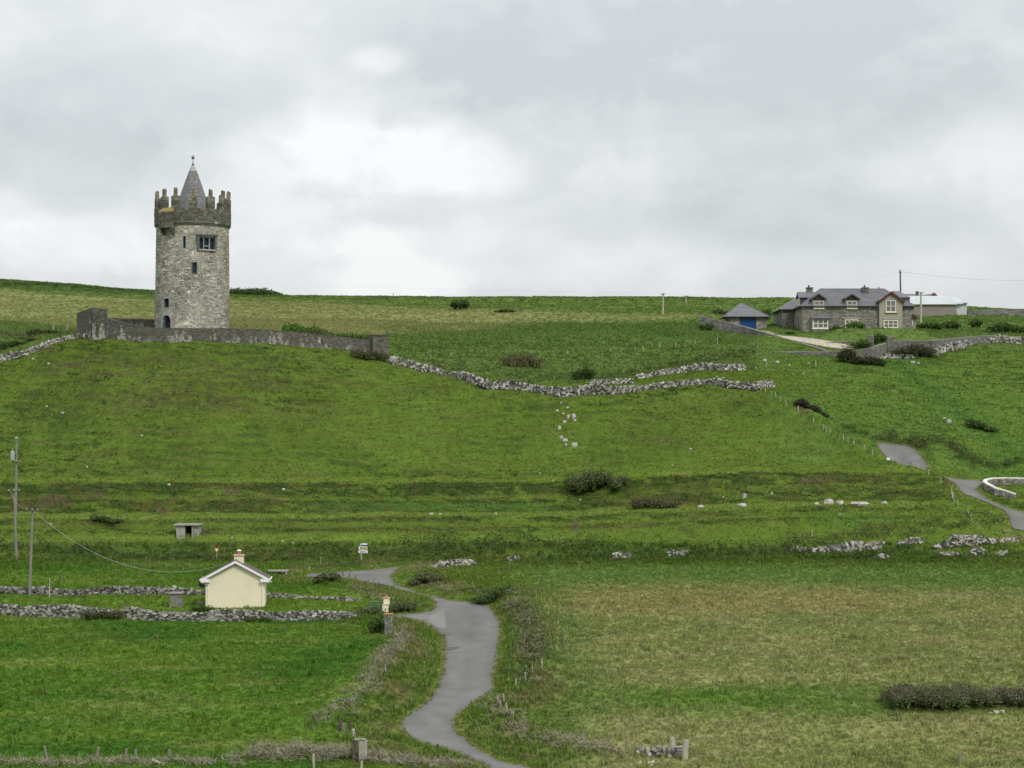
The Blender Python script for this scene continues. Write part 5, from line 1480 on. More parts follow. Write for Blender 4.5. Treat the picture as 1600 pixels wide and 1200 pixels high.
# ------------------------------------------------------------------ concrete animal shelter on the terrace
g = G(294, 843, ymax=240); k_ = g.y / F
sh = thing('shelter', (g.x, g.y, g.z), 'small flat-roofed concrete shelter with a dark open doorway dug into the terrace', 'shelter')
def sx(u): return P(u, 840, g.y).x
zt = Z(821, g.y); zb_ = g.z - .4; dp = 2.0
m_ = MB()
m_.prism([(sx(277), g.y, zb_), (sx(289), g.y, zb_), (sx(289), g.y, zt), (sx(274), g.y, zt)][::-1], (0, dp, 0)); m_.build('left_wall', M['concrete'], sh)
m_ = MB(); m_.span(sx(301), sx(310.5), g.y + .12, g.y + dp, zb_, zt); m_.build('right_wall', M['concrete'], sh)
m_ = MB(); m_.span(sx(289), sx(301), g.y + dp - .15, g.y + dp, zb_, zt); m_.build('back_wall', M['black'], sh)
m_ = MB(); m_.span(sx(289), sx(301), g.y + .6, g.y + dp - .15, zb_, zb_ + .35); m_.build('floor', M['core'], sh)
m_ = MB(); m_.span(sx(271.5), sx(313), g.y - .25, g.y + dp + .3, zt + .004, zt + .14); m_.build('roof_slab', M['concrete'], sh)
m_ = MB(); m_.span(sx(299.5), sx(301.2), g.y - .02, g.y + .1, zb_, zt - .01); m_.build('door_post', M['concrete'], sh)

# ------------------------------------------------------------------ road signs
def text_marks(mb_, x0, x1, z0, z1, y, n_, seed):
    r_ = random.Random(seed); x_ = x0
    for i in range(n_):
        w_ = (x1 - x0) / n_; h_ = (z1 - z0) * r_.uniform(.6, 1)
        mb_.span(x_ + w_ * .1, x_ + w_ * r_.uniform(.5, .85), y - .006, y, z0, z0 + h_); x_ += w_
g = G(564.5, 879); k_ = g.y / F
sg_ = thing('signpost', (g.x, g.y, g.z), 'road junction signpost carrying white, yellow and blue direction boards on a grey pole', 'signpost')
m_ = MB(); m_.tube((g.x, g.y, g.z - .2), (g.x, g.y, Z(849, g.y)), .075, n=10); m_.build('pole', M['galv'], sg_)
fy = g.y - .10
def sp(u): return P(u, 860, fy).x
m_ = MB(); m_.prism([(sp(562.5), fy, Z(852.4, fy)), (sp(574.5), fy, Z(852.6, fy)), (sp(576), fy, Z(850.4, fy)), (sp(574.5), fy, Z(848.4, fy)), (sp(562.5), fy, Z(848.6, fy))][::-1], (0, .05, 0)); b1 = m_.build('direction_board', M['signblue'], sg_)
m_ = MB(); m_.span(sp(565.7), sp(574), fy - .012, fy - .002, Z(851.2, fy), Z(848.9, fy)); m_.build('white_panel', M['white'], b1)
m_ = MB(); m_.span(sp(562.9), sp(564.8), fy - .012, fy - .002, Z(851.6, fy), Z(849.2, fy)); m_.build('symbol_panel', M['white'], b1)
m_ = MB(); m_.prism([(sp(560.5), fy, Z(858.8, fy)), (sp(573), fy, Z(858.8, fy)), (sp(574.3), fy, Z(856.5, fy)), (sp(573), fy, Z(853.8, fy)), (sp(560.5), fy, Z(853.8, fy))][::-1], (0, .05, 0)); b2 = m_.build('direction_board', M['white'], sg_)
m_ = MB(); m_.span(sp(567.5), sp(573.2), fy - .012, fy - .002, Z(858, fy), Z(854.5, fy)); m_.build('yellow_panel', M['signyellow'], b2)
m_ = MB(); m_.span(sp(562.3), sp(567), fy - .012, fy - .002, Z(858, fy), Z(854.5, fy)); m_.build('brown_panel', M['render2'], b2)
m_ = MB(); text_marks(m_, sp(568), sp(572), Z(857.3, fy), Z(855.4, fy), fy - .014, 3, 2); m_.build('lettering', M['signbrown'], b2)
m_ = MB(); m_.prism([(sp(559.5), fy, Z(861.8, fy)), (sp(561), fy, Z(864.3, fy)), (sp(574.5), fy, Z(864.3, fy)), (sp(574.5), fy, Z(860, fy)), (sp(561), fy, Z(860, fy))], (0, .05, 0)); b3 = m_.build('direction_board', M['white'], sg_)
m_ = MB(); text_marks(m_, sp(562), sp(573.5), Z(863.4, fy), Z(861, fy), fy - .005, 9, 5); m_.build('lettering', M['black'], b3)
fy = 214.0; g = Gy(338.5, fy); zt = Z(856, fy); zl = Z(863.8, fy); cx_ = P(338.5, 860, fy).x; hw = 4.0 * fy / F
ys_ = thing('yield_sign', (g.x, fy, g.z), 'red and white triangular yield sign behind the cottage roof', 'road sign')
m_ = MB(); m_.tube((cx_, fy + .06, g.z - .2), (cx_, fy + .06, zt - .1), .03); m_.build('pole', M['galv'], ys_)
m_ = MB(); m_.prism([(cx_ - hw, fy, zt), (cx_ + hw, fy, zt), (cx_, fy, zl)], (0, .03, 0)); b1 = m_.build('plate', M['signred'], ys_)
m_ = MB(); m_.prism([(cx_ - hw * .66, fy - .012, zt - .1), (cx_ + hw * .66, fy - .012, zt - .1), (cx_, fy - .012, zl + .12)], (0, .01, 0)); m_.build('white_triangle', M['white'], b1)
g = G(1388, 720, ymax=249); m_ = MB(); m_.box((g.x, g.y, g.z + .22), (.42, .12, .3)); o_ = m_.build('marker_plate', M['white'], origin=g); tag(o_, 'small white plate standing at the near edge of the upper lane', 'plate')

# ------------------------------------------------------------------ poles and wires
def wire(a, b, sag, r=.022, name='power_line', label='', material=None, cat='cable'):
    a, b = Vector(a), Vector(b); m_ = MB(); n_ = 18; pts = []
    for i in range(n_ + 1):
        t_ = i / n_; p = a.lerp(b, t_); p.z -= sag * 4 * t_ * (1 - t_); pts.append(p)
    for i in range(n_): m_.tube(pts[i], pts[i + 1], r, n=5, cap=False)
    o_ = m_.build(name, material or M['cable'], origin=a); return tag(o_, label, cat)
def pole(u, vb, vt, r, label, y=None, ut=None, arms=(), name='utility_pole', material=None, lean_y=0, thin=.7):
    g = G(u, vb) if y is None else Gy(u, y); y = g.y; ut = u if ut is None else ut
    top = P(ut, vt, y + lean_y); o_ = thing(name, (g.x, g.y, g.z), label, 'utility pole')
    m_ = MB(); m_.tube((g.x, g.y, g.z - .4), top, r, r * thin, 10); m_.build('shaft', material or M['wood'], o_)
    for (v, half, tilt, th_) in arms:
        f = (v - vt) / max(1, vb - vt); c = Vector(top).lerp(Vector(g), f) + Vector((0, -r - .06, 0))
        m_ = MB(); m_.box(c, (half * 2, .1, th_), Matrix.Rotation(tilt, 3, 'Y')); a_ = m_.build('crossarm', M['wooddark'], o_)
        for s_ in (-.9, 0, .9):
            m_ = MB(); m_.lathe(c + Vector((s_ * half, 0, th_ / 2 - s_ * half * math.sin(tilt))), [(.035, 0), (.06, .04), (.045, .14), (.02, .17)], 8); m_.build('insulator', M['galv'], a_)
    return o_, Vector(top), g
pa, pat, pag = pole(24.5, 800, 685, .16, 'tall utility pole with grey transformer can at the left edge', y=231, ut=26, arms=[(720, .45, 0, .09)], material=M['wood'])
m_ = MB(); c = P(19.5, 712, 230.6); m_.lathe((c.x, c.y, c.z - .55), [(.20, 0), (.24, .05), (.24, .95), (.16, 1.05)], 14); tr = m_.build('transformer', M['galv'], pa)
m_ = MB(); m_.tube(c + Vector((0, 0, .5)), c + Vector((0, 0, .78)), .05, .03); m_.build('bushing', M['galv'], tr)
m_ = MB(); m_.tube(c + Vector((.1, .1, 0)), Vector((pat.x, 231, c.z)), .05); m_.build('bracket', M['iron'], pa)
m_ = MB(); m_.lathe(pat - Vector((0, 0, .02)), [(.22, 0), (.22, .08), (.1, .16)], 10); m_.build('pole_cap', M['galv'], pa)
pb, pbt, pbg = pole(26, 861, 765, .15, 'nearer grey utility pole with thin crossarm, standing before the transformer pole', y=215, ut=22, arms=[(767, .62, 0, .06)], material=M['wood'])
pc, pct, pcg = pole(46, 931, 797, .15, 'leaning brown utility pole in the garden at the left, carrying the cottage cable', ut=51, arms=[(797.5, .58, .06, .09)])
wire(pct + Vector((.25, -.1, -.2)), cf(-W2 * .38, -.1, HR * .945), 2.55, .014, label='sagging grey cable from the leaning pole to the cottage roof', name='cable')
wire(pbt + Vector((-.5, 0, 0)), pct + Vector((-.4, 0, .1)), .6, .012, label='thin wire between the two poles at the left', name='cable')
pole(74, 452, 438.5, .14, 'thin pole on the far left skyline before the dark hedge', y=480)
pole(614.5, 467, 458, .12, 'short pale pole on the skyline right of the castle', y=497)
pole(1036, 492, 457.5, .17, 'pale utility pole rising from the upland field left of the garage', arms=[(460, .35, 0, .1)], material=M['woodpale'])
pole(1072, 480, 462, .14, 'second thinner pole on the skyline near the garage', y=425, arms=[(463.5, .35, 0, .08)], material=M['woodpale'])
pd, pdt, pdg = pole(1408, 485, 421.5, .17, 'tall dark utility pole rising behind the big house', y=352, ut=1406.5, arms=[(425, .25, 0, .08)], material=M['wooddark'])
pole(1439, 490, 456.5, .2, 'short pale utility pole with crossarm in front of the barn', y=357, arms=[(457.5, .42, -.06, .08)], material=M['woodpale'])
wire(pdt + Vector((.3, 0, -.3)), P(1700, 433, 360), 1.0, .02, label='thin power line running right from the tall pole behind the house')
wire(P(-80, 415, 500), P(1036, 458, 385), 1.2, .007, label='barely visible power line crossing the sky behind the castle')
wire(P(1036, 458, 385), P(1406, 424, 352), 2.0, .008, label='faint power line between the upland pole and the tall house pole')

# ------------------------------------------------------------------ gate pillars and gate
g = G(603, 958); k_ = g.y / F; zb_ = g.z - .3
gp = thing('gate_pillar', (g.x, g.y, g.z), 'cream rendered stepped gate pillar with orange ball cap beside the driveway', 'gate pillar')
def gx(u): return P(u, 950, g.y).x
m_ = MB(); m_.span(gx(597.5), gx(607), g.y, g.y + .55, zb_, Z(944.8, g.y)); m_.build('lower_block', M['cream'], gp)
m_ = MB(); m_.span(gx(599), gx(608.2), g.y + .2, g.y + .75, Z(944.8, g.y) - .0 + .004, Z(935.2, g.y)); m_.build('upper_block', M['cream'], gp)
m_ = MB(); m_.span(gx(597), gx(607.5), g.y - .05, g.y + .19, Z(944.8, g.y) + .002, Z(944.1, g.y)); m_.build('ledge', M['plinth'], gp)
m_ = MB(); m_.span(gx(598.2), gx(609.3), g.y + .14, g.y + .82, Z(935.2, g.y) + .002, Z(934.1, g.y)); m_.build('cap', M['plinth'], gp)
m_ = MB(); m_.lathe(((gx(603)), g.y + .48, Z(934.1, g.y)), [(.18, 0), (.2, .05), (.12, .13), (.03, .15)], 12); m_.build('ball_finial', M['terracotta'], gp)
m_ = MB(); m_.span(gx(601.2), gx(603), g.y - .012, g.y + .02, Z(954.5, g.y), Z(950.3, g.y)); m_.build('plaque', M['render2'], gp)
g = G(606.5, 991.5); k_ = g.y / F
gs = thing('gate_pillar', (g.x, g.y, g.z), 'square grey stone gate pillar with ochre cap at the driveway mouth', 'gate pillar')
pp = lambda x, y, z, rel, r_: shade(r_.choice([(.22, .21, .19), (.17, .165, .15), (.30, .29, .26), (.13, .13, .115)]), r_.uniform(.85, 1.15))
x0_, x1_ = P(601, 980, g.y).x, P(612.5, 980, g.y).x; zt = Z(961.5, g.y)
m_ = MB(); m_.span(x0_ + .03, x1_ - .03, g.y + .03, g.y + .6, g.z - .4, zt - .01); m_.build('core', M['core'], gs)
m_ = MB()
for (a, b) in (((x0_, g.y), (x1_, g.y)), ((x1_, g.y), (x1_, g.y + .63)), ((x1_, g.y + .63), (x0_, g.y + .63)), ((x0_, g.y + .63), (x0_, g.y))):
    face_stones(m_, a, b, g.z - .3, zt, .3, .17, pp, gap=.015, proud=.03, seed=int(a[0] * 10) % 97)
m_.build('stones', M['stone'], gs, kind='stuff')
m_ = MB(); m_.span(x0_ - .06, x1_ + .06, g.y - .06, g.y + .69, zt + .01, zt + .13, col=(0.32, 0.20, 0.09)); m_.build('cap', M['stone'], gs)
# green field gate
g = G(586, 957.5); k_ = g.y / F
gt_ = thing('field_gate', (g.x, g.y, g.z), 'small dark green mesh gate hung left of the cream pillar', 'gate')
xa, xb = P(575.5, 950, g.y + .3).x, P(598, 950, g.y + .3).x; za, zb_ = Z(955.5, g.y), Z(941, g.y); yy = g.y + .3
for nm, a, b, r__ in (('top_rail', (xa, yy, zb_), (xb, yy, zb_), .04), ('bottom_rail', (xa, yy, za), (xb, yy, za), .03), ('hinge_stile', (xb - .05, yy, za), (xb - .05, yy, zb_), .03), ('latch_stile', (xa, yy, za - .2), (xa, yy, zb_), .045), ('mid_rail', (xa, yy, (za + zb_) / 2), (xb, yy, (za + zb_) / 2), .02)):
    m_ = MB(); m_.tube(a, b, r__); m_.build(nm, M['gategreen'], gt_)
m_ = MB()
for i in range(1, 14): m_.tube((xa + (xb - xa) * i / 14, yy, za), (xa + (xb - xa) * i / 14, yy, zb_), .010, n=4)
for i in range(1, 9): m_.tube((xa, yy + .02, za + (zb_ - za) * i / 9), (xb, yy + .02, za + (zb_ - za) * i / 9), .008, n=4)
m_.build('mesh', M['gategreen'], gt_)
m_ = MB(); p = P(595.5, 962, g.y - .2); m_.tube((p.x, p.y, p.z - .3), (p.x, p.y, Z(945, g.y)), .08, n=6); o_ = m_.build('gate_post', M['wooddark'], origin=(p.x, p.y, p.z)); tag(o_, 'dark timber gate post touching the cream pillar', 'post')
g = G(592, 958.6); m_ = MB(); m_.box(P(592, 957, g.y - .3), (.75, .3, .06)); m_.box(P(590.5, 958.5, g.y - .3), (.07, .07, .18)); m_.box(P(594, 958.5, g.y - .3), (.07, .07, .18)); o_ = m_.build('stone_slab', M['whitewash'], origin=g); tag(o_, 'pale flat slab lying by the foot of the cream pillar', 'slab')

# ------------------------------------------------------------------ the big stone house
HP = lambda x, y, z, rel, r_: shade(r_.choice([(.165, .158, .135), (.13, .125, .11), (.20, .188, .16), (.175, .16, .13), (.11, .108, .098)]), r_.uniform(.85, 1.18) * 1.4)
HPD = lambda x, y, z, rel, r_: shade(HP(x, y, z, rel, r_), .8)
hy = 320.0; kx = hy / F
hx = lambda u, y=hy: P(u, 500, y).x
hz = lambda v, y=hy: P(800, v, y).z
zE = hz(478.3); zF = hz(532)
house = thing('house', (hx(1340), hy, hz(520)), 'large grey stone house with slate roof, two front dormers and a maroon-edged cross gable', 'house')
X0, X1 = hx(1253.5), hx(1428); Y1 = hy + 9.0
m_ = MB(); m_.span(X0 + .05, X1 - .05, hy + .05, Y1 - .05, zF, zE - .02); m_.build('wall_core', M['core'], house)
wins = {'g1': (hx(1269), hx(1293), hz(513.6), hz(498)), 'g2': (hx(1320), hx(1341), hz(512.3), hz(499)),
        'd1': (hx(1272), hx(1287.5), hz(482), zE + 1), 'd2': (hx(1323.5), hx(1339), hz(482), zE + 1)}
GX0, GX1 = hx(1373), hx(1409)
op = [(w_[0] - X0 - .02, w_[1] - X0 + .02, w_[2] - .05, w_[3] + .05) for w_ in wins.values()] + [(GX0 - X0, GX1 - X0, zF - 1, zE + 2)]
m_ = MB()
face_stones(m_, (X0, hy), (X1, hy), zF, zE, .42, .2, HP, gap=.02, proud=.03, openings=op, seed=5)
face_stones(m_, (X0, Y1), (X0, hy), zF, zE, .42, .2, HP, gap=.02, proud=.03, openings=[(9 - 4.6, 9 - 3.6, zF, zF + 3.1)], seed=6)
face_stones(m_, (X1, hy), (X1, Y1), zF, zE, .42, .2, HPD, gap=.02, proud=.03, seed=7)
m_.build('stone_facing', M['housestone'], house, kind='stuff')
m_ = MB(); m_.span(X0 - .03, X0 + .2, hy + 3.65, hy + 4.55, zF, hz(499.5) ); m_.build('side_door', M['wooddark'], house)
# main roof: hipped
zR = hz(451.5, hy + 4.5); RX0, RX1 = hx(1282, hy + 4.5), hx(1371.5, hy + 4.5); o_v = .45
EX0, EX1, EY0, EY1 = X0 - o_v, X1 + .25, hy - o_v, Y1 + o_v; zEo = zE - .02
m_ = MB()
A_, B_, C_, D_ = (EX0, EY0, zEo), (EX1, EY0, zEo), (EX1, EY1, zEo), (EX0, EY1, zEo); R1_, R2_ = (RX0, hy + 4.5, zR), (RX1 + 1.0, hy + 4.5, zR)
m_.add([A_, B_, C_, D_, R1_, R2_], [(0, 1, 5, 4), (1, 2, 5), (2, 3, 4, 5), (3, 0, 4), (3, 2, 1, 0)])
roof = m_.build('roof', M['slate'], house)
m_ = MB()
for i in range(1, 14):       # slate courses as slightly lapped strips on the front slope
    f = i / 14; a = Vector(A_).lerp(Vector(R1_), f); b = Vector(B_).lerp(Vector(R2_), f)
    m_.tube(a + Vector((0, -.012, .008)), b + Vector((0, -.012, .008)), .014, n=4, cap=False)
m_.build('slate_laps', M['slate'], roof, kind='stuff')
m_ = MB(); m_.tube(R1_, R2_, .09, n=6); m_.tube(Vector(A_), R1_, .07, n=6); m_.tube(Vector(B_), R2_, .07, n=6); m_.tube(Vector(D_), R1_, .07, n=6); m_.build('ridge_tiles', M['slate'], roof)
m_ = MB(); m_.lathe(Vector(R2_) - Vector((.8, 0, 0)), [(.06, 0), (.1, .15), (.03, .4)], 8); m_.build('roof_finial', M['iron'], roof)
for (a, b) in (((EX0, EY0 + .02, zEo - .02), (wins['d1'][0] - .3, EY0 + .02, zEo - .02)), ((wins['d1'][1] + .3, EY0 + .02, zEo - .02), (wins['d2'][0] - .3, EY0 + .02, zEo - .02)), ((wins['d2'][1] + .3, EY0 + .02, zEo - .02), (GX0, EY0 + .02, zEo - .02)), ((GX1, EY0 + .02, zEo - .02), (EX1, EY0 + .02, zEo - .02)), ((EX0 + .02, EY0, zEo - .02), (EX0 + .02, EY1, zEo - .02))):
    m_ = MB(); m_.tube(a, b, .1, n=8); m_.build('gutter', M['iron'], house)
# chimneys
def chimney(parent, u0, u1, vt, vb, y, label=None):
    x0_, x1_ = hx(u0, y), hx(u1, y); zt_b, zb2 = hz(vt, y), hz(vb, y); m_ = MB()
    face = MB(); m_.span(x0_ + .03, x1_ - .03, y - .42, y + .42, zb2 - .8, zt_b - .12); c_ = m_.build('chimney', M['darkstone'], parent)
    for (a, b) in (((x0_, y - .45), (x1_, y - .45)), ((x1_, y - .45), (x1_, y + .45)), ((x1_, y + .45), (x0_, y + .45)), ((x0_, y + .45), (x0_, y - .45))):
        face_stones(face, a, b, zb2 - .7, zt_b - .12, .3, .17, HPD, gap=.02, proud=.03, seed=3)
    face.build('chimney_stones', M['housestone'], c_, kind='stuff')
    m_ = MB(); m_.span(x0_ - .1, x1_ + .1, y - .55, y + .55, zt_b - .13, zt_b + .03); m_.build('chimney_cap', M['darkstone'], c_)
    m_ = MB(); m_.lathe(((x0_ + x1_) / 2 - .1, y, zt_b + .03), [(.17, 0), (.13, .32), (.16, .36)], 10); m_.build('chimney_pot', M['iron'], c_)
chimney(house, 1260.5, 1269.5, 449.5, 459, hy + 4.6)
chimney(house, 1347.5, 1356.5, 449.5, 456.5, hy + 3.6)
# wall dormers
def dormer(u0, u1, uc, v_ap, v_e, wk):
    w_ = wins[wk]; wz0, wz1 = w_[2], hz(470); y0 = hy - .05
    xa, xb, xm = hx(u0), hx(u1), hx(uc); za_, ze_ = hz(v_ap), hz(v_e)
    m_ = MB(); m_.prism([(w_[0] - .28, y0 + .06, wz1 - .0), (w_[1] + .28, y0 + .06, wz1 - .0), (w_[1] + .5, y0 + .06, ze_ + .1), (xm, y0 + .06, za_ - .12), (w_[0] - .5, y0 + .06, ze_ + .1)], (0, 3.0, 0))
    d_ = m_.build('dormer', M['wooddark'], house)
    m_ = MB()
    for a, b in ((w_[0] - .28, w_[0]), (w_[1], w_[1] + .28)): m_.span(a, b, y0 + .03, y0 + 2.4, wz0 - .1, wz1 + .3)
    m_.build('cheek', M['render2'], d_)
    m_ = MB()
    m_.prism([(xa, y0 - .35, ze_), (xm, y0 - .35, za_), (xm, y0 + 4.2, za_), (xa, y0 + 2.0, ze_)][::-1], (0, 0, -.1))
    m_.prism([(xm, y0 - .35, za_), (xb, y0 - .35, ze_), (xb, y0 + 2.0, ze_), (xm, y0 + 4.2, za_)][::-1], (0, 0, -.1)); m_.build('dormer_roof', M['slate'], d_)
    m_ = MB(); m_.prism([(xa, y0 - .36, ze_ - .22), (xm, y0 - .36, za_ - .26), (xm, y0 - .36, za_ - .02), (xa, y0 - .36, ze_ - .0)], (0, .06, 0))
    m_.prism([(xm, y0 - .36, za_ - .26), (xb, y0 - .36, ze_ - .22), (xb, y0 - .36, ze_), (xm, y0 - .36, za_ - .02)], (0, .06, 0)); m_.build('bargeboard', M['iron'], d_)
    m_ = MB(); m_.prism([(xa + .5, y0 - .1, ze_ - .05), (xb - .5, y0 - .1, ze_ - .05), (xm, y0 - .1, za_ - .3)], (0, .1, 0)); m_.build('gable_board', M['red_dark'], d_)
    window(house, w_[0], w_[1], wz0, wz1, y0, 2, 2, .48)
M['red_dark'] = mat('dark_maroon_boards', (0.07, 0.045, 0.045), var=.15, scale=3)
dormer(1266, 1291.5, 1279, 458.5, 467, 'd1')
dormer(1318, 1344, 1331, 458.8, 467, 'd2')
# box bay window with lean-to slate
w_ = wins['g1']; yb = hy - .75
m_ = MB(); m_.span(w_[0] - .05, w_[1] + .05, yb + .06, hy, zF, w_[2] - .1); m_.build('bay_base', M['render2'], house)
m_ = MB(); face_stones(m_, (w_[0] - .05, yb + .05), (w_[1] + .05, yb + .05), zF, w_[2] - .12, .4, .2, HP, gap=.02, proud=.03, seed=15); m_.build('bay_stones', M['housestone'], house, kind='stuff')
m_ = MB(); m_.span(w_[0] + .02, w_[1] - .02, yb + .1, hy, w_[2] - .1, w_[3]); m_.build('bay_core', M['core'], house)
window(house, w_[0], w_[1], w_[2], w_[3], yb + .08, 3, 2, .5, bar=.13, name='bay_window')
window(house, yb + .12, hy - .02, w_[2], w_[3], w_[0] + .01, 1, 2, .5, bar=.13, normal='x', name='bay_side_window')
m_ = MB(); m_.prism([(hx(1266), yb - .25, hz(498)), (hx(1298), yb - .25, hz(498)), (hx(1295.5), hy + .05, hz(491.5)), (hx(1268), hy + .05, hz(491.5))][::-1], (0, 0, -.1)); m_.build('bay_roof', M['slate'], house)
m_ = MB(); m_.tube((hx(1266), yb - .27, hz(498.3)), (hx(1298), yb - .27, hz(498.3)), .07); m_.build('bay_gutter', M['iron'], house)
w_ = wins['g2']; window(house, *w_, hy - .02, 3, 2, .5, bar=.12)
m_ = MB(); m_.span(hx(1316.5), hx(1345), hy - .14, hy + .02, hz(498.2), hz(496)); m_.build('lintel', M['surround'], house)
# cross gable
gy = hy - .55; ap, ea = hz(455.5), hz(470.5); gm = hx(1391.3)
m_ = MB(); m_.add([(GX0, gy, zF), (GX1, gy, zF), (GX1, gy, ea + .35), (gm, gy, ap - .25), (GX0, gy, ea + .35), (GX0, hy + 4, zF), (GX1, hy + 4, zF), (GX1, hy + 4, ea + .35), (gm, hy + 4, ap - .25), (GX0, hy + 4, ea + .35)],
           [(0, 1, 2, 3, 4), (9, 8, 7, 6, 5), (1, 6, 7, 2), (0, 4, 9, 5), (2, 7, 8, 3), (3, 8, 9, 4)])
gb = m_.build('cross_gable', M['render'], house)
xa, xb = hx(1369.5), hx(1413)
m_ = MB()
m_.prism([(xa, gy - .35, ea - .1), (gm, gy - .35, ap), (gm, hy + 4.6, ap), (xa, hy + 2.2, ea - .1)][::-1], (0, 0, -.1))
m_.prism([(gm, gy - .35, ap), (xb, gy - .35, ea - .1), (xb, hy + 2.2, ea - .1), (gm, hy + 4.6, ap)][::-1], (0, 0, -.1)); m_.build('gable_roof', M['slate'], gb)
m_ = MB(); yy = gy - .37
m_.prism([(xa + .25, yy, ea - .32), (gm, yy, ap - .34), (gm, yy, ap - .01), (xa + .25, yy, ea + .05)], (0, .08, 0)); m_.prism([(gm, yy, ap - .34), (xb - .25, yy, ea - .32), (xb - .25, yy, ea + .05), (gm, yy, ap - .01)], (0, .08, 0))
m_.build('bargeboard', M['red'], gb)
window(gb, hx(1384, gy), hx(1400, gy), hz(487.7, gy), hz(468.8, gy), gy - .01, 2, 2, .5, bar=.11)
window(gb, hx(1380.5, gy), hx(1403, gy), hz(512.5, gy), hz(500, gy), gy - .01, 3, 2, .5, bar=.12)
m_ = MB(); m_.span(hx(1382, gy), hx(1402, gy), gy - .08, gy + .02, hz(467.8, gy), hz(466, gy)); m_.build('lintel', M['surround'], gb)
m_ = MB(); m_.span(hx(1378.5, gy), hx(1404, gy), gy - .08, gy + .02, hz(498.6, gy), hz(496.4, gy)); m_.build('lintel', M['surround'], gb)
m_ = MB(); m_.span(hx(1382.5, gy), hx(1402, gy), gy - .14, gy + .02, hz(489.8, gy), hz(488.5, gy)); m_.build('ledge', M['darkstone'], gb)
# right-hand upper hip and lower end
m_ = MB(); y2 = hy + 5; m_.add([(hx(1392, y2), y2 - 2, hz(456, y2)), (hx(1405, y2), y2, hz(455, y2)), (hx(1416, y2), y2 - 4, hz(467.5, y2)), (hx(1416, y2), y2 + 4, hz(467.5, y2)), (hx(1385, y2), y2 + 4, hz(467.5, y2)), (hx(1392, y2), y2 - 4.2, hz(467.5, y2))],
                              [(5, 2, 1, 0), (2, 3, 1), (3, 4, 0, 1), (4, 5, 0)]); m_.build('rear_roof', M['slate'], house)
m_ = MB(); m_.span(hx(1386, y2), hx(1415, y2), y2 - 3.6, y2 + 3.6, zE - .5, hz(467.8, y2)); m_.build('rear_wall', M['render2'], house)
m_ = MB(); m_.prism([(hx(1401), hy + 3, hz(459)), (hx(1406), hy + 3, hz(458)), (hx(1408), hy + 3, hz(463)), (hx(1401), hy + 3, hz(463))][::-1], (0, .4, 0)); m_.build('red_gable_peak', M['dullred'], house)
m_ = MB(); m_.prism([(hx(1425.5), hy - .3, hz(491)), (hx(1434.5), hy - .3, hz(496.5)), (hx(1433), hy - .3, hz(498.5)), (hx(1429), hy - .3, hz(496.8)), (hx(1425.5), hy - .3, hz(494))][::-1], (0, 2.2, 0)); m_.build('porch_roof', M['red'], house)
m_ = MB(); m_.span(X1, hx(1431), hy + .1, hy + 2, zF, hz(495)); m_.build('porch', M['render2'], house)
m_ = MB(); m_.span(hx(1424.8), hx(1425.8), hy - .09, hy - .0, hz(508.5), hz(502)); m_.build('narrow_window', M['white'], house)
m_ = MB(); m_.span(hx(1428.5), hx(1430.5), hy + 6, hy + 6.2, hz(486), hz(480)); m_.build('red_door', M['dullred'], house)
# rear-left wing with its own hip, one side dormer
wy0, wy1 = Y1, Y1 + 11; wx0 = hx(1222, wy0); wx1 = wx0 + 9
zW = hz(483.6, wy0)
m_ = MB(); m_.span(wx0 + .05, wx1, wy0 + .05, wy1, zF, zW); wg = m_.build('wing', M['core'], house)
m_ = MB()
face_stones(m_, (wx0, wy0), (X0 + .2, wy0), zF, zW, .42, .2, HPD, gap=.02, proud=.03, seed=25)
face_stones(m_, (wx0, wy1), (wx0, wy0), zF, zW, .42, .2, HP, gap=.02, proud=.03, seed=26, openings=[(11 - 6.0, 11 - 4.8, hz(505, wy0 + 5.5), hz(489.5, wy0 + 5.5)), (11 - 2.4, 11 - 1.6, hz(503, wy0 + 2), hz(489, wy0 + 2))])
m_.build('wing_stones', M['housestone'], wg, kind='stuff')
for (a, b, v0, v1) in ((4.8, 6.0, 505, 489.5), (1.6, 2.4, 503, 489)):
    m_ = MB(); m_.span(wx0 + .0, wx0 + .1, wy0 + a, wy0 + b, hz(v0, wy0 + a), hz(v1, wy0 + a)); m_.build('wing_window', M['darkstone'], wg)
m_ = MB(); wm = (wy0 + wy1) / 2; ex0 = wx0 - .45; zWr = zW + 3.1
e = [(ex0, hy + 6.5, zW), (wx1, hy + 6.5, zW), (wx1, wy1 + .4, zW), (ex0, wy1 + .4, zW), (wx0 + 4.2, hy + 6.5, zWr), (wx0 + 4.2, wy1 - 4, zWr)]
e[0] = (ex0, wy0 - .45, zW); e[1] = (wx1, wy0 - .45, zW); e[4] = (wx0 + 4.2, wy0 + 2.5, zWr)
m_.add(e, [(0, 1, 4), (1, 2, 5, 4), (2, 3, 5), (3, 0, 4, 5), (3, 2, 1, 0)]); m_.build('wing_roof', M['slate'], wg)
m_ = MB(); m_.tube((ex0, wy0 - .45, zW - .02), (ex0, wy1 + .4, zW - .02), .1); m_.tube((ex0, wy0 - .45, zW - .02), (X0 - .4, wy0 - .45, zW - .02), .1); m_.build('gutter', M['iron'], wg)
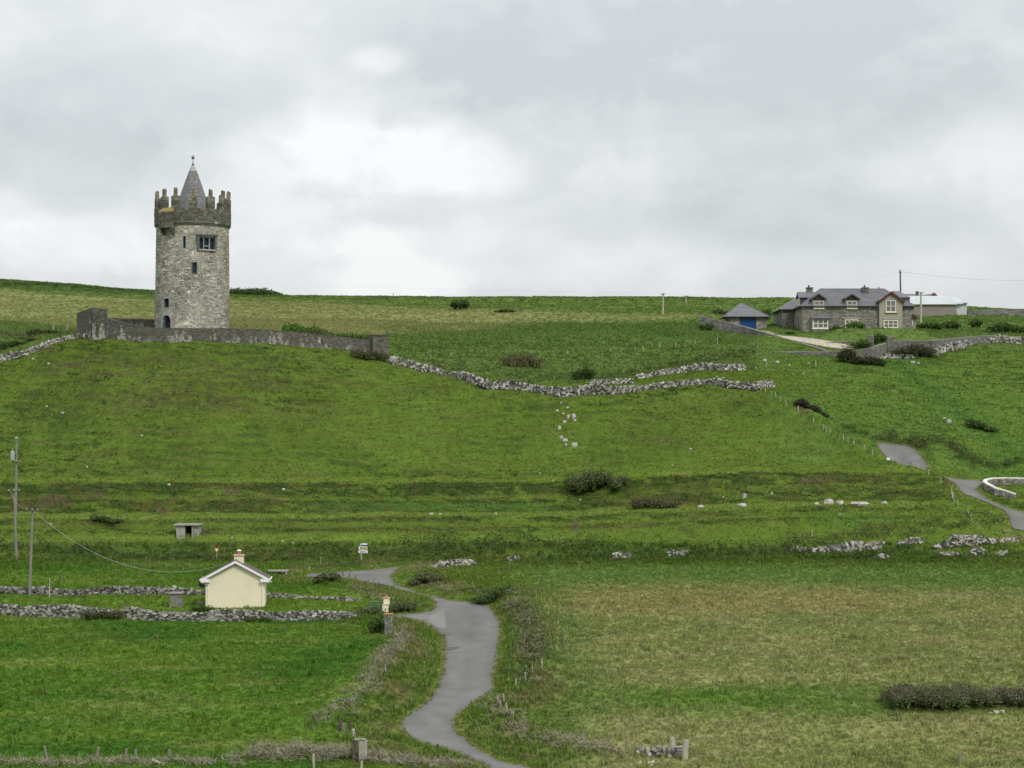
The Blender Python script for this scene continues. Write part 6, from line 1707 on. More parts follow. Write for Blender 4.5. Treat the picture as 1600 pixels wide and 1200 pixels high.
# side dormer on the left slope of the main roof
dy0, dy1 = hy + 2.6, hy + 5.2; dm = (dy0 + dy1) / 2; dx0 = hx(1245.5, dm); zA, zB = hz(457.2, dm), hz(465.5, dm); zc_ = hz(478, dm)
m_ = MB(); m_.add([(dx0 + .35, dy0, zc_), (dx0 + .35, dy1, zc_), (dx0 + .35, dy1, zB), (dx0 + .35, dm, zA - .1), (dx0 + .35, dy0, zB), (RX0, dy0, zc_), (RX0, dy1, zc_), (RX0, dy1, zB), (RX0, dm, zA - .1), (RX0, dy0, zB)],
                  [(4, 3, 2, 1, 0), (5, 6, 7, 8, 9), (0, 5, 9, 4), (1, 2, 7, 6)]); sd = m_.build('side_dormer', M['iron'], house)
m_ = MB()
m_.prism([(dx0, dy0 - .3, zB - .1), (RX0 + .5, dy0 - .3, zB - .1), (RX0 + 1.0, dm, zA), (dx0, dm, zA)], (0, 0, .1)); m_.prism([(dx0, dm, zA), (RX0 + 1.0, dm, zA), (RX0 + .5, dy1 + .3, zB - .1), (dx0, dy1 + .3, zB - .1)], (0, 0, .1)); m_.build('dormer_roof', M['slate'], sd)
window(sd, dy0 + .35, dy1 - .35, hz(476.5, dm), hz(466.5, dm), dx0 + .33, 2, 2, .5, bar=.14, normal='x')

# ------------------------------------------------------------------ garage
gyy = 330.0; gk = lambda u: P(u, 500, gyy).x; gz_ = lambda v, y=330.0: P(800, v, y).z
ga = thing('garage', (gk(1168), gyy, gz_(516)), 'stone garage with pyramid slate roof and blue up-and-over door left of the house', 'garage')
x0_, x1_ = gk(1139.5), gk(1198); dpt = 6.5; ze_ = gz_(494.8); zf_ = gz_(522)
m_ = MB(); m_.span(x0_ + .05, x1_ - .05, gyy + .05, gyy + dpt, zf_, ze_); m_.build('wall_core', M['core'], ga)
dx0_, dx1_, dz1 = gk(1156), gk(1181.5), gz_(498.2); GP = lambda *a: shade(HP(*a), 1.15)
m_ = MB(); face_stones(m_, (x0_, gyy), (x1_, gyy), zf_, ze_, .4, .2, GP, gap=.02, proud=.03, openings=[(dx0_ - x0_, dx1_ - x0_, zf_ - 1, dz1)], seed=31)
face_stones(m_, (x0_, gyy + dpt), (x0_, gyy), zf_, ze_, .4, .2, GP, gap=.02, proud=.03, seed=32); face_stones(m_, (x1_, gyy), (x1_, gyy + dpt), zf_, ze_, .4, .2, GP, gap=.02, proud=.03, seed=33)
m_.build('stone_facing', M['housestone'], ga, kind='stuff')
door = None
for i in range(5):
    m_ = MB(); zz0, zz1 = zf_ + .3 + (dz1 - zf_ - .3) * i / 5, zf_ + .3 + (dz1 - zf_ - .3) * (i + 1) / 5
    m_.span(dx0_ + .02, dx1_ - .02, gyy - .01 + .02, gyy + .08, zz0 + .012, zz1 - .012); p_ = m_.build('door_panel', M['blue'], ga)
ex = .5; apx, apy, apz = gk(1161.5), gyy + dpt / 2, gz_(474, gyy + dpt / 2)
m_ = MB(); m_.add([(x0_ - ex - .5, gyy - ex, ze_), (x1_ + ex, gyy - ex, ze_), (x1_ + ex, gyy + dpt + ex, ze_), (x0_ - ex - .5, gyy + dpt + ex, ze_), (apx - .2, apy, apz), (apx + .3, apy, apz)], [(0, 1, 5, 4), (1, 2, 5), (2, 3, 4, 5), (3, 0, 4), (3, 2, 1, 0)])
gr_ = m_.build('roof', M['slate'], ga)
m_ = MB(); m_.tube((x0_ - ex - .5, gyy - ex, ze_), (apx - .2, apy, apz), .06); m_.tube((x1_ + ex, gyy - ex, ze_), (apx + .3, apy, apz), .06); m_.build('hip_tiles', M['slate'], gr_)
m_ = MB(); m_.tube((x0_ - ex - .5, gyy - ex - .05, ze_ - .05), (x1_ + ex, gyy - ex - .05, ze_ - .05), .1); m_.build('gutter', M['iron'], ga)
m_ = MB(); m_.tube((x0_ + .0, gyy - .1, ze_ - .1), (x0_ + .0, gyy - .1, zf_), .06); m_.build('downpipe', M['iron'], ga)

# garden and drive walls round the house
GW = lambda x, y, z, rel, r_: shade(r_.choice([(.19, .185, .165), (.16, .155, .14), (.23, .22, .2), (.13, .13, .115)]), r_.uniform(.85, 1.15))
gcope = (.26, .25, .225)
def gpath(sp): return wallpath(sp)
built_wall('garden_wall', refine(gpath([(1094, 512, 494.5, 326), (1130, 508, 502.5, 325), (1160, 516, 510, 323), (1200, 532, 521.5, 318), (1240, 542, 533, 312), (1290, 556, 547.5, 306)]), 2),
           'long sloping garden wall stepping down from the garage beside the gravel drive', pal=GW, th=.4, cope=gcope, sw=.4, sh=.2, seed=201, cope_h=.1)
built_wall('garden_wall', gpath([(1151, 566, 549, 302), (1157, 566, 549, 302)]), 'low square pier at the left end of the long straight garden wall', pal=GW, th=.6, cope=gcope, seed=202)
built_wall('garden_wall', refine(gpath([(1157.5, 566, 551, 302.2), (1230, 565, 549.8, 302.6), (1300, 566, 549, 303), (1345, 566, 548.5, 303)]), 2), 'long straight low garden wall below the gravel drive', pal=GW, th=.4, cope=gcope, seed=203)
built_wall('garden_wall', refine(gpath([(1345.5, 566, 547, 303), (1360, 562, 543.5, 302.6), (1374, 558, 539.5, 303.2), (1382.5, 555, 537, 304.5)]), 2), 'short wall curving in to the left garden gate pier', pal=GW, th=.4, cope=gcope, seed=204)
built_wall('gate_pier', gpath([(1355.5, 545, 524.5, 309), (1364.5, 545, 524.5, 309)]), 'rough stone gate pier on the left of the garden entrance', cat='gate pier', pal=GW, th=.8, cope=gcope, seed=205)
built_wall('gate_pier', gpath([(1386.5, 548, 527, 306), (1395.5, 548, 527, 306)]), 'rough stone gate pier on the right of the garden entrance', cat='gate pier', pal=GW, th=.8, cope=gcope, seed=206)
built_wall('garden_wall', gpath([(1290, 543, 536, 311), (1322, 540, 533.5, 311.5), (1355, 541, 536, 309.6)]), 'low retaining wall between drive and mound under the house', pal=GW, th=.4, cope=gcope, seed=209)
built_wall('garden_wall', refine(gpath([(1396, 546, 532.5, 306), (1425, 548, 532.5, 305.5), (1453, 549, 533, 305)]), 2), 'straight grey garden wall right of the gate piers', pal=GW, th=.4, cope=gcope, seed=207)
built_wall('garden_wall', refine(gpath([(1454, 549, 532.5, 305.5), (1490, 543, 529, 311), (1520, 537, 526, 315), (1550, 533, 524.5, 318)]), 2), 'garden wall climbing right behind the dry-stone wall', pal=GW, th=.4, cope=gcope, seed=208)
# white-topped wall by the right lane
WW = lambda x, y, z, rel, r_: shade(r_.choice([(.22, .2, .18), (.16, .15, .13), (.30, .28, .25), (.12, .115, .1)]), r_.uniform(.85, 1.2))
def wpath(sp):
    o_ = []
    for u, vt, h_ in sp:
        p = G(u, vt + h_, ymin=236); o_.append((p.x, p.y, p.z - .1, P(u, vt, p.y).z))
    return o_
wl = [(1640, 747.5, 9), (1600, 748, 9), (1570, 747.5, 9), (1550, 748.3, 9), (1541, 750.5, 10), (1538.5, 753.5, 11), (1543, 757, 11.5), (1555, 763, 11), (1571, 767.5, 9), (1587, 773, 6)]
built_wall('whitewashed_wall', wpath(wl), 'curved rubble wall with thick whitewashed coping beside the right lane', pal=WW, th=.42, cope=(.8, .8, .78), cope_mat=M['whitewash'], cope_h=.15, sw=.3, sh=.2, seed=211)

# ------------------------------------------------------------------ barn and farmhouse on the skyline
by = 400.0; bx = lambda u, y=by: P(u, 470, y).x; bz = lambda v, y=by: P(800, v, y).z
barn = thing('barn', (bx(1460), by, bz(487)), 'long low barn with pale curved sheet roof behind the stone house', 'barn')
m_ = MB(); m_.span(bx(1412), bx(1494.5), by, by + 9, bz(496), bz(475.6)); m_.build('wall', M['barnwall'], barn)
m_ = MB(); m_.span(bx(1495), bx(1511), by + .3, by + 8, bz(492), bz(474.2)); m_.build('metal_end', M['tin'], barn)
m_ = MB(); m_.span(bx(1490), bx(1512.5), by - .2, by + 8.4, bz(474), bz(473)); m_.build('end_roof', M['galv'], barn)
m_ = MB(); n_ = 10
pr = [(by - .4 + 10 * i / n_, bz(475) + (bz(462.6, by + 5) - bz(475)) * math.sin(math.pi * i / n_) ** .8) for i in range(n_ + 1)]
vs = [(bx(1410), y_, z_) for y_, z_ in pr] + [(bx(1504) - (bx(1504) - bx(1497)) * math.sin(math.pi * i / n_), y_, z_) for i, (y_, z_) in enumerate(pr)]
m_.add(vs, [(i, n_ + 1 + i, n_ + 2 + i, i + 1) for i in range(n_)] + [tuple(range(n_ + 1))[::-1], tuple(range(n_ + 1, 2 * n_ + 2))]); m_.build('curved_roof', M['tin'], barn, smooth=False)
m_ = MB(); m_.span(bx(1410), bx(1495), by - .45, by - .3, bz(475.8), bz(474.9)); m_.build('eaves_trim', M['white'], barn)
fy_ = 440.0
fh = thing('farmhouse', (bx(1440, fy_), fy_, bz(470, fy_)), 'red-gabled farmhouse roof rising behind the pale barn', 'house')
m_ = MB(); m_.span(bx(1413, fy_), bx(1432, fy_), fy_, fy_ + 6, bz(480, fy_), bz(462, fy_)); m_.build('wall', M['whitewash'], fh)
m_ = MB(); m_.prism([(bx(1412, fy_), fy_ - .3, bz(462, fy_)), (bx(1433, fy_), fy_ - .3, bz(462, fy_)), (bx(1433, fy_), fy_ + 3, bz(457.6, fy_)), (bx(1412, fy_), fy_ + 3, bz(457.6, fy_))][::-1], (0, 0, -.12)); m_.build('roof', M['slate'], fh)
m_ = MB(); m_.span(bx(1433.2, fy_), bx(1437, fy_), fy_ + 1, fy_ + 2, bz(470, fy_), bz(454.5, fy_)); m_.build('chimney', M['tile'], fh)
m_ = MB(); m_.prism([(bx(1433, fy_), fy_ - .3, bz(462.5, fy_)), (bx(1457, fy_), fy_ - .3, bz(462.5, fy_)), (bx(1458, fy_), fy_ + 4, bz(457.2, fy_)), (bx(1447, fy_), fy_ + 4, bz(458.7, fy_)), (bx(1436, fy_), fy_ + 4, bz(458.7, fy_))][::-1], (0, 0, -.12)); m_.build('side_roof', M['slate'], fh)
m_ = MB(); m_.prism([(bx(1454, fy_), fy_ - .5, bz(463, fy_)), (bx(1465, fy_), fy_ - .5, bz(463, fy_)), (bx(1459.5, fy_), fy_ - .5, bz(457.3, fy_))], (0, 3.5, 0)); m_.build('red_gable', M['dullred'], fh)
m_ = MB(); m_.span(bx(1454.5, fy_), bx(1464.5, fy_), fy_ - .4, fy_ + 3, bz(480, fy_), bz(463, fy_)); m_.build('gable_wall', M['whitewash'], fh)
g_, h_ = P(1580, 481, 420), P(1640, 483, 420)
built_wall('boundary_wall', [(P(1512, 486, 398).x, 398, H(P(1512, 486, 398).x, 398) - .2, Z(485.5, 398)), (P(1575, 486, 398).x, 398, H(P(1575, 486, 398).x, 398) - .2, Z(483, 398)), (P(1640, 486, 398).x, 398, H(P(1640, 486, 398).x, 398) - .2, Z(481.5, 398))],
           'long grey field wall on the skyline right of the barn', pal=GW, sw=.7, sh=.3, seed=221)

# ------------------------------------------------------------------ fence posts
def post_mesh(name_, m__, sq=True, seed=1):
    r_ = random.Random(seed); m_ = MB(); m_.tube((0, 0, -.2), (r_.uniform(-.04, .04), r_.uniform(-.03, .03), 1.0), .5 if not sq else .5, .42, 6 if sq else 9)
    o_ = m_.build(name_, m__); d_ = o_.data; bpy.data.objects.remove(o_); return d_
PM = {k: [post_mesh('post', M[k], seed=s_) for s_ in range(3)] for k in ('wood', 'woodpale', 'wooddark')}
def posts(lst, label, group, kind='wood', w_=.10, name='fence_post', ymax=None, ymin=100, jitter=.05, wires=0):
    """lst: (u, row of the foot, height in rows)"""
    tops = []
    r_ = random.Random(len(lst) * 7 + 1)
    for i, it in enumerate(lst):
        u, vb, h_ = it[:3]; kd = it[3] if len(it) > 3 else kind
        g = G(u, vb, ymax=ymax or 700, ymin=ymin); hh = h_ * g.y / F * 1.05
        o_ = bpy.data.objects.new(name, PM[kd][i % 3]); COL.objects.link(o_)
        o_.location = g; o_.scale = (w_ * 1.15, w_ * 1.15, hh); o_.rotation_euler = (r_.gauss(0, jitter), r_.gauss(0, jitter * 1.3), r_.uniform(0, 3))
        tag(o_, it[4] if len(it) > 4 else label, 'fence post', group); tops.append(g + Vector((0, 0, hh * .8)))
    for k in range(wires):
        m_ = MB()
        for a, b in zip(tops[:-1], tops[1:]):
            if (a - b).length < 14: m_.tube(a - Vector((0, 0, .3 * k)), b - Vector((0, 0, .3 * k)), .008, n=4, cap=False)
        o_ = m_.build('fence_wire', M['galv'], origin=tops[0]); tag(o_, label='thin wire strung between the ' + group.split(' along')[0].split(' beside')[0], cat='wire', group=None)
posts([(1196, 611, 5), (1205, 616, 6), (1212, 621, 7), (1219, 626, 8), (1228, 634, 8), (1247, 643, 9), (1271, 661, 7), (1287, 671, 7), (1291, 674, 8), (1297, 677, 7), (1318, 686, 7), (1325, 690, 7), (1334, 694, 7), (1350, 701, 7), (1363, 711, 8)],
      'pale thin post in the hill fence running down to the lane', 'posts of the hill fence along the field edge', 'woodpale', .10, ymax=262)
posts([(1399, 723.5, 5, 'wooddark', 'short dark post in front of the upper lane'), (1422, 727, 9, 'wooddark', 'tall dark post silhouetted on the upper lane'), (1435, 732, 8), (1451, 742, 8), (1470, 756, 9)], 'pale post between the two visible lane pieces', 'posts beside the upper lane', 'woodpale', .09, ymax=246)
posts([(1486, 771, 12), (1491, 783, 13, 'woodpale', 'bright leaning post in a cluster near the side lane'), (1488, 777, 9), (1497, 790, 8), (1514, 806, 10), (1518, 811, 8)], 'crooked pale post on the bank left of the side lane', 'crooked posts beside the side lane', 'woodpale', .12, ymax=242, jitter=.12)
posts([(536, 900, 7), (546, 902.5, 7), (556, 906, 7), (569, 914, 7), (571.5, 914, 6), (575, 914, 8), (578, 915, 4), (585, 920, 8), (592, 920, 10), (594, 919, 7), (598, 919.5, 7), (600, 918, 6), (605, 922, 7), (612, 924, 8), (615, 924.5, 10)],
      'dark slim post in the close-set row by the junction', 'dark posts beside the junction lane', 'wooddark', .09, jitter=.03)
posts([(626.5, 994, 20, 'wood', 'tall thin post on the verge below the grey gate pillar'), (631, 1013, 10), (616, 1030, 11), (613, 1026, 8), (602, 1051, 13), (604, 1045, 8), (584, 1064, 7), (574, 1066, 6), (556, 1097, 14), (566, 1082, 8), (524, 1112, 7), (510, 1118, 6)],
      'weathered post in the left verge fence of the lane', 'verge posts along the left side of the lane', 'wood', .12, jitter=.1)
posts([(495, 1134, 17, 'wooddark', 'thick dark stump-like post in the left verge fence'), (530, 1142, 16, 'wooddark', 'left post of the trio above the concrete gatepost'), (535.5, 1145, 14, 'wood', 'middle post of the trio above the concrete gatepost'), (546, 1142, 16, 'wooddark', 'leaning right post of the trio above the concrete gatepost'),
       (553, 1156, 16, 'woodpale', 'pale leaning post just above the concrete gatepost')], '', 'thick posts beside the foreground gatepost', 'wooddark', .22, jitter=.1)
posts([(490, 1203, 24, 'woodpale', 'pale post in the bottom bramble hedge left of the concrete gatepost'), (565, 1206, 16, 'woodpale', 'short pale stake in front of the concrete gatepost'), (683.5, 1177, 14, 'wooddark', 'dark tilted post on the verge at the lane bend')], '', 'single posts at the bottom of the picture', 'wood', .16, jitter=.08)
posts([(74, 1190, 24), (152, 1182, 14), (197, 1181, 11), (212, 1186, 15), (265, 1186, 14)], 'grey post in the fence along the bottom left hedge', 'posts of the bottom left fence', 'wood', .17, jitter=.05)
posts([(655, 894, 15), (697, 904, 7), (715, 912, 8), (739, 917, 9), (828, 928, 5), (838, 934, 9)], 'slim post on the bank above the lane', 'bank posts along the upper lane side', 'wood', .08)
posts([(856, 966, 9, 'woodpale', 'pale leaning post above the bracken bank'), (872, 975, 6), (881, 1008, 17, 'wood', 'tallest post of the right verge fence'), (870, 1017, 9), (847, 1042, 12), (832, 1053, 12), (823, 1047, 7), (821, 1065, 14), (812, 1066, 7), (805, 1073, 13), (788, 1101, 16), (793, 1111, 12), (798.5, 1119, 9), (802, 1121, 8), (783, 1106, 12), (778, 1098, 10)],
      'post in the right verge fence of the lane', 'posts of the right verge fence', 'woodpale', .10, jitter=.07)
posts([(875, 1150, 9), (890.5, 1153, 8), (913, 1158, 13), (933, 1166, 9), (951, 1166, 12), (978, 1174, 17), (992, 1172, 13)], 'post in the low fence left of the ruined wall end', 'posts beside the ruined foreground wall', 'wood', .12, jitter=.06)
posts([(1051, 1172, 19, 'woodpale', 'rough stone post on top of the ruined wall end'), (1070, 1188, 30, 'woodpale', 'taller stone post closing the right of the ruined wall end')], '', 'stone posts of the ruined wall end', 'woodpale', .36, jitter=.02)
posts([(1500, 1197, 20, 'wood', 'lone grey post in the tan field at bottom right'), (1147, 1191, 7, 'wooddark', 'tiny dark stump in the tan field near the bottom')], '', 'lone posts in the tan field', 'wood', .16)
posts([(673, 561, 7), (704, 558, 6), (887, 555, 7), (953.6, 550, 7), (992, 548, 7), (1005, 548, 8), (1019, 543, 7), (1030.5, 542, 7), (1055.6, 542, 7), (1086, 538, 7), (1120.5, 538, 11), (1177, 541, 6), (760, 548, 5), (830, 553, 5)],
      'pale far post in the fence across the scrubby hollow', 'posts across the scrubby hollow', 'woodpale', .10, ymin=283)
posts([(1274.5, 572, 9, 'woodpale', 'white post in the field below the garden wall'), (1197, 573, 6, 'woodpale', 'small pale post among scattered wall stones')], '', 'white posts below the garden wall', 'woodpale', .13, ymin=270)
posts([(1549, 531, 6), (1589, 532, 6)], 'white post rising from the far right dry-stone wall', 'posts on the far right wall', 'woodpale', .12, ymin=285)
posts([(83, 516, 10), (104, 518, 10)], 'pale post on the slope left of the courtyard corner', 'posts left of the courtyard', 'woodpale', .12, ymin=283)
posts([(77, 934, 29, 'woodpale', 'tall pale post before the grey wall, left garden'), (19, 965, 20, 'wood', 'post against the dark dry wall at far left'), (139, 966, 17, 'wooddark', 'mossy post at the gap of the dry walls'), (267, 971, 16, 'wood', 'pale post leaning on the flat-stoned wall below the hut'),
       (427, 972, 18, 'wood', 'post leaning on the flat-stoned wall, right of the cottage'), (248, 934, 19, 'wood', 'thin post against the rear wall left of the hut'), (299, 930, 9, 'woodpale', 'short pale stake on the rear wall by the cottage'), (681, 848, 8, 'wood', 'thin post on the scrub bank above the lane junction'),
       (1269, 839, 11, 'woodpale', 'white leaning post in the hedge bank at right'), (501, 884, 14, 'wood', 'bare stick in the scrub behind the cottage'), (483, 893, 8, 'woodpale', 'pale stake in scrub left of the junction')], '', 'single stakes about the lower fields', 'wood', .11, jitter=.04)
# concrete gatepost in the foreground
g = G(566, 1192); gp2 = thing('gatepost', (g.x, g.y, g.z), 'square lichen-spotted concrete gatepost with a dark timber side, foreground left of the lane', 'gatepost')
k_ = g.y / F
m_ = MB(); m_.box((P(566, 1180, g.y).x, g.y + .2, (g.z - .4 + Z(1156.5, g.y)) / 2), (10.5 * k_, .38, Z(1156.5, g.y) - g.z + .4)); m_.build('shaft', M['concrete'], gp2)
m_ = MB(); m_.box((P(571.5, 1180, g.y).x + .0, g.y + .22, (g.z - .4 + Z(1157, g.y)) / 2), (3.2 * k_, .3, Z(1157, g.y) - g.z + .4)); m_.build('rear_strip', M['woodpale'], gp2)
m_ = MB(); m_.box((P(553.5, 1180, g.y).x, g.y + .15, (g.z - .4 + Z(1157, g.y)) / 2), (6.0 * k_, .25, Z(1157, g.y) - g.z + .4)); m_.build('timber_side', M['wooddark'], gp2)
m_ = MB(); m_.box((P(562, 1156, g.y).x, g.y + .18, Z(1156, g.y) + .02), (17 * k_, .45, .05)); m_.build('cap', M['concrete'], gp2)
g = G(248, 1193); m_ = MB(); m_.tube(P(238, 1188, g.y), P(256, 1195, g.y - .3), .12, .1, 8); o_ = m_.build('log', M['woodpale'], origin=g); tag(o_, 'pale bare log lying in the bottom left hedge', 'log')

# ------------------------------------------------------------------ shrubs
def foliage(mb_, blobs, n, leaf, cols, seed, top_bias=.3, flat=.0):
    """leaf-sized faces through the volume of overlapping lobes"""
    r_ = np.random.default_rng(seed)
    wts = np.array([b[3] * b[4] + b[4] * b[5] + b[3] * b[5] for b in blobs]); wts /= wts.sum()
    ids = r_.choice(len(blobs), n, p=wts)
    for i in ids:
        cx, cy, cz, rx, ry, rz = blobs[i]
        d = r_.normal(size=3); d /= np.linalg.norm(d)
        if d[2] < -.25: d[2] *= -.6
        rr = (r_.random() ** .45) * (0.80 + .45 * n2(d[0] * 2.2 + i, d[2] * 2.2 + d[1] * 2, 91 + seed % 7))
        p = Vector((cx + d[0] * rx * rr, cy + d[1] * ry * rr, cz + d[2] * rz * rr))
        q = Vector(r_.normal(size=3)).normalized(); q = (q + Vector(d) * .5 + Vector((0, 0, .3))).normalized()
        a = q.orthogonal().normalized(); a = Matrix.Rotation(r_.uniform(0, 6.28), 3, q) @ a; b = q.cross(a)
        s = leaf * r_.uniform(.6, 1.4)
        c = cols[int(r_.integers(len(cols)))]
        mb_.add([p - a * s * .5, p + b * s * .28, p + a * s * .6, p - b * s * .28], [(0, 1, 2, 3)], shade(c, r_.uniform(.8, 1.2)))
def twigs(mb_, blobs, n, ln, w_, cols, seed, up=.5):
    r_ = np.random.default_rng(seed + 500)
    for k in range(n):
        cx, cy, cz, rx, ry, rz = blobs[int(r_.integers(len(blobs)))]
        d = r_.normal(size=3); d[2] = abs(d[2]) + .2; d /= np.linalg.norm(d); f = r_.uniform(.6, 1.0)
        p = Vector((cx + d[0] * rx * f, cy + d[1] * ry * f, cz + d[2] * rz * f)); t_ = (Vector(r_.normal(size=3)) + Vector((0, 0, up)) + Vector(d) * .5).normalized(); l = ln * r_.uniform(.5, 1.3)
        m1 = p + t_ * l * .5; t2 = (t_ + Vector(r_.normal(size=3)) * .35 - Vector((0, 0, .3))).normalized(); e_ = m1 + t2 * l * .5
        s_ = t_.orthogonal().normalized() * w_
        c = shade(cols[int(r_.integers(len(cols)))], r_.uniform(.8, 1.25))
        mb_.add([p - s_, p + s_, m1 + s_ * .7, m1 - s_ * .7, e_], [(0, 1, 2, 3), (3, 2, 4)], c)
G1 = [(.060, .098, .026), (.042, .072, .021), (.080, .125, .030), (.066, .09, .032)]      # dark hedge green
G2 = [(.09, .17, .030), (.12, .21, .035), (.07, .14, .026)]                            # bright garden green
BR = [(.12, .105, .06), (.155, .135, .085), (.09, .082, .05), (.08, .095, .04)]            # dead and brown growth
TW = [(.135, .115, .085), (.10, .088, .066), (.18, .155, .12)]
def shrub(u0, u1, vb, vt, label, cols=G1, dead=0, y=None, name='shrub', cat='bush', depth=1.6, n=900, leaf=.2, lobes=5, lean=0, prof=None, seed=0, group=None, stem=True, **kw):
    u = (u0 + u1) / 2; g = G(u, vb, **kw) if y is None else Vector((P(u, vb, y).x, y, H(P(u, vb, y).x, y)))
    k_ = g.y / F; w_ = (u1 - u0) * k_; h_ = (vb - vt) * k_; r_ = random.Random(seed + int(u))
    o_ = thing(name, (g.x, g.y, g.z), label, cat, group); bl = []
    for i in range(lobes):
        f = (i + .5) / lobes; e = prof(f) if prof else math.sin(math.pi * (0.12 + .76 * f)) ** .6
        x_ = g.x + (f - .5) * w_ * .9; yy = g.y + r_.uniform(-.15, .3) * depth
        zg = H(x_, yy) if y is None else H(x_, yy); hh = h_ * e * r_.uniform(.85, 1.05)
        zb2 = zg
        if y is not None: hh = max(.4, (Z(vt, yy) - zg) * e * r_.uniform(.88, 1.04))
        bl.append((x_ + lean * hh, yy, zb2 + hh * .42, w_ / lobes * 1.0, depth * .6, hh * .60))
    m_ = MB(); foliage(m_, bl, int(n * 1.5), leaf, cols, seed + int(u) % 97)
    m_.build('foliage', M['leaf'], o_)
    m_ = MB()
    for b in bl: m_.stone((b[0], b[1], b[2] - b[5] * .15), (b[3] * .85, b[4] * .8, b[5] * .75), None, shade(cols[0], .9), r_)
    m_.build('inner_growth', M['leaf'], o_, kind='stuff')
    if dead:
        m_ = MB(); twigs(m_, bl, int(dead * .55), .6, .011, TW, seed + int(u)); m_.build('dead_twigs', M['leaf'], o_)
    if stem:
        m_ = MB()
        for b in bl[::2]: m_.tube((g.x + (b[0] - g.x) * .6, b[1], H(g.x + (b[0] - g.x) * .6, b[1]) - .2), (b[0], b[1], b[2] + .1), .06, .02, 6)
        m_.build('stem', M['bark'], o_)
    return o_
GB = G1 + G1 + BR[2:] + BR[:1]
shrub(882, 985, 768, 733, 'large dark rounded thicket with bare brown twigs at the foot of the hill', GB + BR[:2], 700, depth=3.6, n=4200, leaf=.2, lobes=8, prof=lambda f: .75 + .35 * math.sin(math.pi * min(1, f * 1.25 + .1)) - .55 * max(0, f - .4), seed=1, ymax=245)
shrub(983, 1063, 794, 772, 'low brown dead-looking thicket right of the large dark one', BR + G1[:2], 500, depth=2.2, n=1900, leaf=.18, lobes=7, prof=lambda f: 1 - .6 * f, seed=2, ymax=245)
shrub(1510, 1560, 673, 657.5, 'low dark juniper-like bush in the right hillside field', G1, 0, depth=2.2, n=1500, leaf=.2, lobes=5, prof=lambda f: 1 - .6 * f, seed=3)
for k, (a, b, vb, vt, lb) in enumerate([(1243, 1262, 642, 622, 'top dark windswept bush on the hill fence line'), (1256, 1278, 652, 632, 'middle dark windswept bush on the hill fence line'), (1272, 1294, 664, 645, 'lowest dark windswept bush on the hill fence line')]):
    shrub(a, b, vb, vt, lb, [(.05, .055, .03), (.07, .06, .04), (.045, .06, .022)], 60, y=254 + 0 * k, depth=1.4, n=700, leaf=.2, lobes=3, seed=10 + k)
shrub(1400, 1466, 559, 535, 'wide dark windswept bush before the right garden wall', [(.05, .07, .028), (.075, .08, .04), (.04, .055, .02), (.09, .085, .05)], 200, ymin=285, depth=2.6, n=2600, leaf=.2, lobes=6, lean=-.3, seed=20, prof=lambda f: .55 + .5 * math.sin(math.pi * f) ** .8)
shrub(1308, 1350, 568, 540, 'dark tangled bush below the curved garden wall', [(.055, .06, .03), (.07, .075, .036), (.04, .05, .02)], 160, ymin=285, depth=2.4, n=2000, leaf=.2, lobes=6, seed=21, prof=lambda f: .45 + .6 * math.sin(math.pi * min(1, f * 1.3)) ** .8)
shrub(1345, 1385, 572, 555, 'dark low scrub linking the tangled bush to the windswept one', [(.055, .065, .03), (.06, .085, .03), (.04, .05, .02)], 60, ymin=285, depth=1.8, n=1000, leaf=.2, lobes=5, seed=22)
shrub(1322, 1352, 521, 503.5, 'bright yellow-green garden shrub under the house windows', G2, 0, y=317, depth=2, n=1500, leaf=.2, lobes=4, seed=23, prof=lambda f: .7 + .5 * math.sin(math.pi * f))
shrub(1333, 1360, 546, 529, 'rounded green shrub beside the left garden gate pier', G1 + G2[:1], 0, y=308.5, depth=1.6, n=1000, leaf=.2, lobes=3, seed=24)
shrub(1364, 1386, 535, 520, 'small green shrub between the garden gate piers', G1 + G2[:1], 0, y=311, depth=1.6, n=900, leaf=.2, lobes=3, seed=25)
shrub(1228, 1240, 533.5, 527, 'tiny round bush on the gravel by the sloping wall', G1[:2], 0, y=317.5, depth=.9, n=400, leaf=.16, lobes=2, seed=26)
shrub(1296, 1318, 519, 508, 'low climber at the foot of the house beside the bay window', G1, 0, y=319, depth=.8, n=600, leaf=.18, lobes=3, seed=27)
for k, (a, b, vb, vt, yy, lb) in enumerate([(1435, 1475, 515, 503, 330, 'dark low hedge clump right of the house'), (1472, 1500, 512, 500, 335, 'second dark clump in the bank right of the house'), (1515, 1535, 510, 497, 340, 'small dark bush in the right bank'),
        (1545, 1592, 521, 503, 330, 'large dark scrub patch in the bank at far right'), (1588, 1640, 522, 506, 330, 'dark scrub running off the right edge')]):
    shrub(a, b, vb, vt, lb, G1, 40, y=yy, depth=2.2, n=1200, leaf=.24, lobes=4, seed=30 + k)
shrub(444, 486, 532, 503.5, 'round bright bush rising behind the courtyard wall', G2 + G1[2:3], 0, y=279, depth=3, n=6500, leaf=.2, lobes=4, seed=40, prof=lambda f: 1.05 - .35 * f)
shrub(486, 522, 532, 506.5, 'wind-leaned bush behind the courtyard wall, right of the round one', G2[:1] + G1[2:3] + BR[1:2], 80, y=280, depth=3, n=5500, leaf=.2, lobes=4, seed=41, prof=lambda f: 1.05 - .5 * f)
shrub(522, 580, 534, 521.5, 'clipped-looking green hedge behind the courtyard wall pier', G1 + G2[2:], 0, y=281, depth=1.8, n=6000, leaf=.2, lobes=7, seed=42, prof=lambda f: 1, name='hedge', cat='hedge')
shrub(548, 608, 563, 548, 'dry brown scrub against the right end of the courtyard wall', BR + G1[:2], 300, depth=1.4, n=1500, leaf=.18, lobes=6, seed=43, ymax=277, prof=lambda f: 1)
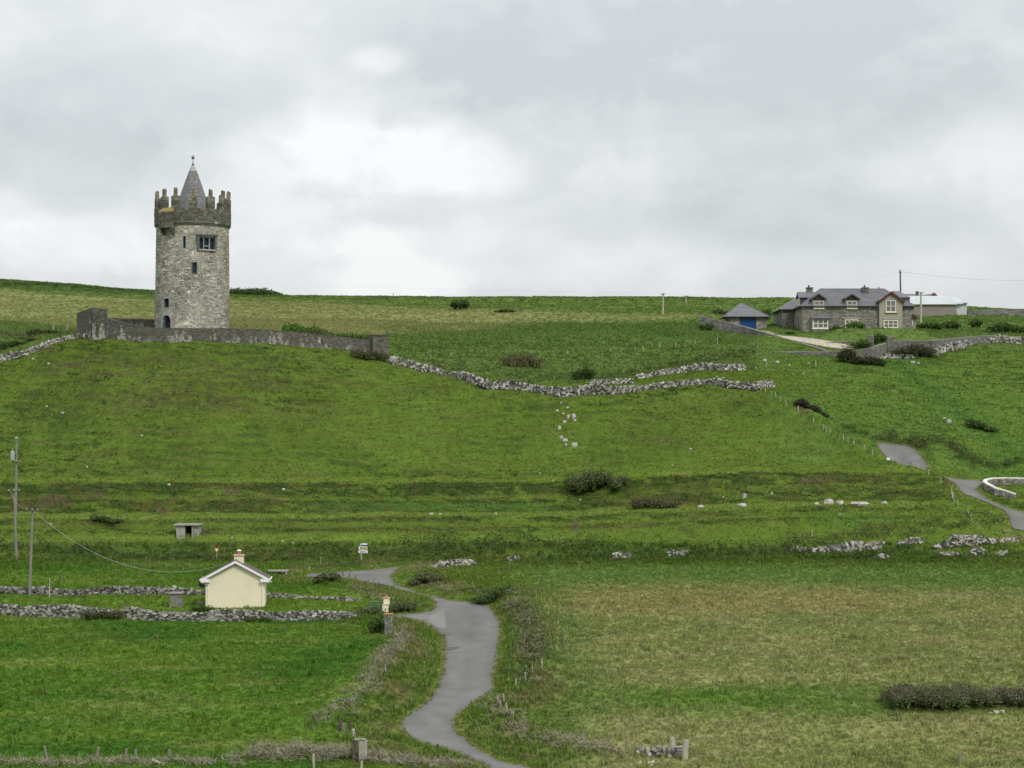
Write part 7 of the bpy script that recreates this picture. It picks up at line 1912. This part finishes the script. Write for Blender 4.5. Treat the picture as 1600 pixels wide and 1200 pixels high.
shrub(149, 163, 484, 479.5, 'grass tuft growing on top of the raised courtyard corner', [(.10, .10, .05), (.08, .09, .035)], 60, y=270.1, depth=.5, n=0 + 300, leaf=.14, lobes=2, seed=44, stem=False)
shrub(706, 731, 484, 466.5, 'round dark lone bush in the upland field', G1, 20, ymin=320, depth=2.5, n=1500, leaf=.34, lobes=3, seed=45)
for k, (a, b, vt, lb) in enumerate([(645, 672, 462, 'left one of two dark bushes on the skyline'), (668, 693, 463, 'right one of two dark bushes on the skyline'), (726, 745, 464.5, 'small skyline bush above the lone field bush'), (770, 800, 463, 'low wide skyline bush at centre')]):
    shrub(a, b, 471, vt, lb, G1, 10, y=500, depth=4, n=900, leaf=.4, lobes=4, seed=50 + k, stem=False)
shrub(775, 805, 488, 483, 'low dark scrub patch in the upland field at centre', G1 + BR[2:3], 0, ymin=320, depth=2, n=700, leaf=.3, lobes=4, seed=56, stem=False)
shrub(1114, 1135, 491, 482.5, 'brownish scrub patch left behind the garage', BR + G1, 40, ymin=320, depth=2, n=700, leaf=.3, lobes=3, seed=57)
shrub(1191, 1204, 487, 479, 'dark bush between garage and house roofs', G1, 0, y=350, depth=1.6, n=500, leaf=.25, lobes=2, seed=58)
shrub(1095, 1115, 512, 503, 'green bush at the low end of the sloping garden wall', G1 + G2[2:], 0, y=323, depth=1.4, n=600, leaf=.22, lobes=3, seed=59)
shrub(1378, 1560, 1106, 1071, 'long dark bramble thicket with dead stems in the right foreground field', GB + BR[:2], 3000, depth=4.5, n=8000, leaf=.15, lobes=13, seed=60, prof=lambda f: 1.0 - .25 * max(0, f - .5) * 2)
shrub(1530, 1660, 1103, 1073, 'brown dead-twig end of the thicket at the right edge', BR + G1[:1], 1500, depth=3, n=4000, leaf=.15, lobes=9, seed=61)
for k, (a, b, vb, vt, lb, c_, dd) in enumerate([
    (738, 800, 942, 926, 'low leafy scrub on the bank top right of the lane bend', G1 + BR[3:], 60), (640, 690, 912, 895, 'brown grassy mound at the lane junction corner', BR + G2[2:] + G1[:1], 120)]):
    shrub(a, b, vb, vt, lb, c_, dd, depth=2.2, n=2600, leaf=.16, lobes=5, seed=70 + k)
shrub(610, 652, 956, 940, 'brown and green scrub behind the cream gate pillar', BR + G1, 150, depth=1.8, n=1300, leaf=.16, lobes=5, seed=76)
shrub(577, 602, 990, 962, 'dark leafy bush hugging the grey gate pillar', G1 + G2[2:], 0, depth=1.5, n=1300, leaf=.16, lobes=4, seed=77)
shrub(492, 530, 909, 893, 'brownish scrub mound left of the road junction', BR + G1 + G2[2:], 150, depth=2.4, n=1700, leaf=.17, lobes=6, seed=78)
shrub(560, 600, 962, 950, 'brambly growth over the wall beside the gate', G1 + BR, 80, depth=1.2, n=1000, leaf=.15, lobes=5, seed=79)
shrub(140, 192, 817, 806, 'low dark scrub tongue on the terrace left of the shelter', G1 + BR[:1], 60, depth=1.6, n=900, leaf=.18, lobes=5, seed=80, ymax=240, prof=lambda f: 1 - .5 * f)
shrub(128, 192, 969, 952, 'mossy bramble filling the gap between the dry walls', G1 + BR, 80, depth=1.0, n=1500, leaf=.14, lobes=7, seed=81, prof=lambda f: 1)
shrub(384, 424, 972, 964, 'small nettle clump at the foot of the flat-stoned wall', G2[2:] + G1, 0, depth=.7, n=800, leaf=.13, lobes=5, seed=82, prof=lambda f: 1, stem=False)
shrub(300, 330, 957, 944, 'weedy green clump at the cottage corner', G2[2:] + G1, 0, depth=1.0, n=700, leaf=.13, lobes=3, seed=83, stem=False)
shrub(0 - 40, 60, 545, 532, 'dark scrub on the slope at the far left edge', G1 + BR[:1], 30, y=287, depth=2.5, n=1600, leaf=.22, lobes=6, seed=84)
shrub(40, 95, 530, 512, 'brown scrub line on the slope left of the courtyard corner', BR + G1, 40, y=291, depth=1.8, n=1400, leaf=.22, lobes=6, seed=85, prof=lambda f: 1 - .5 * f)
shrub(895, 930, 585, 572, 'darkest gorse hollow above the brow wall', G1[:2], 0, y=283, depth=1.8, n=1200, leaf=.2, lobes=4, seed=86)
shrub(780, 850, 560, 547, 'brown gorse clump in the scrubby hollow', BR, 120, y=290, depth=2.0, n=900, leaf=.2, lobes=6, seed=87)

# scrub that reads as one mass: hedge banks and rough hollows
PALE = [(.27, .235, .175), (.21, .185, .14), (.33, .29, .225)]
def scrub(name, line, width, per_m, n_leaf, h, cols, dead, seed, leaf=.17, **kw):
    pts = [G(*p, **kw) for p in line]; path = resample([tuple(p) for p in pts], 1.0 / per_m); r_ = random.Random(seed); bl = []
    for p in path:
        for j in range(2):
            x_, y_ = p.x + r_.uniform(-.6, .6), p.y + r_.uniform(-width, width) * .5
            hh = h * r_.uniform(.35, 1.2) * (.5 + n2(x_ / 4, y_ / 3, seed)); bl.append((x_, y_, H(x_, y_) + hh * .25, r_.uniform(.6, 1.2), r_.uniform(.5, .9), hh * .75))
    m_ = MB(); foliage(m_, bl, int(n_leaf * len(path)), leaf, cols, seed)
    if dead: twigs(m_, bl, int(dead * len(path) * (1.1 if 'brambles' in name else .5)), .5, .012, PALE if 'brambles' in name else TW, seed)
    o_ = m_.build(name, M['leaf']); o_['kind'] = 'stuff'; return o_
scrub('hedge_bank', [(-40, 856), (60, 854), (150, 864), (260, 872), (330, 876), (440, 876), (500, 872)], 2.6, 1.2, 80, 1.0, G1 + G1 + BR, 8, 301)
scrub('hedge_bank', [(500, 862), (560, 868), (640, 866), (720, 860), (800, 856), (880, 862), (960, 868), (1060, 866), (1160, 866), (1240, 858)], 2.8, 1.2, 95, 1.05, G1 + G1 + BR[2:] + G2[2:], 8, 302)
scrub('hedge_bank', [(640, 852), (720, 846), (800, 846), (880, 852), (950, 858)], 2.2, 1.2, 90, 1.2, G1, 6, 303)
scrub('hedge_bank', [(1240, 846), (1320, 843), (1400, 834), (1470, 822), (1540, 812), (1570, 815)], 2.8, 1.2, 90, 1.15, G1 + BR, 12, 304, ymax=240)
scrub('hedge_bank', [(1240, 868), (1330, 872), (1420, 862), (1500, 872), (1620, 868)], 2.2, 1.0, 70, .8, G1 + G2[2:], 4, 305, ymax=240)
scrub('hedge_bank', [(1378, 688), (1400, 689), (1428, 690), (1448, 700), (1460, 712), (1466, 728)], 1.6, 1.6, 120, 1.1, G1 + BR, 8, 306, ymin=254)
scrub('hedge_bank', [(1325, 667), (1345, 678), (1372, 690)], 1.2, 1.4, 90, .9, G1, 4, 307, ymin=254)
scrub('hedge_bank', [(1475, 690), (1495, 705), (1510, 722), (1545, 730), (1600, 722)], 1.6, 1.4, 110, 1.1, G1 + BR[2:], 4, 308, ymin=246)
scrub('hedge_bank', [(1545, 772), (1570, 784), (1600, 794), (1650, 806)], 1.2, 1.4, 60, .8, G1 + G2[2:], 0, 309, ymin=232)
scrub('hollow_scrub', [(640, 585), (720, 588), (800, 592), (880, 592), (960, 586), (1040, 574), (1120, 560), (1180, 552)], 6.0, 1.2, 50, .65, G1 + G1 + BR, 12, 310, leaf=.2, ymin=279)
#scrub('hollow_scrub', [(660, 572), (760, 566), (860, 566), (960, 562), (1060, 552), (1140, 545)], 8.0, 1.0, 55, .7, G1 + BR + G2[2:], 14, 311, leaf=.2, ymin=281)
scrub('hollow_scrub', [(620, 545), (700, 535), (820, 540), (900, 534), (1000, 530), (1100, 520)], 6.0, .8, 30, .6, G1 + G2[2:], 4, 312, leaf=.2, ymin=281)
scrub('slope_scrub', [(-40, 520), (0, 522), (60, 526), (110, 524)], 6.0, 1.0, 45, .7, G1 + BR, 8, 313, leaf=.2, ymin=284)
scrub('skyline_hedge', [(-60, 443), (0, 444), (60, 447), (120, 451), (180, 456), (250, 461)], 5.0, .9, 50, .6, G1 + G2[2:], 0, 314, leaf=.3, ymin=455)
scrub('skyline_hedge', [(700, 470), (900, 470), (1100, 470), (1230, 472)], 4.0, .25, 25, .8, G1, 1, 315, leaf=.34, ymin=430)
scrub('bottom_brambles', [(-30, 1196), (80, 1197), (180, 1195), (240, 1196), (330, 1194), (430, 1190), (540, 1186)], 1.4, 1.3, 60, .6, BR + G1, 70, 316, leaf=.11)
scrub('bottom_brambles', [(400, 1186), (440, 1182), (500, 1178), (545, 1182), (600, 1190), (660, 1196), (720, 1200)], 1.4, 1.6, 90, .7, BR + G1 + G1, 110, 317, leaf=.11)
scrub('verge_brambles', [(500, 1126), (540, 1110), (565, 1085), (590, 1055), (610, 1022), (635, 995)], 1.6, 1.2, 40, .55, BR + G1, 45, 318, leaf=.12)
scrub('verge_brambles', [(770, 1104), (800, 1130), (850, 1152), (900, 1172), (960, 1178)], 1.8, 1.2, 45, .6, BR + BR + G1, 55, 319, leaf=.12)
scrub('verge_brambles', [(800, 935), (815, 955), (828, 985), (832, 1015), (822, 1045), (805, 1065)], 2.6, 1.6, 130, .7, BR + G1 + G2[2:], 12, 323, leaf=.13)
scrub('verge_brambles', [(660, 915), (720, 925), (780, 930)], 1.6, 1.0, 40, .5, BR + G1 + G2[2:], 20, 324, leaf=.13)
scrub('verge_brambles', [(555, 918), (590, 932), (615, 944), (640, 950)], 1.2, 1.0, 40, .35, BR + G1, 20, 320, leaf=.13)
scrub('gorse_mound', [(1300, 516), (1340, 508), (1380, 510), (1432, 510)], 2.0, 1.0, 30, .5, G1 + G2, 2, 321, leaf=.2, ymin=310)
scrub('stream_rushes', [(1400, 565), (1430, 595), (1465, 620), (1500, 645), (1540, 675), (1580, 700)], 5.0, .8, 26, .5, [(.07, .14, .05), (.06, .12, .035), (.09, .16, .06)], 0, 322, leaf=.2, ymin=250)
# old ring-fort bank on the skyline, right of the tower
shrub(352, 452, 466, 449.5, 'dark overgrown mound on the skyline right of the castle tower', G1 + BR[2:3], 0, y=500, depth=5, n=5200, leaf=.36, lobes=9, seed=88, stem=False, prof=lambda f: 1.05 if f < .55 else 1.05 - 1.5 * (f - .55))
